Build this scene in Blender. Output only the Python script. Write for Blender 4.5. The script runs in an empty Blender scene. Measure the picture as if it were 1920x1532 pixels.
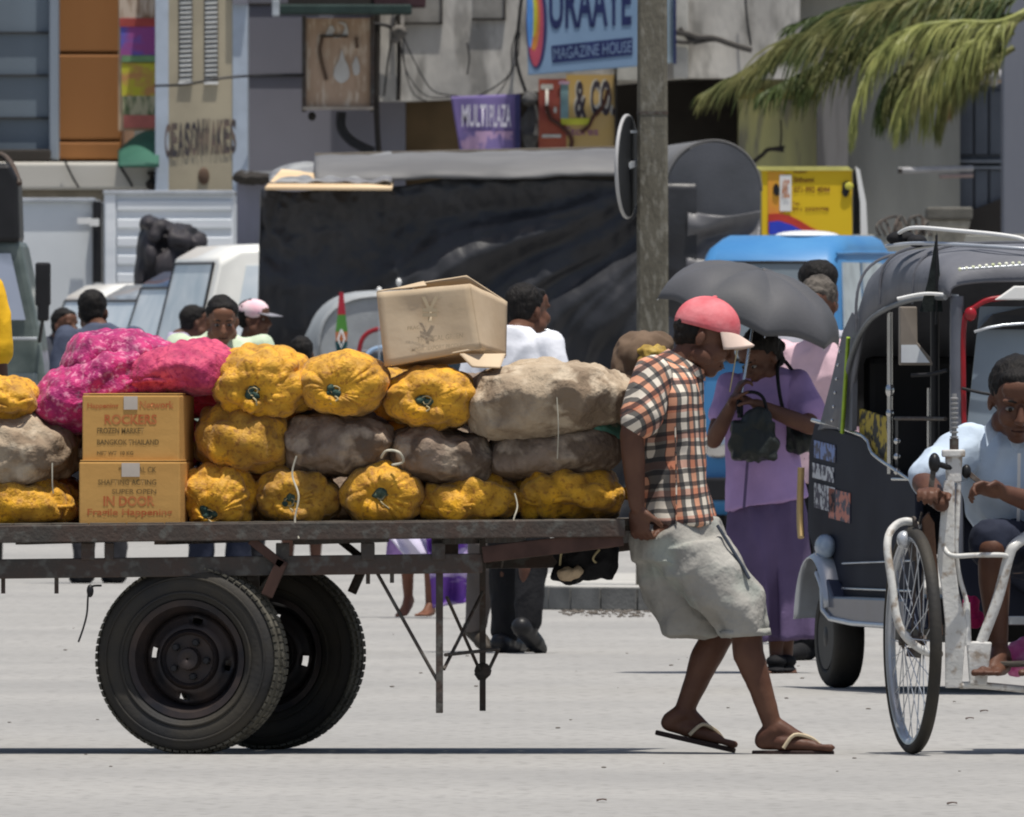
import bpy, bmesh, math, random
import numpy as np
from mathutils import Vector, Matrix, Euler, noise
R = math.radians
random.seed(7)
scene = bpy.context.scene
COL = scene.collection

# ---------------------------------------------------------------- camera, sky, sun, exposure
F = 45200.0            # focal length in source pixels: a long telephoto down a street
CX, HY, CAMZ = 960.0, 680.0, 1.3
cam_d = bpy.data.cameras.new("camera"); cam = bpy.data.objects.new("camera", cam_d); COL.objects.link(cam)
cam.location = (0, 0, CAMZ); cam.rotation_euler = (R(90), 0, 0)
cam_d.sensor_width = 36; cam_d.lens = F / 1920 * 36
cam_d.shift_y = -(766 - HY) / 1920
cam_d.clip_start = 5; cam_d.clip_end = 3000
cam_d.dof.use_dof = True; cam_d.dof.focus_distance = 80.5; cam_d.dof.aperture_fstop = 48
scene.camera = cam
scene.render.resolution_x, scene.render.resolution_y = 1024, 817
scene.cycles.filter_width = 2.0
scene.cycles.max_bounces = 6

SUN_EL, SUN_AZ = 70, 195        # azimuth measured clockwise from +Y; a little from the camera side and the right
world = bpy.data.worlds.new("World"); scene.world = world; world.use_nodes = True
wn = world.node_tree.nodes; wl = world.node_tree.links
for n in list(wn): wn.remove(n)
sky = wn.new("ShaderNodeTexSky"); sky.sky_type = 'NISHITA'; sky.sun_disc = False
sky.sun_elevation = R(SUN_EL); sky.sun_rotation = R(160)
sky.dust_density = 2.5; sky.ozone_density = 1.0
bg = wn.new("ShaderNodeBackground"); bg.inputs[1].default_value = 0.095
wo = wn.new("ShaderNodeOutputWorld"); wl.new(sky.outputs[0], bg.inputs[0]); wl.new(bg.outputs[0], wo.inputs[0])
sun_d = bpy.data.lights.new("sun", 'SUN'); sun = bpy.data.objects.new("sun", sun_d); COL.objects.link(sun)
sun_d.energy = 4.9; sun_d.angle = R(0.6); sun_d.color = (1, .95, .87)
sv = Vector((0.12, -0.17, 1.0)).normalized()      # towards the sun
sun.rotation_euler = (-sv).to_track_quat('-Z', 'Y').to_euler()
sky.sun_elevation = math.asin(sv.z); sky.sun_rotation = math.atan2(sv.x, sv.y)
scene.view_settings.view_transform = 'Standard'; scene.view_settings.look = 'None'
scene.view_settings.gamma = 1; scene.view_settings.exposure = 0.0
scene.view_settings.use_curve_mapping = False

# ---------------------------------------------------------------- helpers
def S(Y): return F / Y
def YG(py): return F * CAMZ / (py - HY)            # distance of the ground seen at picture row py
def P(px, py, Y): return Vector(((px - CX) / S(Y), Y, CAMZ - (py - HY) / S(Y)))
def PX(px, Y): return (px - CX) / S(Y)
def PZ(py, Y): return CAMZ - (py - HY) / S(Y)
def lin(r, g, b, k=1.0):
    f = lambda v: ((v/255)/12.92 if v/255 <= .04045 else ((v/255+.055)/1.055)**2.4) * k
    return (f(r), f(g), f(b), 1)

MATS = {}
def mat(name, col, rough=.6, c2=None, scale=6, var=.25, bump=0.0, bscale=60, metal=0, spec=.22, coat=0, stretch=None, detail=4, contrast=(.35,.65), trans=0, c3=None, s3=40, bdist=.01):
    m = bpy.data.materials.new(name); m.use_nodes = True
    nt = m.node_tree; N = nt.nodes; L = nt.links; b = N["Principled BSDF"]
    if len(col) == 3: col = (*col, 1)
    if c2 is None: c2 = (col[0]*(1-var), col[1]*(1-var), col[2]*(1-var), 1)
    if len(c2) == 3: c2 = (*c2, 1)
    tc = N.new("ShaderNodeTexCoord"); mp = N.new("ShaderNodeMapping"); L.new(tc.outputs['Object'], mp.inputs[0])
    if stretch: mp.inputs['Scale'].default_value = stretch
    nz = N.new("ShaderNodeTexNoise"); nz.inputs['Scale'].default_value = scale; nz.inputs['Detail'].default_value = detail
    L.new(mp.outputs[0], nz.inputs[0])
    mr = N.new("ShaderNodeMapRange"); mr.inputs[1].default_value, mr.inputs[2].default_value = contrast
    L.new(nz.outputs[0], mr.inputs[0])
    mx = N.new("ShaderNodeMix"); mx.data_type = 'RGBA'; mx.inputs[6].default_value = col; mx.inputs[7].default_value = c2
    L.new(mr.outputs[0], mx.inputs[0]); out = mx.outputs[2]
    if c3 is not None:
        n3 = N.new("ShaderNodeTexNoise"); n3.inputs['Scale'].default_value = s3; n3.inputs['Detail'].default_value = 3
        L.new(mp.outputs[0], n3.inputs[0])
        m3 = N.new("ShaderNodeMapRange"); m3.inputs[1].default_value = .52; m3.inputs[2].default_value = .66
        L.new(n3.outputs[0], m3.inputs[0])
        x3 = N.new("ShaderNodeMix"); x3.data_type = 'RGBA'; x3.inputs[7].default_value = (*c3[:3], 1)
        L.new(m3.outputs[0], x3.inputs[0]); L.new(out, x3.inputs[6]); out = x3.outputs[2]
    L.new(out, b.inputs['Base Color'])
    b.inputs['Roughness'].default_value = rough; b.inputs['Metallic'].default_value = metal
    b.inputs['Specular IOR Level'].default_value = spec; b.inputs['Coat Weight'].default_value = coat
    b.inputs['Transmission Weight'].default_value = trans
    if bump:
        nb = N.new("ShaderNodeTexNoise"); nb.inputs['Scale'].default_value = bscale; nb.inputs['Detail'].default_value = 3
        L.new(mp.outputs[0], nb.inputs[0])
        bp = N.new("ShaderNodeBump"); bp.inputs['Strength'].default_value = bump; bp.inputs['Distance'].default_value = bdist
        L.new(nb.outputs[0], bp.inputs['Height']); L.new(bp.outputs[0], b.inputs['Normal'])
    MATS[name] = m
    return m

class MB:
    """collects primitives; build() links them as one mesh object"""
    def __init__(s): s.v = []; s.f = []; s.mi = []; s.cur = 0
    def add(s, vs, fs):
        o = len(s.v); s.v.extend([tuple(x) for x in vs]); s.f.extend([tuple(i+o for i in f) for f in fs]); s.mi.extend([s.cur]*len(fs)); return s
    def box(s, c, size, M=None):
        c = Vector(c); hx, hy, hz = size[0]/2, size[1]/2, size[2]/2
        vs = [Vector((x*hx, y*hy, z*hz)) for x in (-1,1) for y in (-1,1) for z in (-1,1)]
        if M is not None: vs = [M @ v for v in vs]
        return s.add([c+v for v in vs], [(0,1,3,2),(4,6,7,5),(0,4,5,1),(2,3,7,6),(0,2,6,4),(1,5,7,3)])
    def bar(s, p0, p1, w, h, up=(0,0,1)):
        p0 = Vector(p0); p1 = Vector(p1); d = (p1-p0); L = d.length; d.normalize()
        u = Vector(up); sd = d.cross(u)
        if sd.length < 1e-3: sd = d.cross(Vector((0,1,0)))
        sd.normalize(); u = sd.cross(d).normalized()
        vs = [p+sd*a*w/2+u*b*h/2 for p in (p0,p1) for a,b in ((-1,-1),(1,-1),(1,1),(-1,1))]
        return s.add(vs, [(3,2,1,0),(4,5,6,7),(0,1,5,4),(1,2,6,5),(2,3,7,6),(3,0,4,7)])
    def tube(s, pts, rad, n=10, caps=True, flat=None):
        pts = [Vector(p) for p in pts]; k = len(pts)
        if not hasattr(rad, '__len__'): rad = [rad]*k
        vs = []; prev = None
        for i, p in enumerate(pts):
            d = (pts[min(i+1,k-1)]-pts[max(i-1,0)]).normalized()
            if prev is None:
                a = Vector((0,0,1)) if abs(d.z) < .9 else Vector((0,1,0))
                u = (a - d*a.dot(d)).normalized()
            else:
                u = (prev - d*prev.dot(d)).normalized()
            prev = u; w = d.cross(u)
            for j in range(n):
                t = 2*math.pi*j/n; vs.append(p+(u*math.cos(t)+w*math.sin(t)*(flat or 1))*rad[i])
        fs = [(i*n+j, i*n+(j+1)%n, (i+1)*n+(j+1)%n, (i+1)*n+j) for i in range(k-1) for j in range(n)]
        if caps: fs += [tuple(range(n))[::-1], tuple((k-1)*n+j for j in range(n))]
        return s.add(vs, fs)
    def curve(s, pts, rad, n=8, sub=6):
        return s.tube(smooth_path(pts, sub), rad, n)
    def caps(s, p0, p1, r0, r1, n=14):
        p0 = Vector(p0); p1 = Vector(p1); d = p1-p0; L = max(d.length,1e-6); d = d/L
        pts = []; rr = []
        for t in (-1,-.95,-.8,-.5,0): pts.append(p0+d*r0*t); rr.append(max(r0*math.sqrt(max(0,1-t*t)),r0*.02))
        for t in (0,.5,.8,.95,1): pts.append(p1+d*r1*t); rr.append(max(r1*math.sqrt(max(0,1-t*t)),r1*.02))
        return s.tube(pts, rr, n)
    def ell(s, c, r, M=None, nu=20, nv=12):
        c = Vector(c); vs = []; 
        if not hasattr(r,'__len__'): r = (r,r,r)
        for i in range(1,nv):
            a = math.pi*i/nv
            for j in range(nu):
                b = 2*math.pi*j/nu; vs.append(Vector((r[0]*math.sin(a)*math.cos(b), r[1]*math.sin(a)*math.sin(b), r[2]*math.cos(a))))
        vs += [Vector((0,0,r[2])), Vector((0,0,-r[2]))]
        if M is not None: vs = [M @ v for v in vs]
        T = len(vs)-2; B = T+1
        fs = [(i*nu+j,(i+1)*nu+j,(i+1)*nu+(j+1)%nu,i*nu+(j+1)%nu) for i in range(nv-2) for j in range(nu)]
        fs += [(T,j,(j+1)%nu) for j in range(nu)] + [(B,(nv-2)*nu+(j+1)%nu,(nv-2)*nu+j) for j in range(nu)]
        return s.add([c+v for v in vs], fs)
    def loft(s, rings, closed=True, caps=True):
        """rings: list of equally long lists of points"""
        n = len(rings[0]); vs = [p for r in rings for p in r]; m = n if closed else n-1
        fs = [(i*n+j, i*n+(j+1)%n, (i+1)*n+(j+1)%n, (i+1)*n+j) for i in range(len(rings)-1) for j in range(m)]
        if caps and closed: fs += [tuple(range(n))[::-1], tuple((len(rings)-1)*n+j for j in range(n))]
        return s.add(vs, fs)
    def prism(s, pts, d):
        """pts: closed outline of world points, d: extrusion vector"""
        pts = [Vector(p) for p in pts]; d = Vector(d); n = len(pts)
        return s.add(pts+[p+d for p in pts], [tuple(range(n)), tuple(range(2*n-1,n-1,-1))]+[(i,i+n,(i+1)%n+n,(i+1)%n) for i in range(n)])
    def pp(s, pts, Y, depth):
        return s.prism([P(x,y,Y) for x,y in pts], (0,depth,0))
    def rect(s, x0, y0, x1, y1, Y, depth):
        return s.pp([(x0,y0),(x0,y1),(x1,y1),(x1,y0)], Y, depth)
    def lathe(s, c, axis, prof, n=40):
        """prof: list of (radius, offset along axis)"""
        c = Vector(c); a = Vector(axis).normalized(); u = a.orthogonal().normalized(); w = a.cross(u)
        return s.loft([[c+a*h+(u*math.cos(2*math.pi*j/n)+w*math.sin(2*math.pi*j/n))*r for j in range(n)] for r,h in prof])
    def ring(s, c, axis, R0, r, n=48, m=10, ry=None):
        c = Vector(c); a = Vector(axis).normalized(); u = a.orthogonal().normalized(); w = a.cross(u); ry = ry or r
        rings = []
        for i in range(n+1):
            t = 2*math.pi*i/n; d = u*math.cos(t)+w*math.sin(t)
            rings.append([c+d*(R0+r*math.cos(2*math.pi*j/m))+a*ry*math.sin(2*math.pi*j/m) for j in range(m)])
        return s.loft(rings, caps=False)
    def grid(s, nu, nv, fn, thick=None):
        vs = [fn(i/(nu-1), j/(nv-1)) for i in range(nu) for j in range(nv)]
        fs = [(i*nv+j,(i+1)*nv+j,(i+1)*nv+j+1,i*nv+j+1) for i in range(nu-1) for j in range(nv-1)]
        return s.add(vs, fs)

def smooth_path(pts, sub=6):
    pts = [Vector(p) for p in pts]; out = []
    for i in range(len(pts)-1):
        p0 = pts[max(i-1,0)]; p1 = pts[i]; p2 = pts[i+1]; p3 = pts[min(i+2,len(pts)-1)]
        for k in range(sub):
            t = k/sub
            out.append(.5*((2*p1)+(p2-p0)*t+(2*p0-5*p1+4*p2-p3)*t*t+(3*p1-p0-3*p2+p3)*t**3))
    out.append(pts[-1]); return out

def fix_normals(me):
    bm = bmesh.new(); bm.from_mesh(me); bmesh.ops.recalc_face_normals(bm, faces=bm.faces); bm.to_mesh(me); bm.free()

class Thing:
    def __init__(s, name, label, cat, loc=(0,0,0), rotz=0, group=None, local=False):
        o = bpy.data.objects.new(name, None); COL.objects.link(o); o.empty_display_size = .1
        o.location = loc; o.rotation_euler = (0,0,rotz)
        o['label'] = label; o['category'] = cat
        if group: o['group'] = group
        s.o = o; s.off = Vector((0,0,0)) if (local or rotz) else Vector(loc)
    def add(s, name, mb, m, parent=None, smooth=None, bevel=0, label=None, stuff=False, solid=0, segs=2):
        o = link_mesh(name, mb, m, s.off, smooth, bevel, solid, segs)
        o.parent = parent or s.o
        if label: o['label'] = label
        if stuff: o['kind'] = 'stuff'
        return o

def link_mesh(name, mb, m, off=Vector((0,0,0)), smooth=None, bevel=0, solid=0, segs=2):
    if isinstance(mb, bpy.types.Mesh):
        me = mb
    else:
        me = bpy.data.meshes.new(name)
        me.from_pydata([(v[0]-off[0], v[1]-off[1], v[2]-off[2]) for v in mb.v], [], mb.f)
        if any(mb.mi):
            me.polygons.foreach_set('material_index', mb.mi)
        if name == 'rim':
            bm = bmesh.new(); bm.from_mesh(me); bmesh.ops.remove_doubles(bm, verts=bm.verts, dist=1e-5); bm.to_mesh(me); bm.free()
        fix_normals(me)
    ms = m if isinstance(m, (list,tuple)) else [m]
    for x in ms: me.materials.append(x)
    if smooth is not None:
        me.polygons.foreach_set('use_smooth', [True]*len(me.polygons))
        me.set_sharp_from_angle(angle=R(smooth))
    o = bpy.data.objects.new(name, me); COL.objects.link(o)
    if solid:
        md = o.modifiers.new('solid','SOLIDIFY'); md.thickness = solid; md.offset = 0
    if bevel:
        md = o.modifiers.new('bevel','BEVEL'); md.width = bevel; md.segments = segs; md.limit_method = 'ANGLE'; md.angle_limit = R(40)
    return o

def structure(name, mb, m, **k):
    o = link_mesh(name, mb, m, **k); o['kind'] = 'structure'; return o

def remeshed(mb, voxel, smooth=4, disp=None, off=Vector((0,0,0)), factor=.5):
    """union of overlapping primitives as one continuous skin"""
    me = bpy.data.meshes.new('tmp'); me.from_pydata([tuple(v) for v in mb.v], [], mb.f); fix_normals(me)
    o = bpy.data.objects.new('tmp', me); COL.objects.link(o)
    r = o.modifiers.new('r','REMESH'); r.mode = 'VOXEL'; r.voxel_size = voxel
    if smooth:
        q = o.modifiers.new('s','SMOOTH'); q.iterations = smooth; q.factor = factor
    dg = bpy.context.evaluated_depsgraph_get(); ev = o.evaluated_get(dg)
    out = bpy.data.meshes.new_from_object(ev); bpy.data.objects.remove(o); bpy.data.meshes.remove(me)
    n = len(out.vertices)
    co = np.empty(n*3); out.vertices.foreach_get('co', co); co = co.reshape(-1,3)
    if disp:
        nr = np.empty(n*3); out.vertex_normals.foreach_get('vector', nr); nr = nr.reshape(-1,3)
        d = np.array([disp(Vector(c)) for c in co]); co = co + nr*d[:,None]
    co = co - np.array(off)
    out.vertices.foreach_set('co', co.ravel()); out.update()
    out.polygons.foreach_set('use_smooth', [True]*len(out.polygons))
    return out

def wrinkle(amp=.006, sc=14, st=(1,1,.45), seed=0, ridge=True):
    so = Vector((seed*7.3, seed*3.1, seed*1.7))
    def f(p):
        q = Vector((p.x*st[0], p.y*st[1], p.z*st[2]))*sc+so
        a = noise.noise(q); b = noise.noise(q*2.1)
        return amp*((1-2*abs(a)*1.6 if ridge else a*1.4)+.5*b)*.8
    return f

def text_mesh(body, offset=0.0, shear=0.0):
    cu = bpy.data.curves.new('t','FONT'); cu.body = body; cu.align_x = 'LEFT'; cu.offset = offset; cu.shear = shear
    cu.resolution_u = 3; cu.extrude = 0.0
    o = bpy.data.objects.new('t', cu); COL.objects.link(o)
    dg = bpy.context.evaluated_depsgraph_get()
    me = bpy.data.meshes.new_from_object(o.evaluated_get(dg)); bpy.data.objects.remove(o); bpy.data.curves.remove(cu)
    return me
def lettering(T, name, body, x0, y0, x1, y1, Y, m, parent=None, offset=.012, shear=0, dy_right=0, lift=.0012):
    """text fitted to a rectangle given by picture rows and columns on the plane at distance Y"""
    me = text_mesh(body, offset, shear); n = len(me.vertices)
    co = np.empty(n*3); me.vertices.foreach_get('co', co); co = co.reshape(-1,3)
    mn = co.min(0); mx = co.max(0); u = (co[:,0]-mn[0])/(mx[0]-mn[0]); v = (co[:,1]-mn[1])/(mx[1]-mn[1])
    X = PX(x0,Y)+u*(PX(x1,Y)-PX(x0,Y)); Z = PZ(y1,Y)+v*(PZ(y0,Y)-PZ(y1,Y)) - u*dy_right/S(Y)
    co = np.stack([X, np.full(n, Y-lift), Z], 1) - np.array(T.off)
    me.vertices.foreach_set('co', co.ravel()); me.update()
    me.materials.append(m)
    o = bpy.data.objects.new(name, me); COL.objects.link(o); o.parent = parent or T.o
    return o
# ---------------------------------------------------------------- materials
def ground_mat():
    m = mat('road_concrete', (.325,.318,.303), .9, c2=(.27,.266,.256), scale=.9, bump=.3, bscale=40, stretch=(.45,.36,1), c3=(.215,.21,.20), s3=36, bdist=.004, detail=10, contrast=(.36,.66))
    return m
M_road = ground_mat()
M_pave = mat('pavement', (.44,.43,.40), .85, var=.18, scale=1.5, bump=.2)
M_kerb = mat('kerb_concrete', (.20,.20,.19), .85, var=.4, scale=5, bump=.4)
M_steel = mat('rusty_steel', (.060,.055,.049), .7, c2=(.075,.052,.042), scale=7, bump=.3, bscale=70, c3=(.10,.095,.085), s3=26)
M_wood = mat('weathered_timber', (.13,.115,.095), .8, c2=(.075,.065,.055), scale=7, stretch=(.4,4,4), bump=.5, bscale=30)
M_tyre = mat('tyre_rubber', (.026,.026,.027), .7, c2=(.045,.04,.032), scale=5, bump=.2)
M_tread = mat('dusty_tread', (.12,.112,.09), .9, var=.5, scale=14, bump=.5)
M_rim = mat('dark_rim', (.022,.022,.026), .45, c2=(.06,.045,.04), scale=8, metal=.3)
M_cap = mat('hub_metal', (.03,.03,.033), .5, metal=.3)

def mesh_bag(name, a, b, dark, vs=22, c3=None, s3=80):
    """knitted net over lumps: a darker colour is mixed in between the pattern cells"""
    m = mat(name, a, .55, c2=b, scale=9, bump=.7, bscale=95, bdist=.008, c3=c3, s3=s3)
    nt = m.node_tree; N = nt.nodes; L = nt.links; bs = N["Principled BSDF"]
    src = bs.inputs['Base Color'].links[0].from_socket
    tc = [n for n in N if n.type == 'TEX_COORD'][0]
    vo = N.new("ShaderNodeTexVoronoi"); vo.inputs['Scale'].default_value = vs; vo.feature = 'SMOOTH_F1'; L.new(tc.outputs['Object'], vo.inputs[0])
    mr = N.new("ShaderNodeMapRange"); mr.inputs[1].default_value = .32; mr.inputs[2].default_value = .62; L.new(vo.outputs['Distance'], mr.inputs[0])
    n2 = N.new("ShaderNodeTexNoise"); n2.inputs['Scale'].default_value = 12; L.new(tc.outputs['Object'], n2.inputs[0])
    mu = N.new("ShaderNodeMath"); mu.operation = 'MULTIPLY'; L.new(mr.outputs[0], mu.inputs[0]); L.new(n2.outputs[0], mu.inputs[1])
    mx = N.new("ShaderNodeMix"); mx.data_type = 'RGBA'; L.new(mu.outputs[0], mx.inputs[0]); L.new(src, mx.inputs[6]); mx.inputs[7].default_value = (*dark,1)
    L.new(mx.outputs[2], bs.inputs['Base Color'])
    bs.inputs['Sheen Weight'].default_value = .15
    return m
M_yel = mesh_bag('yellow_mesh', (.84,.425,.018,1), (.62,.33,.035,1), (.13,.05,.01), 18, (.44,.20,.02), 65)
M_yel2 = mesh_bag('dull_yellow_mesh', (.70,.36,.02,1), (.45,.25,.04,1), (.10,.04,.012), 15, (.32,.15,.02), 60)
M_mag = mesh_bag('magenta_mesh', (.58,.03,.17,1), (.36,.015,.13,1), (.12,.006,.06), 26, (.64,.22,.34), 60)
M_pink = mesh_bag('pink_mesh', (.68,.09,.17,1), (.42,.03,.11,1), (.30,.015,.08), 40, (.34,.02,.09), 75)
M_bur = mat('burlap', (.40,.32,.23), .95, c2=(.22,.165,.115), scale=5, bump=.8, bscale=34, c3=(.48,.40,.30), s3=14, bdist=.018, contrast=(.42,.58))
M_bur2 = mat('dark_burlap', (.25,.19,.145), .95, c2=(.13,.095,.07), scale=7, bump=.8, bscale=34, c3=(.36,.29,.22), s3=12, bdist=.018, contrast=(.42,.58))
M_wsack = mat('woven_white', (.55,.55,.50), .8, c2=(.12,.33,.26), scale=7, contrast=(.45,.55), bump=.4)
M_mouth = mat('dark_green_tie', (.03,.06,.05), .9, c2=(.10,.14,.10), scale=30, bump=.8)
M_twine = mat('twine', (.45,.38,.22), .9)
M_card = mat('cardboard', (.52,.30,.095), .85, c2=(.46,.25,.075), scale=3, bump=.15, bscale=25)
M_card2 = mat('pale_cardboard', (.56,.45,.32), .9, c2=(.47,.36,.24), scale=3, bump=.2, bscale=18)
M_redink = mat('red_ink', (.40,.09,.03), .8, c2=(.48,.20,.07), scale=30)
M_blkink = mat('dark_ink', (.09,.07,.03), .8, c2=(.25,.15,.05), scale=30)
M_skin = mat('skin', (.125,.060,.038), .5, c2=(.085,.038,.025), scale=9, bump=.1, bscale=90)
M_skin2 = mat('skin_light', (.19,.092,.055), .5, c2=(.14,.062,.038), scale=9, bump=.08)
M_hair = mat('black_hair', (.006,.0055,.0055), .7, c2=(.012,.010,.009), scale=60, bump=.8, bscale=110, stretch=(1,1,.3))
M_ghair = mat('grey_hair', (.12,.105,.09), .7, c2=(.035,.03,.025), scale=28, bump=.9, bscale=80)
M_eye = mat('eye_white', (.30,.27,.24), .4)
M_iris = mat('iris', (.012,.008,.006), .2)
M_black = mat('black_cloth', (.013,.013,.015), .8, var=.4, bump=.3)
M_blkplastic = mat('black_plastic', (.02,.02,.022), .4)
M_glass = mat('car_glass', (.50,.58,.64), .25, c2=(.72,.77,.80), scale=2.5, spec=.8)  # sky reflection is painted into the pale base colour
M_dglass = mat('dark_glass', (.03,.04,.045), .12, c2=(.08,.10,.11), scale=3, spec=.8)
M_chrome = mat('chrome', (.62,.62,.62), .18, metal=.9, var=.2)
M_white = mat('white_paint', (.78,.78,.76), .35, var=.08, scale=3, coat=.3)

# ---------------------------------------------------------------- ground, island
g = MB(); g.add([(-400,-40,0),(400,-40,0),(400,2200,0),(-400,2200,0)],[(0,1,2,3)])
structure('road', g, M_road)
# traffic island behind the cart: rounded left end, kerb stones along the front
Yk = YG(1146); 
def island():
    x0 = PX(1015,Yk); ze = .0
    out = []
    r = 1.2
    for k in range(9):
        a = R(270-90*k/8); out.append((x0+r+r*math.cos(a), Yk+r+r*math.sin(a)))
    pts = [(12,Yk)]+out+[(x0,Yk+9),(12,Yk+9)]
    return pts
ip = island()
g = MB(); g.prism([(x+(.12 if x<0 and y<Yk+1.3 else 0),y+.13,0.002) for x,y in ip], (0,0,.118)); structure('pavement', g, M_pave)
kerb_o = MB()
segs = ip[:10]
kx = Thing('kerb', 'low grey concrete kerb of the island behind the handcart', 'kerb', (ip[1][0],Yk,0))
x = segs[0][0]; xe = segs[1][0]
while x > xe:
    b = MB(); b.box((x-.29, Yk+.06, .062),(.565,.13,.124)); kx.add('kerb_stone', b, M_kerb, bevel=.008); x -= .58
for i in range(1,9):
    b = MB(); b.bar((segs[i][0],segs[i][1]+.065,.062),(segs[i+1][0],segs[i+1][1]+.065,.062),.12,.12); kx.add('kerb_stone', b, M_kerb, bevel=.006)
# scattered grit and leaves on the road
g = MB(); rr = random.Random(3)
for i in range(90):
    y = rr.uniform(76,125); xx = rr.uniform(-2.2,2.2)*y/80; s_ = rr.uniform(.002,.007)
    g.ell((xx,y,s_*.4),(s_*1.6,s_,s_*.5),nu=6,nv=4)
for i in range(120):
    xx = rr.uniform(PX(1045,Yk),PX(1220,Yk)); y = Yk-rr.uniform(0,1)**2*3.2-.02; s_ = rr.uniform(.004,.012)
    g.ell((xx,y,s_*.4),(s_*1.3,s_,s_*.6),nu=6,nv=4)
o = link_mesh('road_grit', g, mat('grit',(.16,.14,.12),.9,var=.5,scale=3)); o['kind']='stuff'; o['label']='loose grit and crumbs scattered on the road by the kerb'
for (px,py) in ((1785,1510),(1845,1336),(1818,1350),(1128,1504)):
    Y = YG(py); c = P(px,py,Y); g = MB(); g.grid(5,4,lambda u,v:(c.x+(u-.5)*.03,c.y+(v-.5)*.05,.003+.005*math.sin(u*2.6)*(1-.5*v)+.004*v))
    o = link_mesh('dry_leaf', g, mat('leaf_brown',(.06,.03,.02),.9), smooth=60, solid=.0015)
    o['label'] = {1785:'dark scrap lying on the road at the lower right corner',1845:'brown dry leaf on the road just right of the tricycle wheel',1818:'smaller brown leaf beside the tricycle wheel',1128:'tiny brown scrap on the road below the cart puller'}[px]; o['category']='litter'

# ---------------------------------------------------------------- handcart
YC = 80.0; s0 = S(YC); YF = YC+1.15
cart = Thing('handcart', 'long flat steel handcart loaded with sacks, on two car wheels', 'handcart', (PX(360,YC),YC+.5,0))
def cart_rail(Y, nm):
    b = MB(); b.bar(P(-420,1004,Y),P(1168,992,Y),.06,.062); cart.add(nm,b,M_steel,bevel=.004)
def X(px): return PX(px,YC)
def Z(py): return PZ(py,YC)
b = MB(); b.bar(P(-420,1006,YC),P(1172,990,YC),.06,.058); cart.add('side_rail',b,M_steel,bevel=.004)
dx = X(520)-X(360)      # the cart is turned a little, so the far side shows shifted right
YB = YC+1.15
def Q(px,py,t=1.0):      # a point on the far side matching a near-side point
    p = P(px,py,YC); return Vector((p.x+dx*t*.97, YC+1.15*t, p.z))
b = MB(); b.bar(Q(-420,1006),Q(1090,990),.06,.058); cart.add('side_rail',b,M_steel,bevel=.004)
# deck planks run across the cart
n = 22
for i in range(n):
    px0 = -400+i*(1560/n); px1 = px0+1560/n-5
    py = 1001-(px0+400)/1600*12
    b = MB(); a0 = P(px0,py-4,YC); a1 = P(px1,py-4,YC); c0 = Q(px0,py-4); c1 = Q(px1,py-4)
    b.prism([a0,a1,c1,c0],(0,0,.022)); cart.add('deck_plank',b,M_wood,bevel=.002)
def lower(near):
    G = (lambda x,y: P(x,y,YC+.03)) if near else (lambda x,y: Q(x,y))
    b = MB(); b.bar(G(-420,1072),G(905,1056),.05,.065 if near else .05); return b
cart.add('lower_rail',lower(True),M_steel,bevel=.004); cart.add('lower_rail',lower(False),M_steel,bevel=.004)
for x in (-200,165,205,530,690,822):
    w = .045 if x not in (205,) else .03
    b = MB(); b.bar(P(x,1018,YC+.02),P(x,1050,YC+.02),w,.04,up=(0,1,0)); cart.add('upright',b,M_steel,bevel=.003)
    if x>400 or x<0:
        b = MB(); b.bar(Q(x,1018),Q(x,1050),w,.04,up=(0,1,0)); cart.add('upright',b,M_steel,bevel=.003)
for x0,y0,x1,y1,w in ((470,1012,530,1060,.03),(530,1050,500,1118,.04),(905,1040,1168,1008,.055)):
    b = MB(); b.bar(P(x0,y0,YC),P(x1,y1,YC),.03,w); cart.add('brace',b,mat('brown_steel',(.085,.045,.035),.7,var=.4,scale=12),bevel=.003)
    b = MB(); b.bar(Q(x0,y0),Q(x1,y1),.03,w*.8); cart.add('brace',b,M_steel,bevel=.003)
b = MB(); b.bar(P(925,1045,YC+.02),P(1150,1018,YC+.02),.05,.03); cart.add('brace',b,M_steel,bevel=.003)
# cross members under the deck, axle
for x in (-250,40,300,560,820,1060):
    b = MB(); b.bar(P(x,1010,YC+.03),Q(x,1010),.04,.04); cart.add('cross_member',b,M_steel)
for x in (500,560):
    b = MB(); b.bar(P(x,1060,YC+.05),Q(x,1060,.97),.045,.045); cart.add('cross_member',b,M_steel)
# stand legs
def stand(x, y0, y1, Y, w=.022):
    b = MB(); b.bar(P(x,y0,Y),P(x,y1,Y),w,w,up=(0,1,0)); cart.add('stand_leg',b,M_steel,bevel=.002)
stand(824,1015,1337,YC+.03,.024); stand(905,1010,1333,YC+.5,.021)
def rod(x0,y0,x1,y1,Y0,Y1,r=.006,nm='stay_rod'):
    b = MB(); b.tube([P(x0,y0,Y0),P(x1,y1,Y1)],r,8); cart.add(nm,b,M_steel,smooth=50)
Y1=YC+.03; Y2=YC+.5
rod(706,1072,822,1280,YC+.06,Y1); rod(838,1120,903,1265,Y1,Y2); rod(905,1110,832,1255,YC+.3,Y1)
rod(835,1228,935,1217,Y1,Y2); rod(935,1217,905,1280,Y2,Y2); rod(905,1262,893,1270,Y2,Y2,.014,'clamp')
b = MB(); b.ell(P(905,1258,Y2-.01),(.03,.02,.028),nu=9,nv=6); cart.add('knot',b,M_steel)
for x in (6,106,735,690):
    y = 1095 if x<300 else 1075
    b = MB(); b.bar(P(x,y-22,YC+.04),P(x,y+ (18 if x!=690 else 20),YC+.04),.014,.014,up=(0,1,0)); cart.add('peg',b,M_steel)
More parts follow.
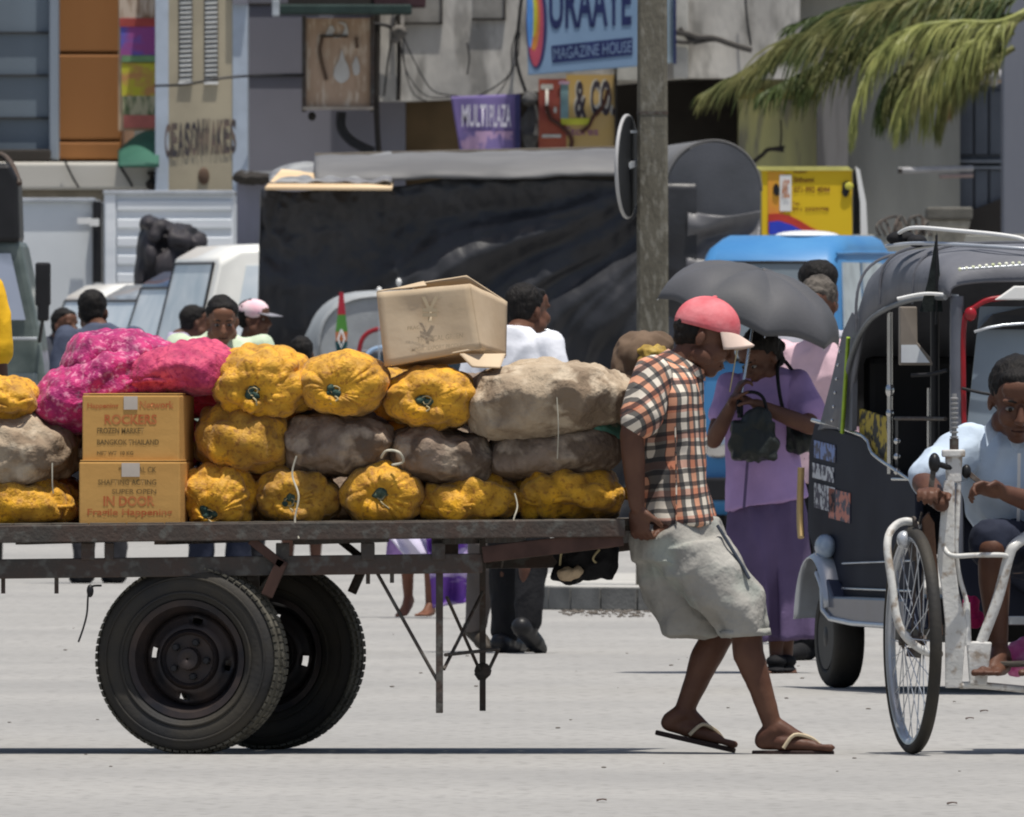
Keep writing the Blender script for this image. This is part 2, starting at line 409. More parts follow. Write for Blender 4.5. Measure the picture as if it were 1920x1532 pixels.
b = MB(); b.curve([P(190,1098,YC+.02),P(168,1104,YC),P(163,1150,YC),P(156,1178,YC),P(147,1204,YC)],.0035,6); b.ell(P(169,1108,YC),(.012,.012,.022),nu=8,nv=6); cart.add('loose_rope',b,M_blkplastic,smooth=60)
# wheels
axd = Vector((dx*.97,1.15,0)).normalized()
def cart_wheel(px, py, Y, rpx, holes=True):
    c = P(px,py,Y); Rr = rpx/S(Y); c.z = Rr
    # tyre: carcass with sidewall and square shoulder; axis points away from the camera
    prof = [(Rr*.60,-.055),(Rr*.66,-.082),(Rr*.80,-.098),(Rr*.90,-.092),(Rr*.955,-.078),(Rr*.985,-.055),(Rr*.995,-.02),(Rr*.995,.02),(Rr*.985,.055),(Rr*.955,.078),(Rr*.9,.092),(Rr*.8,.098),(Rr*.66,.082),(Rr*.60,.055),(Rr*.60,-.055)]
    a = axd; u = Vector((0,0,1)); w = a.cross(u).normalized()
    b = MB(); nn = 88
    b.loft([[c+a*h+(u*math.cos(2*math.pi*j/nn)+w*math.sin(2*math.pi*j/nn))*r for j in range(nn)] for r,h in prof], caps=False)
    b.mi = [1 if 4 <= (k//nn) <= 8 else 0 for k in range(len(b.f))]
    ty = cart.add('wheel', b, [M_tyre, M_tread], smooth=45)
    # raised tread lugs around the shoulder and crown
    b = MB()
    for j in range(76):
        t = 2*math.pi*(j+.5)/76; d = u*math.cos(t)+w*math.sin(t); tg = u*-math.sin(t)+w*math.cos(t)
        for h0,h1,r0 in ((-.083,-.05,.975),(-.042,-.006,.998),(.006,.042,.998),(.05,.083,.975)):
            cc = c+d*Rr*r0+a*(h0+h1)/2+tg*(.004 if h0>0 else -.004)
            M = Matrix((tg,a,d)).transposed()
            b.box(cc,(Rr*.060,(h1-h0),.007),M)
    cart.add('tread', b, M_tread, parent=ty)
    b = MB(); b.ring(c-a*.086,a,Rr*.70,.006,72,8,.008); b.ring(c-a*.096,a,Rr*.86,.004,72,6,.005); cart.add('sidewall_rib',b,M_tyre,parent=ty,smooth=60)
    # rim: dish with slots and hub
    b = MB()
    ro = Rr*.61
    prof = [(ro,-.05),(ro*1.02,-.075),(ro*.93,-.07),(ro*.86,-.02),(ro*.80,.0)]
    b.loft([[c+a*h+(u*math.cos(2*math.pi*j/48)+w*math.sin(2*math.pi*j/48))*r for j in range(48)] for r,h in prof], caps=False)
    # disc with four slots between ro*.8 and ro*.55
    ns = 48; slots = lambda j: (j % 12) in (0,1) 
    r1, r2, r3 = ro*.80, ro*.66, ro*.52
    def pt(r,j,h): t = 2*math.pi*(j+.3)/ns; return c+a*h+(u*math.cos(t)+w*math.sin(t))*r
    for j in range(ns):
        for (ra,rb,ha,hb,hole) in ((r1,r2*1.08,0,-.006,False),(r2*1.08,r2*.93,-.006,-.012,True),(r2*.93,r3,-.012,-.03,False)):
            if hole and slots(j): continue
            b.add([pt(ra,j,ha),pt(ra,j+1,ha),pt(rb,j+1,hb),pt(rb,j,hb)],[(0,1,2,3)])
    b.loft([[c+a*h+(u*math.cos(2*math.pi*j/48)+w*math.sin(2*math.pi*j/48))*r for j in range(48)] for r,h in [(r3,-.03),(ro*.46,-.045),(ro*.42,-.03),(ro*.2,-.028),(ro*.17,-.06),(ro*.02,-.065)]], caps=False)
    rim = cart.add('rim', b, M_rim, parent=ty, smooth=40, solid=.004)
    for k in range(5):
        b = MB(); t = 2*math.pi*k/5+.4; cc = c-a*.035+(u*math.cos(t)+w*math.sin(t))*ro*.31
        b.lathe(cc,-a,[(.013,-.008),(.013,.012),(.009,.016)],6)
        cart.add('wheel_nut', b, M_cap, parent=ty)
    return c, Rr
c1, r1_ = cart_wheel(360,1235,YC+.1,178)
c2, r2_ = cart_wheel(505,1230,YC+1.1,178)
b = MB(); b.tube([c1,c2],.03,12); cart.add('axle',b,M_steel,smooth=50)
for cc,t in ((c1,.12),(c2,-.12)):
    b = MB(); top = cc+axd*t; b.bar(top,Vector((top.x,top.y,Z(1060))),.06,.05,up=(0,1,0)); cart.add('axle_bracket',b,M_steel)
b = MB(); mid=(c1+c2)/2; 
b.bar(c1+axd*.2,Vector((c2.x+.03,c2.y-.1,Z(1065))),.04,.06); b.bar(c2-axd*.2,Vector((c1.x+.2,c1.y+.25,Z(1065))),.04,.06); cart.add('axle_stay',b,M_steel)

# black bag slung below the front of the deck
t = Thing('hanging_bag','black bag with a tan bundle slung under the front end of the handcart','bag',P(1100,1050,YC+.3))
b = MB()
b.ell(P(1105,1048,YC+.3),(.085,.06,.07)); b.ell(P(1065,1075,YC+.3),(.06,.05,.035)); b.ell(P(1140,1040,YC+.3),(.035,.05,.085)); b.ell(P(1075,1030,YC+.32),(.07,.05,.06))
t.add('bag_body', remeshed(b,.008,3,wrinkle(.008,22,(1,1,1),3),t.off), M_black)
b = MB(); b.ell(P(1064,1076,YC+.25),(.034,.03,.024)); b.ell(P(1082,1072,YC+.25),(.02,.03,.02)); t.add('cloth_bundle', remeshed(b,.006,2,wrinkle(.004,30,(1,1,1),5),t.off), M_card2)
b = MB(); b.curve([P(1050,1060,YC+.28),P(1055,1030,YC+.25),P(1080,1008,YC+.2)],.004); t.add('strap', b, M_twine, smooth=60); b = MB(); b.curve([P(1125,1060,YC+.26),P(1112,1048,YC+.23),P(1124,1030,YC+.23)],.004); t.add('strap', b, M_twine, smooth=60)
# ---------------------------------------------------------------- load: sacks and boxes
def superell(a, e): return math.copysign(abs(a)**e, a)
def sack(label, px0, py0, px1, py1, Y, kind, m, seed, depth=.42, tilt=0, group=None, tie=None, n=None, lump=.019, lsc=16, name='sack', amp=None, taper=.0):
    rnd = random.Random(seed); so = Vector((seed*3.7, seed*1.3, seed*.77))
    cx, cy = (px0+px1)/2, (py0+py1)/2
    c = P(cx,cy,Y); A = (px1-px0)/2/S(Y); C = (py1-py0)/2/S(Y); B = depth/2
    T = Thing(name, label, 'sack', (c.x,c.y,c.z-C), group=group)
    b = MB(); ct, st = math.cos(R(tilt)), math.sin(R(tilt))
    if kind == 'end':      # tied mouth faces the camera
        nu, nv = 100, 56; tie = tie or (0,0); npl = rnd.randint(11,15); rings = []
        ph = [rnd.uniform(0,6.28) for _ in range(4)]
        for i in range(nv+1):
            t = i/nv; a = math.pi*t
            rad = abs(math.sin(a))**.72; yy = -math.cos(a)
            yy = math.copysign(abs(yy)**.8, yy)
            w = max(0,1-t/.62)
            pit = math.exp(-(t/.075)**2)
            ring = []
            for j in range(nu):
                th = 2*math.pi*j/nu
                tw = th+.75*noise.noise(Vector((math.cos(th)*1.5,math.sin(th)*1.5,seed+t*2)))+.3*math.sin(t*3+ph[0])*w
                pl = abs(math.sin(tw*npl/2+ph[1]))**.6-.62
                am = (.105 if amp is None else amp)*.95*w*min(1,t/.10)
                k = 1+am*pl*(.7+.6*noise.noise(Vector((math.cos(th)*2,math.sin(th)*2,t*2))+so))
                k *= 1+.06*noise.noise(Vector((math.cos(th),math.sin(th),yy))*1.4+so)
                x = rad*k*math.cos(th)*A; z = rad*k*math.sin(th)*C
                z = -C*.93+ (z+C*.93)*.45 if z < -C*.93 else z
                y = yy*B + am*pl*-.30*B
                # folds run in to the tie, which sits off centre
                f = math.exp(-(rad/.55)**2)*(1 if yy<0 else 0)
                x += tie[0]*A*f; z += tie[1]*C*f; y += pit*B*.16
                p = Vector((x,y,z)); q = p*lsc+so
                d = noise.voronoi(q)[0][0]; p += Vector((math.cos(th)*rad,yy,math.sin(th)*rad))*(lump*(.75-min(d,1)**1.6*1.9)+.010*noise.noise(p*12+so))
                ring.append(p)
            rings.append(ring)
        b.loft([[c+Vector((p.x*ct-p.z*st,p.y,p.x*st+p.z*ct)) for p in r] for r in rings], caps=True)
        o = T.add('sack_body', b, m, smooth=80)
        # dark crumpled mouth and knot
        tc = c+Vector(((tie[0]*A),-B*.80,tie[1]*C)); g = MB()
        for k in range(9):
            a = rnd.uniform(0,6.28); r = rnd.uniform(.3,1)*.022
            g.ell(tc+Vector((math.cos(a)*r*1.2,-rnd.uniform(0,.015),math.sin(a)*r)),(rnd.uniform(.008,.018),.010,rnd.uniform(.006,.018)),Euler((0,a,0)).to_matrix(),nu=8,nv=6)
        T.add('tied_mouth', g, M_mouth, smooth=60)
        g = MB(); pts = [tc+Vector((math.cos(a)*(.015+.003*math.sin(3*a)),-.016,math.sin(a)*.014)) for a in [k*math.pi/6 for k in range(13)]]
        g.tube(pts,.0025,6); e = tc+Vector((rnd.uniform(-.03,.03),-.02,-.045)); g.curve([tc+Vector((0,-.02,-.02)),tc+Vector((.01,-.026,-.03)),e],.003,6)
        T.add('twine', g, M_twine, smooth=60)
    else:                  # lying on its side
        nu, nv = 110, 64; rings = []
        for i in range(nu+1):
            a = math.pi*i/nu; ax = -math.cos(a); rad = abs(math.sin(a))**(.70 if kind=='burlap' else .62)
            ring = []
            kx = 1-taper*ax if taper >= 0 else 1+taper*-ax
            for j in range(nv):
                th = 2*math.pi*j/nv
                y = superell(math.cos(th),.85)*rad*B; z = superell(math.sin(th),.85)*rad*C*kx
                x = math.copysign(abs(ax)**.9,ax)*A
                z += C*.10*math.cos(ax*1.6)-C*.05
                p = Vector((x,y,z)); q = p*7+so
                nn = Vector((ax*.6,math.cos(th)*rad,math.sin(th)*rad))
                big = noise.noise(q*.6)*.03
                rid = (1-abs(noise.noise(q*Vector((1.0,1,1.6)).x if False else Vector((q.x*.9,q.y,q.z*1.7))))*3.2)
                rid = max(rid,-.7)*.015*(1 if kind=='burlap' else .8)+.007*noise.noise(q*3.3)
                d = noise.voronoi(p*lsc+so)[0][0]
                p += nn*(big*min(1,C/.1)+rid+(lump*(.75-min(d,1)**1.6*1.9) if kind=='net' else lump*(.55-d)+.004*noise.noise(p*40+so)))
                if p.z < -C*.95: p.z = -C*.95+(p.z+C*.95)*.3
                ring.append(p)
            rings.append(ring)
        b.loft([[c+Vector((p.x*ct-p.z*st,p.y,p.x*st+p.z*ct)) for p in r] for r in rings], caps=True)
        o = T.add('sack_body', b, m, smooth=80)
        # stitched seam / gathered end
        g = MB(); zz = [.15+.10*math.sin(k*.9+seed) for k in range(15)]
        pts = []
        for k in range(15):
            xx = -0.9+1.8*k/14; rad = abs(math.sin(math.acos(max(-1,min(1,xx)))))**.55; th = R(180+ (25+12*math.sin(k*.8+seed)))
            p = Vector((xx*A, -abs(math.cos(th))*rad*B*1.0-.008, math.sin(th)*rad*C*.5)); pts.append(c+Vector((p.x*ct-p.z*st,p.y,p.x*st+p.z*ct)))
        if kind == 'net':
            g.tube(smooth_path(pts,3),.007,6,flat=.6); T.add('seam', g, m, smooth=60)
        g = MB(); e = c+Vector(((A*1.0)*ct,0,(A*1.0)*st)); u = Vector((ct,0,st))
        for k in range(10):
            a = k*.63; g.tube([e-u*.02, e+u*.012+Vector((0,math.cos(a)*.014,math.sin(a)*.014)), e+u*.03+Vector((0,math.cos(a)*.022,math.sin(a)*.022))],[.012,.007,.003],6)
        T.add('tied_end', g, m, smooth=60)
    return T
gy = 'yellow mesh sacks of produce piled on the handcart'; gb = 'burlap sacks piled on the handcart'
YS = YC+.32
# bottom row
sack('yellow mesh sack in the bottom row, left of the lower brown carton', -60,898,150,997,YS,'net',M_yel,1,group=gy,tilt=2)
sack('round yellow mesh sack in the bottom row directly right of the lower box', 338,866,483,1000,YS-.02,'end',M_yel,2,group=gy,tie=(-.25,-.45),amp=.16)
sack('second round yellow mesh sack right of the lower box, white twine hanging over it', 476,872,636,992,YS,'end',M_yel2,3,group=gy,tie=(-.15,-.15),amp=.10)
sack('pumpkin-shaped yellow mesh sack in the bottom row with deep radial folds', 636,864,800,992,YS-.04,'end',M_yel,4,group=gy,tie=(-.05,0),amp=.17,lump=.006)
sack('low yellow mesh sack lying right of the pumpkin-shaped one', 780,893,975,990,YS,'net',M_yel,5,group=gy,tilt=2,taper=-.1)
sack('low yellow mesh sack at the front end of the bottom row beside the puller', 970,880,1164,978,YS,'net',M_yel,6,group=gy,tilt=2,taper=.05)
# middle row
sack('light burlap sack lying at the left edge above a yellow sack', -90,786,150,914,YS,'burlap',M_bur,7,group=gb,lsc=14)
sack('dull yellow mesh sack in the middle row, right of the upper box', 370,760,546,888,YS+.02,'net',M_yel2,8,group=gy,lump=.018,lsc=16,tilt=-6)
sack('round burlap sack in the middle row with a crumpled fold across its front', 528,776,746,898,YS,'burlap',M_bur2,9,group=gb,lsc=14)
sack('dark burlap sack in the middle row, above and right of the pumpkin-shaped one', 735,806,925,908,YS,'burlap',M_bur2,10,group=gb,tilt=-8,lsc=14)
sack('flat burlap sack slumped under the big burlap sack near the puller', 912,800,1160,900,YS,'burlap',M_bur2,11,group=gb,tilt=6,lsc=14,lump=.005)
T = sack('white woven sack with green print wedged under the big burlap sack by the puller', 1040,772,1160,860,YS+.05,'burlap',M_wsack,12,lump=.004)
# top row
sack('small yellow mesh sack topmost at the left edge of the load', -70,718,70,792,YS,'net',M_yel,13,group=gy,tilt=8)
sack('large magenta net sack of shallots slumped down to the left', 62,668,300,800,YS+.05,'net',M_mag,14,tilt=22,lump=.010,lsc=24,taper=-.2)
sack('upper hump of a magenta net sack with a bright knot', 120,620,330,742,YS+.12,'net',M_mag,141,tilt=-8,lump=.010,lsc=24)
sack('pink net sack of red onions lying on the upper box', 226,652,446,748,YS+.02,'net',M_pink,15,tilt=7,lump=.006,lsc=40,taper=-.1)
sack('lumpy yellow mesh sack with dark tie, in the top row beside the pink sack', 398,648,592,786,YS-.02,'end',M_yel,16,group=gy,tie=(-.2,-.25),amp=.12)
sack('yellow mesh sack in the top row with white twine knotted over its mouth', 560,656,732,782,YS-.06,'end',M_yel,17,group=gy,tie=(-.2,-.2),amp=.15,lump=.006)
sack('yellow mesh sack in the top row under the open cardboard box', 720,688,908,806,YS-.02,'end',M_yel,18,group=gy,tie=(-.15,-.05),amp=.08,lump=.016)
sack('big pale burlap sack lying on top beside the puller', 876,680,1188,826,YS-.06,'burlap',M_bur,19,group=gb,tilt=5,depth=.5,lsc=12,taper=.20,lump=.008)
# far side of the load
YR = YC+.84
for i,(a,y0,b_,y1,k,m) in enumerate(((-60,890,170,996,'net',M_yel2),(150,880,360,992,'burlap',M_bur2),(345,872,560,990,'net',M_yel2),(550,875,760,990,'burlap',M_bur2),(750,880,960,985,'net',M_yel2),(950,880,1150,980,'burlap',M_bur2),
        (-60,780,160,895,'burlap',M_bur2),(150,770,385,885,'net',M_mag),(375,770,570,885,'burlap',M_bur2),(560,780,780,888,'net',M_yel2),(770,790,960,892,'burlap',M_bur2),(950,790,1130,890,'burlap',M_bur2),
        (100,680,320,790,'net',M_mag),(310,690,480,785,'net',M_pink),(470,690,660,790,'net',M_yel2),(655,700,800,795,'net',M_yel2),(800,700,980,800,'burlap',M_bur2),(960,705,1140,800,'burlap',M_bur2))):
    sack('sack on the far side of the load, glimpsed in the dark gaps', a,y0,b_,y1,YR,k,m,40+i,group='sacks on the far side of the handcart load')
# the bundle behind the puller's shoulder
T = Thing('bundle','brown cloth bundle with golden netting behind the cart puller\'s shoulder','bundle',P(1205,700,YC+.95))
b = MB(); b.ell(P(1200,668,YC+.95),(.09,.1,.085)); b.ell(P(1165,690,YC+.95),(.035,.08,.05)); b.ell(P(1228,650,YC+.95),(.07,.08,.05)); b.ell(P(1195,720,YC+.95),(.1,.1,.06))
b.ell(P(1195,775,YC+.95),(.09,.1,.09))
T.add('wrap', remeshed(b,.008,3,wrinkle(.007,20,(1,1,1),2),T.off), mat('brown_cloth',(.16,.11,.075),.9,c2=(.09,.06,.04),scale=8))
b = MB(); b.ell(P(1222,668,YC+.88),(.058,.06,.042)); T.add('netting', remeshed(b,.007,1,wrinkle(.007,36,(1,1,1),4),T.off), mat('gold_net',(.42,.29,.06),.6,c2=(.26,.17,.04),scale=30))

# printed cardboard boxes
def carton(label, x0,y0,x1,y1,xs,Y,seed):
    T = Thing('cardboard_box', label,'box',P((x0+x1)/2,y1,Y))
    b = MB(); p = [P(x0,y1,Y),P(x1,y1,Y),P(x1,y0,Y),P(x0,y0,Y)]; d = Vector(((xs-x1)/s0,.30,.0))
    jit = random.Random(seed)
    b.prism(p,d); T.add('carton',b,M_card,bevel=.006,segs=3)
    b = MB(); b.prism([P(x0+2,y0-1,Y+.0)+Vector((0,0.002,0)),P(x1-1,y0-1,Y)+Vector((0,0.002,0)),P(x1-1,y0+1,Y)+d*.48+Vector((0,0,.004)),P(x0+2,y0+1,Y)+d*.48+Vector((0,0,.004))],(0,0,.004)); T.add('flap',b,M_card,bevel=.001)
    return T
YX = YC+.03
T = carton('lower of two stacked brown cartons with red print',148,866,338,990,362,YX,1)
fr = lambda a,b_: None
lettering(T,'printed_line','* ◦ -  CAL CK',222,875,293,886,YX,M_blkink)
lettering(T,'printed_line','SHAFTING ACTING',184,899,293,909,YX,M_blkink)
lettering(T,'printed_line','SUPER OPEN',210,917,293,926,YX,M_blkink)
lettering(T,'printed_title','IN DOOR',194,930,290,949,YX,M_redink,offset=.03)
lettering(T,'printed_line','Fragile Happening',164,954,323,970,YX,M_redink,offset=.02)
b = MB(); b.rect(228,868,262,894,YX-.003,.002); T.add('tape',b,mat('tape',(.52,.46,.40),.4))
T = carton('upper of two stacked brown cartons, marked in red, under the pink sack',154,741,336,866,362,YX+.02,2)
Y_=YX+.02
lettering(T,'printed_line','Happening',164,756,222,768,Y_,M_redink,offset=.02)
lettering(T,'printed_line','Network',262,752,326,766,Y_,M_redink,offset=.02)
lettering(T,'printed_title','ROCKERS',196,777,294,796,Y_,M_redink,offset=.03)
lettering(T,'printed_line','FROZEN MARKET',182,802,270,813,Y_,M_blkink,offset=.02)
lettering(T,'printed_line','BANGKOK THAILAND',182,824,298,834,Y_,M_blkink,offset=.02)
lettering(T,'printed_line','NET WT  10 KG',182,846,250,853,Y_,M_blkink,offset=.02)
b = MB(); b.rect(232,743,258,768,Y_-.003,.002); T.add('tape',b,MATS['tape'])
# open tilted box on top
YT = YC+.18
T = Thing('open_box','battered pale cardboard box, open and tilted, perched on top of the load','box',P(820,690,YT))
b = MB(); fr = [(707,548),(722,686),(900,652),(880,532)]
F_ = [P(x,y,YT) for x,y in fr]; sd = Vector((66/s0,.28,-.062)); bt = Vector((.10,.28,.02))
def panel(pts, nm, lab=None, th=.005):
    g = MB(); 
    def fn(u,v):
        a = pts[0].lerp(pts[3],u); c_ = pts[1].lerp(pts[2],u); p = a.lerp(c_,v)
        w = noise.noise(p*9)*.012*math.sin(math.pi*u)*1.2
        return p+Vector((w*.3,w,w*.3))
    g.grid(14,12,fn); T.add(nm,g,M_card2,smooth=60,solid=th,label=lab)
panel(F_,'front_panel')
r_ = [F_[3],F_[2],P(948,668,YT+.28),P(950,566,YT+.28)]; panel(r_,'side_panel')
bk = [P(950,566,YT+.28),P(948,668,YT+.28),P(760,690,YT+.3),P(770,545,YT+.3)]; panel(bk,'back_panel')
panel([F_[0],F_[1],P(760,690,YT+.3),P(770,545,YT+.3)],'side_panel')
panel([F_[1],F_[2],P(948,670,YT+.28),P(760,692,YT+.3)],'bottom_panel')
panel([P(782,532,YT+.2),P(770,548,YT+.3),P(950,566,YT+.28),P(875,517,YT+.2)],'top_flap','flap standing up with a bright edge')
panel([F_[0]+Vector((0,-.001,0)),P(708,545,YT),P(800,536,YT+.02),P(795,528,YT+.04)],'torn_flap')
panel([P(862,664,YT-.01),P(885,688,YT-.03),P(938,690,YT+.0),P(948,664,YT+.1)],'torn_flap','torn flap curling under the box')
fi = mat('faded_ink',(.34,.27,.18),.9,c2=(.50,.40,.28),scale=40)
lettering(T,'printed_line','FRAGILE',764,612,800,619,YT,fi,dy_right=-3,lift=.012); lettering(T,'printed_line','TROPICAL GREEN',782,632,868,642,YT,fi,dy_right=-8,lift=.012); lettering(T,'printed_line','IMPORT EXPORT PRODUCE',770,652,874,660,YT,fi,dy_right=-10,lift=.012)
lettering(T,'printed_mark','¥',790,556,822,604,YT,mat('fainter_ink',(.42,.34,.23),.9),offset=.02,lift=.012)
# white twine down the front of the load
def string(label, pts, r=.0035):
    g = MB(); g.curve([P(x,y,YC+.0+dy) for x,y,dy in pts],r*.7,6)
    o = link_mesh('twine', g, mat('white_twine',(.55,.52,.42),.9), smooth=60); o['label']=label; o['category']='string'; o['group']='strings tied round the load'
string('white string hanging from the burlap sack at the left over a yellow sack',[(98,868,.02),(98,905,.02),(100,925,.03)])
string('long white string down from the middle burlap sack to the deck',[(556,855,.03),(548,890,.03),(560,930,.0),(553,975,-.01),(560,1010,-.03)],.005)
string('thin string down the big burlap sack to the deck beside the puller',[(1044,745,.0),(1047,800,.0),(1045,860,.04)],.003)
string('short twine knot above the pumpkin-shaped sack',[(715,858,.08),(725,845,.04),(748,848,.02),(756,866,.05),(735,872,.08)],.006)
string('frayed string hanging between the two low yellow sacks',[(965,925,.03),(970,950,.02),(963,975,.0),(968,985,.0)],.004)
# ---------------------------------------------------------------- people
def frame(f, up=(0,0,1)):
    f = Vector(f).normalized(); l = Vector(up).cross(f).normalized(); u = f.cross(l).normalized()
    return f, l, u
def Mx(l, f, u): return Matrix((l, f, u)).transposed()
def head_prims(B, c, f, up=(0,0,1), k=1.0, neck=None):
    f, l, u = frame(f, up); c = Vector(c); M = Mx(l,f,u)
    E = lambda a,b_,d,r: B.ell(c+(f*a+l*b_+u*d)*k,[x*k for x in r],M)
    E(-.012,0,.025,(.074,.094,.086)); E(.028,0,-.032,(.061,.064,.084)); E(.058,0,-.097,(.032,.030,.022))
    E(.012,0,-.075,(.056,.060,.040))
    B.caps(c+(f*.094+u*.004)*k, c+(f*.112-u*.034)*k, .0085*k, .0145*k)
    for s in (-1,1):
        B.ell(c+(f*.104+l*s*.013-u*.036)*k,[.009*k]*3)
        E(.066,s*.036,-.034,(.026,.028,.030)); E(.082,s*.030,.022,(.028,.013,.009))
        E(-.005,s*.078,-.014,(.009,.016,.027)); E(.02,s*.056,-.065,(.02,.04,.03))
    E(.086,0,-.064,(.026,.014,.0075)); E(.084,0,-.076,(.022,.014,.008)); E(.06,0,.05,(.055,.035,.04))
    if neck is not None: B.caps(c+(-f*.02-u*.06)*k, neck, .054*k, .058*k)
def face_parts(T, c, f, up=(0,0,1), k=1.0):
    f, l, u = frame(f, up); c = Vector(c); M = Mx(l,f,u)
    for s in (-1,1):
        g = MB(); g.ell(c+(f*.083+l*s*.031-u*.002)*k,(.0135*k,.010*k,.0062*k),M,nu=12,nv=8); e = T.add('eye',g,M_eye,smooth=60)
        g = MB(); g.ell(c+(f*.0915+l*s*.031-u*.002)*k,(.0065*k,.0035*k,.0065*k),M,nu=10,nv=6); T.add('iris',g,M_iris,parent=e,smooth=60)
        g = MB(); g.tube([c+(f*.088+l*s*.014+u*.019)*k,c+(f*.094+l*s*.03+u*.026)*k,c+(f*.080+l*s*.05+u*.019)*k],.0038*k,6); T.add('eyebrow',g,M_hair,smooth=60)
    g = MB(); g.tube([c+(f*.090-l*.024-u*.069)*k,c+(f*.101-u*.0695)*k,c+(f*.090+l*.024-u*.069)*k],.0028*k,6); T.add('mouth',g,mat('lip',(.05,.018,.015),.5) if 'lip' not in MATS else MATS['lip'],smooth=60)
def hair_part(T, c, f, up=(0,0,1), k=1.0, m=None, style='short', vox=.008, seed=0):
    f, l, u = frame(f, up); c = Vector(c); M = Mx(l,f,u); B = MB()
    E = lambda a,b_,d,r: B.ell(c+(f*a+l*b_+u*d)*k,[x*k for x in r],M)
    E(-.026,0,.042,(.082,.094,.084)); E(.035,0,.078,(.058,.045,.030)); E(-.055,0,-.01,(.070,.058,.060))
    if style == 'bun': E(-.115,0,-.02,(.04,.035,.04)); E(-.06,0,-.05,(.066,.05,.05))
    if style == 'long': E(-.075,0,-.06,(.072,.045,.09)); 
    if style == 'curly': E(-.03,0,.07,(.09,.095,.075))
    so = Vector((seed,seed*2,1))
    T.add('hair', remeshed(B, vox, 2, lambda p: .005*noise.noise(p*45+so)+.005*noise.noise(p*18+so), T.off), m or M_hair)
def hand_prims(B, w, d, palm, side, curl=.5, k=1.0, thumb=1):
    """w wrist, d pointing direction, palm: normal out of the palm, side: towards the thumb"""
    d = Vector(d).normalized(); palm = Vector(palm); palm = (palm-d*palm.dot(d)).normalized(); sd = Vector(side); sd = (sd-d*sd.dot(d)-palm*sd.dot(palm)).normalized(); w = Vector(w)
    M = Mx(sd,d,palm)
    B.ell(w+d*.045*k,(.040*k,.052*k,.016*k),M); B.ell(w+d*.065*k,(.041*k,.03*k,.014*k),M)
    for i,(o,L) in enumerate(((.031,.066),(.0105,.074),(-.0105,.069),(-.031,.055))):
        p = w+d*.085*k+sd*o*k; dd = d.copy(); a = 0
        for j,fr in enumerate((.45,.32,.25)):
            a += curl*(.55 if j==0 else .75)
            q = p+(d*math.cos(a)+palm*math.sin(a))*L*fr*k
            B.caps(p,q,(.0092-.0008*j)*k,(.0084-.0008*j)*k,10); p = q
    p = w+d*.03*k+sd*.035*k; q = p+(d*.6+sd*.75+palm*.25).normalized()*.034*k; r = q+(d*.85+sd*.15+palm*(.2+curl*.6)).normalized()*.032*k
    B.caps(w+d*.02*k+sd*.02*k,p,.016*k,.013*k,10); B.caps(p,q,.013*k,.0105*k,10); B.caps(q,r,.0105*k,.0085*k,10)
def foot_prims(B, ankle, d, k=1.0, pitch=0):
    """bare foot with five toes; d horizontal heading"""
    d = Vector((d[0],d[1],0)).normalized(); l = Vector((-d.y,d.x,0)); a = Vector(ankle)
    R_ = Matrix.Rotation(pitch,3,l); D = R_ @ d; U = R_ @ Vector((0,0,1))
    B.caps(a-D*.035*k-U*.045*k, a+D*.02*k-U*.048*k, .027*k,.026*k); B.caps(a-U*.01*k, a-D*.03*k-U*.035*k, .034*k,.03*k)
    B.caps(a-U*.005*k+D*.01*k, a+D*.10*k-U*.052*k, .031*k,.021*k)
    for s in (-1,1): B.caps(a+D*.02*k-U*.05*k+l*s*.01*k, a+D*.125*k-U*.06*k+l*s*.024*k,.026*k,.017*k)
    for i in range(5):
        s = (i-2)*.017; L = (.178,.182,.178,.170,.160)[i] if True else 0
        B.caps(a+D*.13*k-U*.063*k+l*s*k, a+D*L*k-U*.065*k+l*s*1.08*k, .0105*k,(.0125 if i==0 else .0088)*k,10)
def muscle(B, pts, n=14):
    for (p0,r0),(p1,r1) in zip(pts[:-1],pts[1:]): B.caps(p0,p1,r0,r1,n)
def leg_prims(B, hip, knee, ankle, k=1.0, thigh=.075, calfd=(0,0,0)):
    hip,knee,ankle = Vector(hip),Vector(knee),Vector(ankle); cd = Vector(calfd)
    muscle(B,[(hip,thigh*k),(hip.lerp(knee,.5),thigh*.85*k),(knee,.052*k)])
    muscle(B,[(knee,.051*k),(knee.lerp(ankle,.30)+cd*.02*k,.052*k),(knee.lerp(ankle,.62)+cd*.008*k,.040*k),(ankle,.031*k)])
def arm_prims(B, sh, el, wr, k=1.0):
    sh,el,wr = Vector(sh),Vector(el),Vector(wr)
    muscle(B,[(sh,.050*k),(sh.lerp(el,.5),.043*k),(el,.036*k)]); muscle(B,[(el,.037*k),(el.lerp(wr,.3),.038*k),(wr,.025*k)])

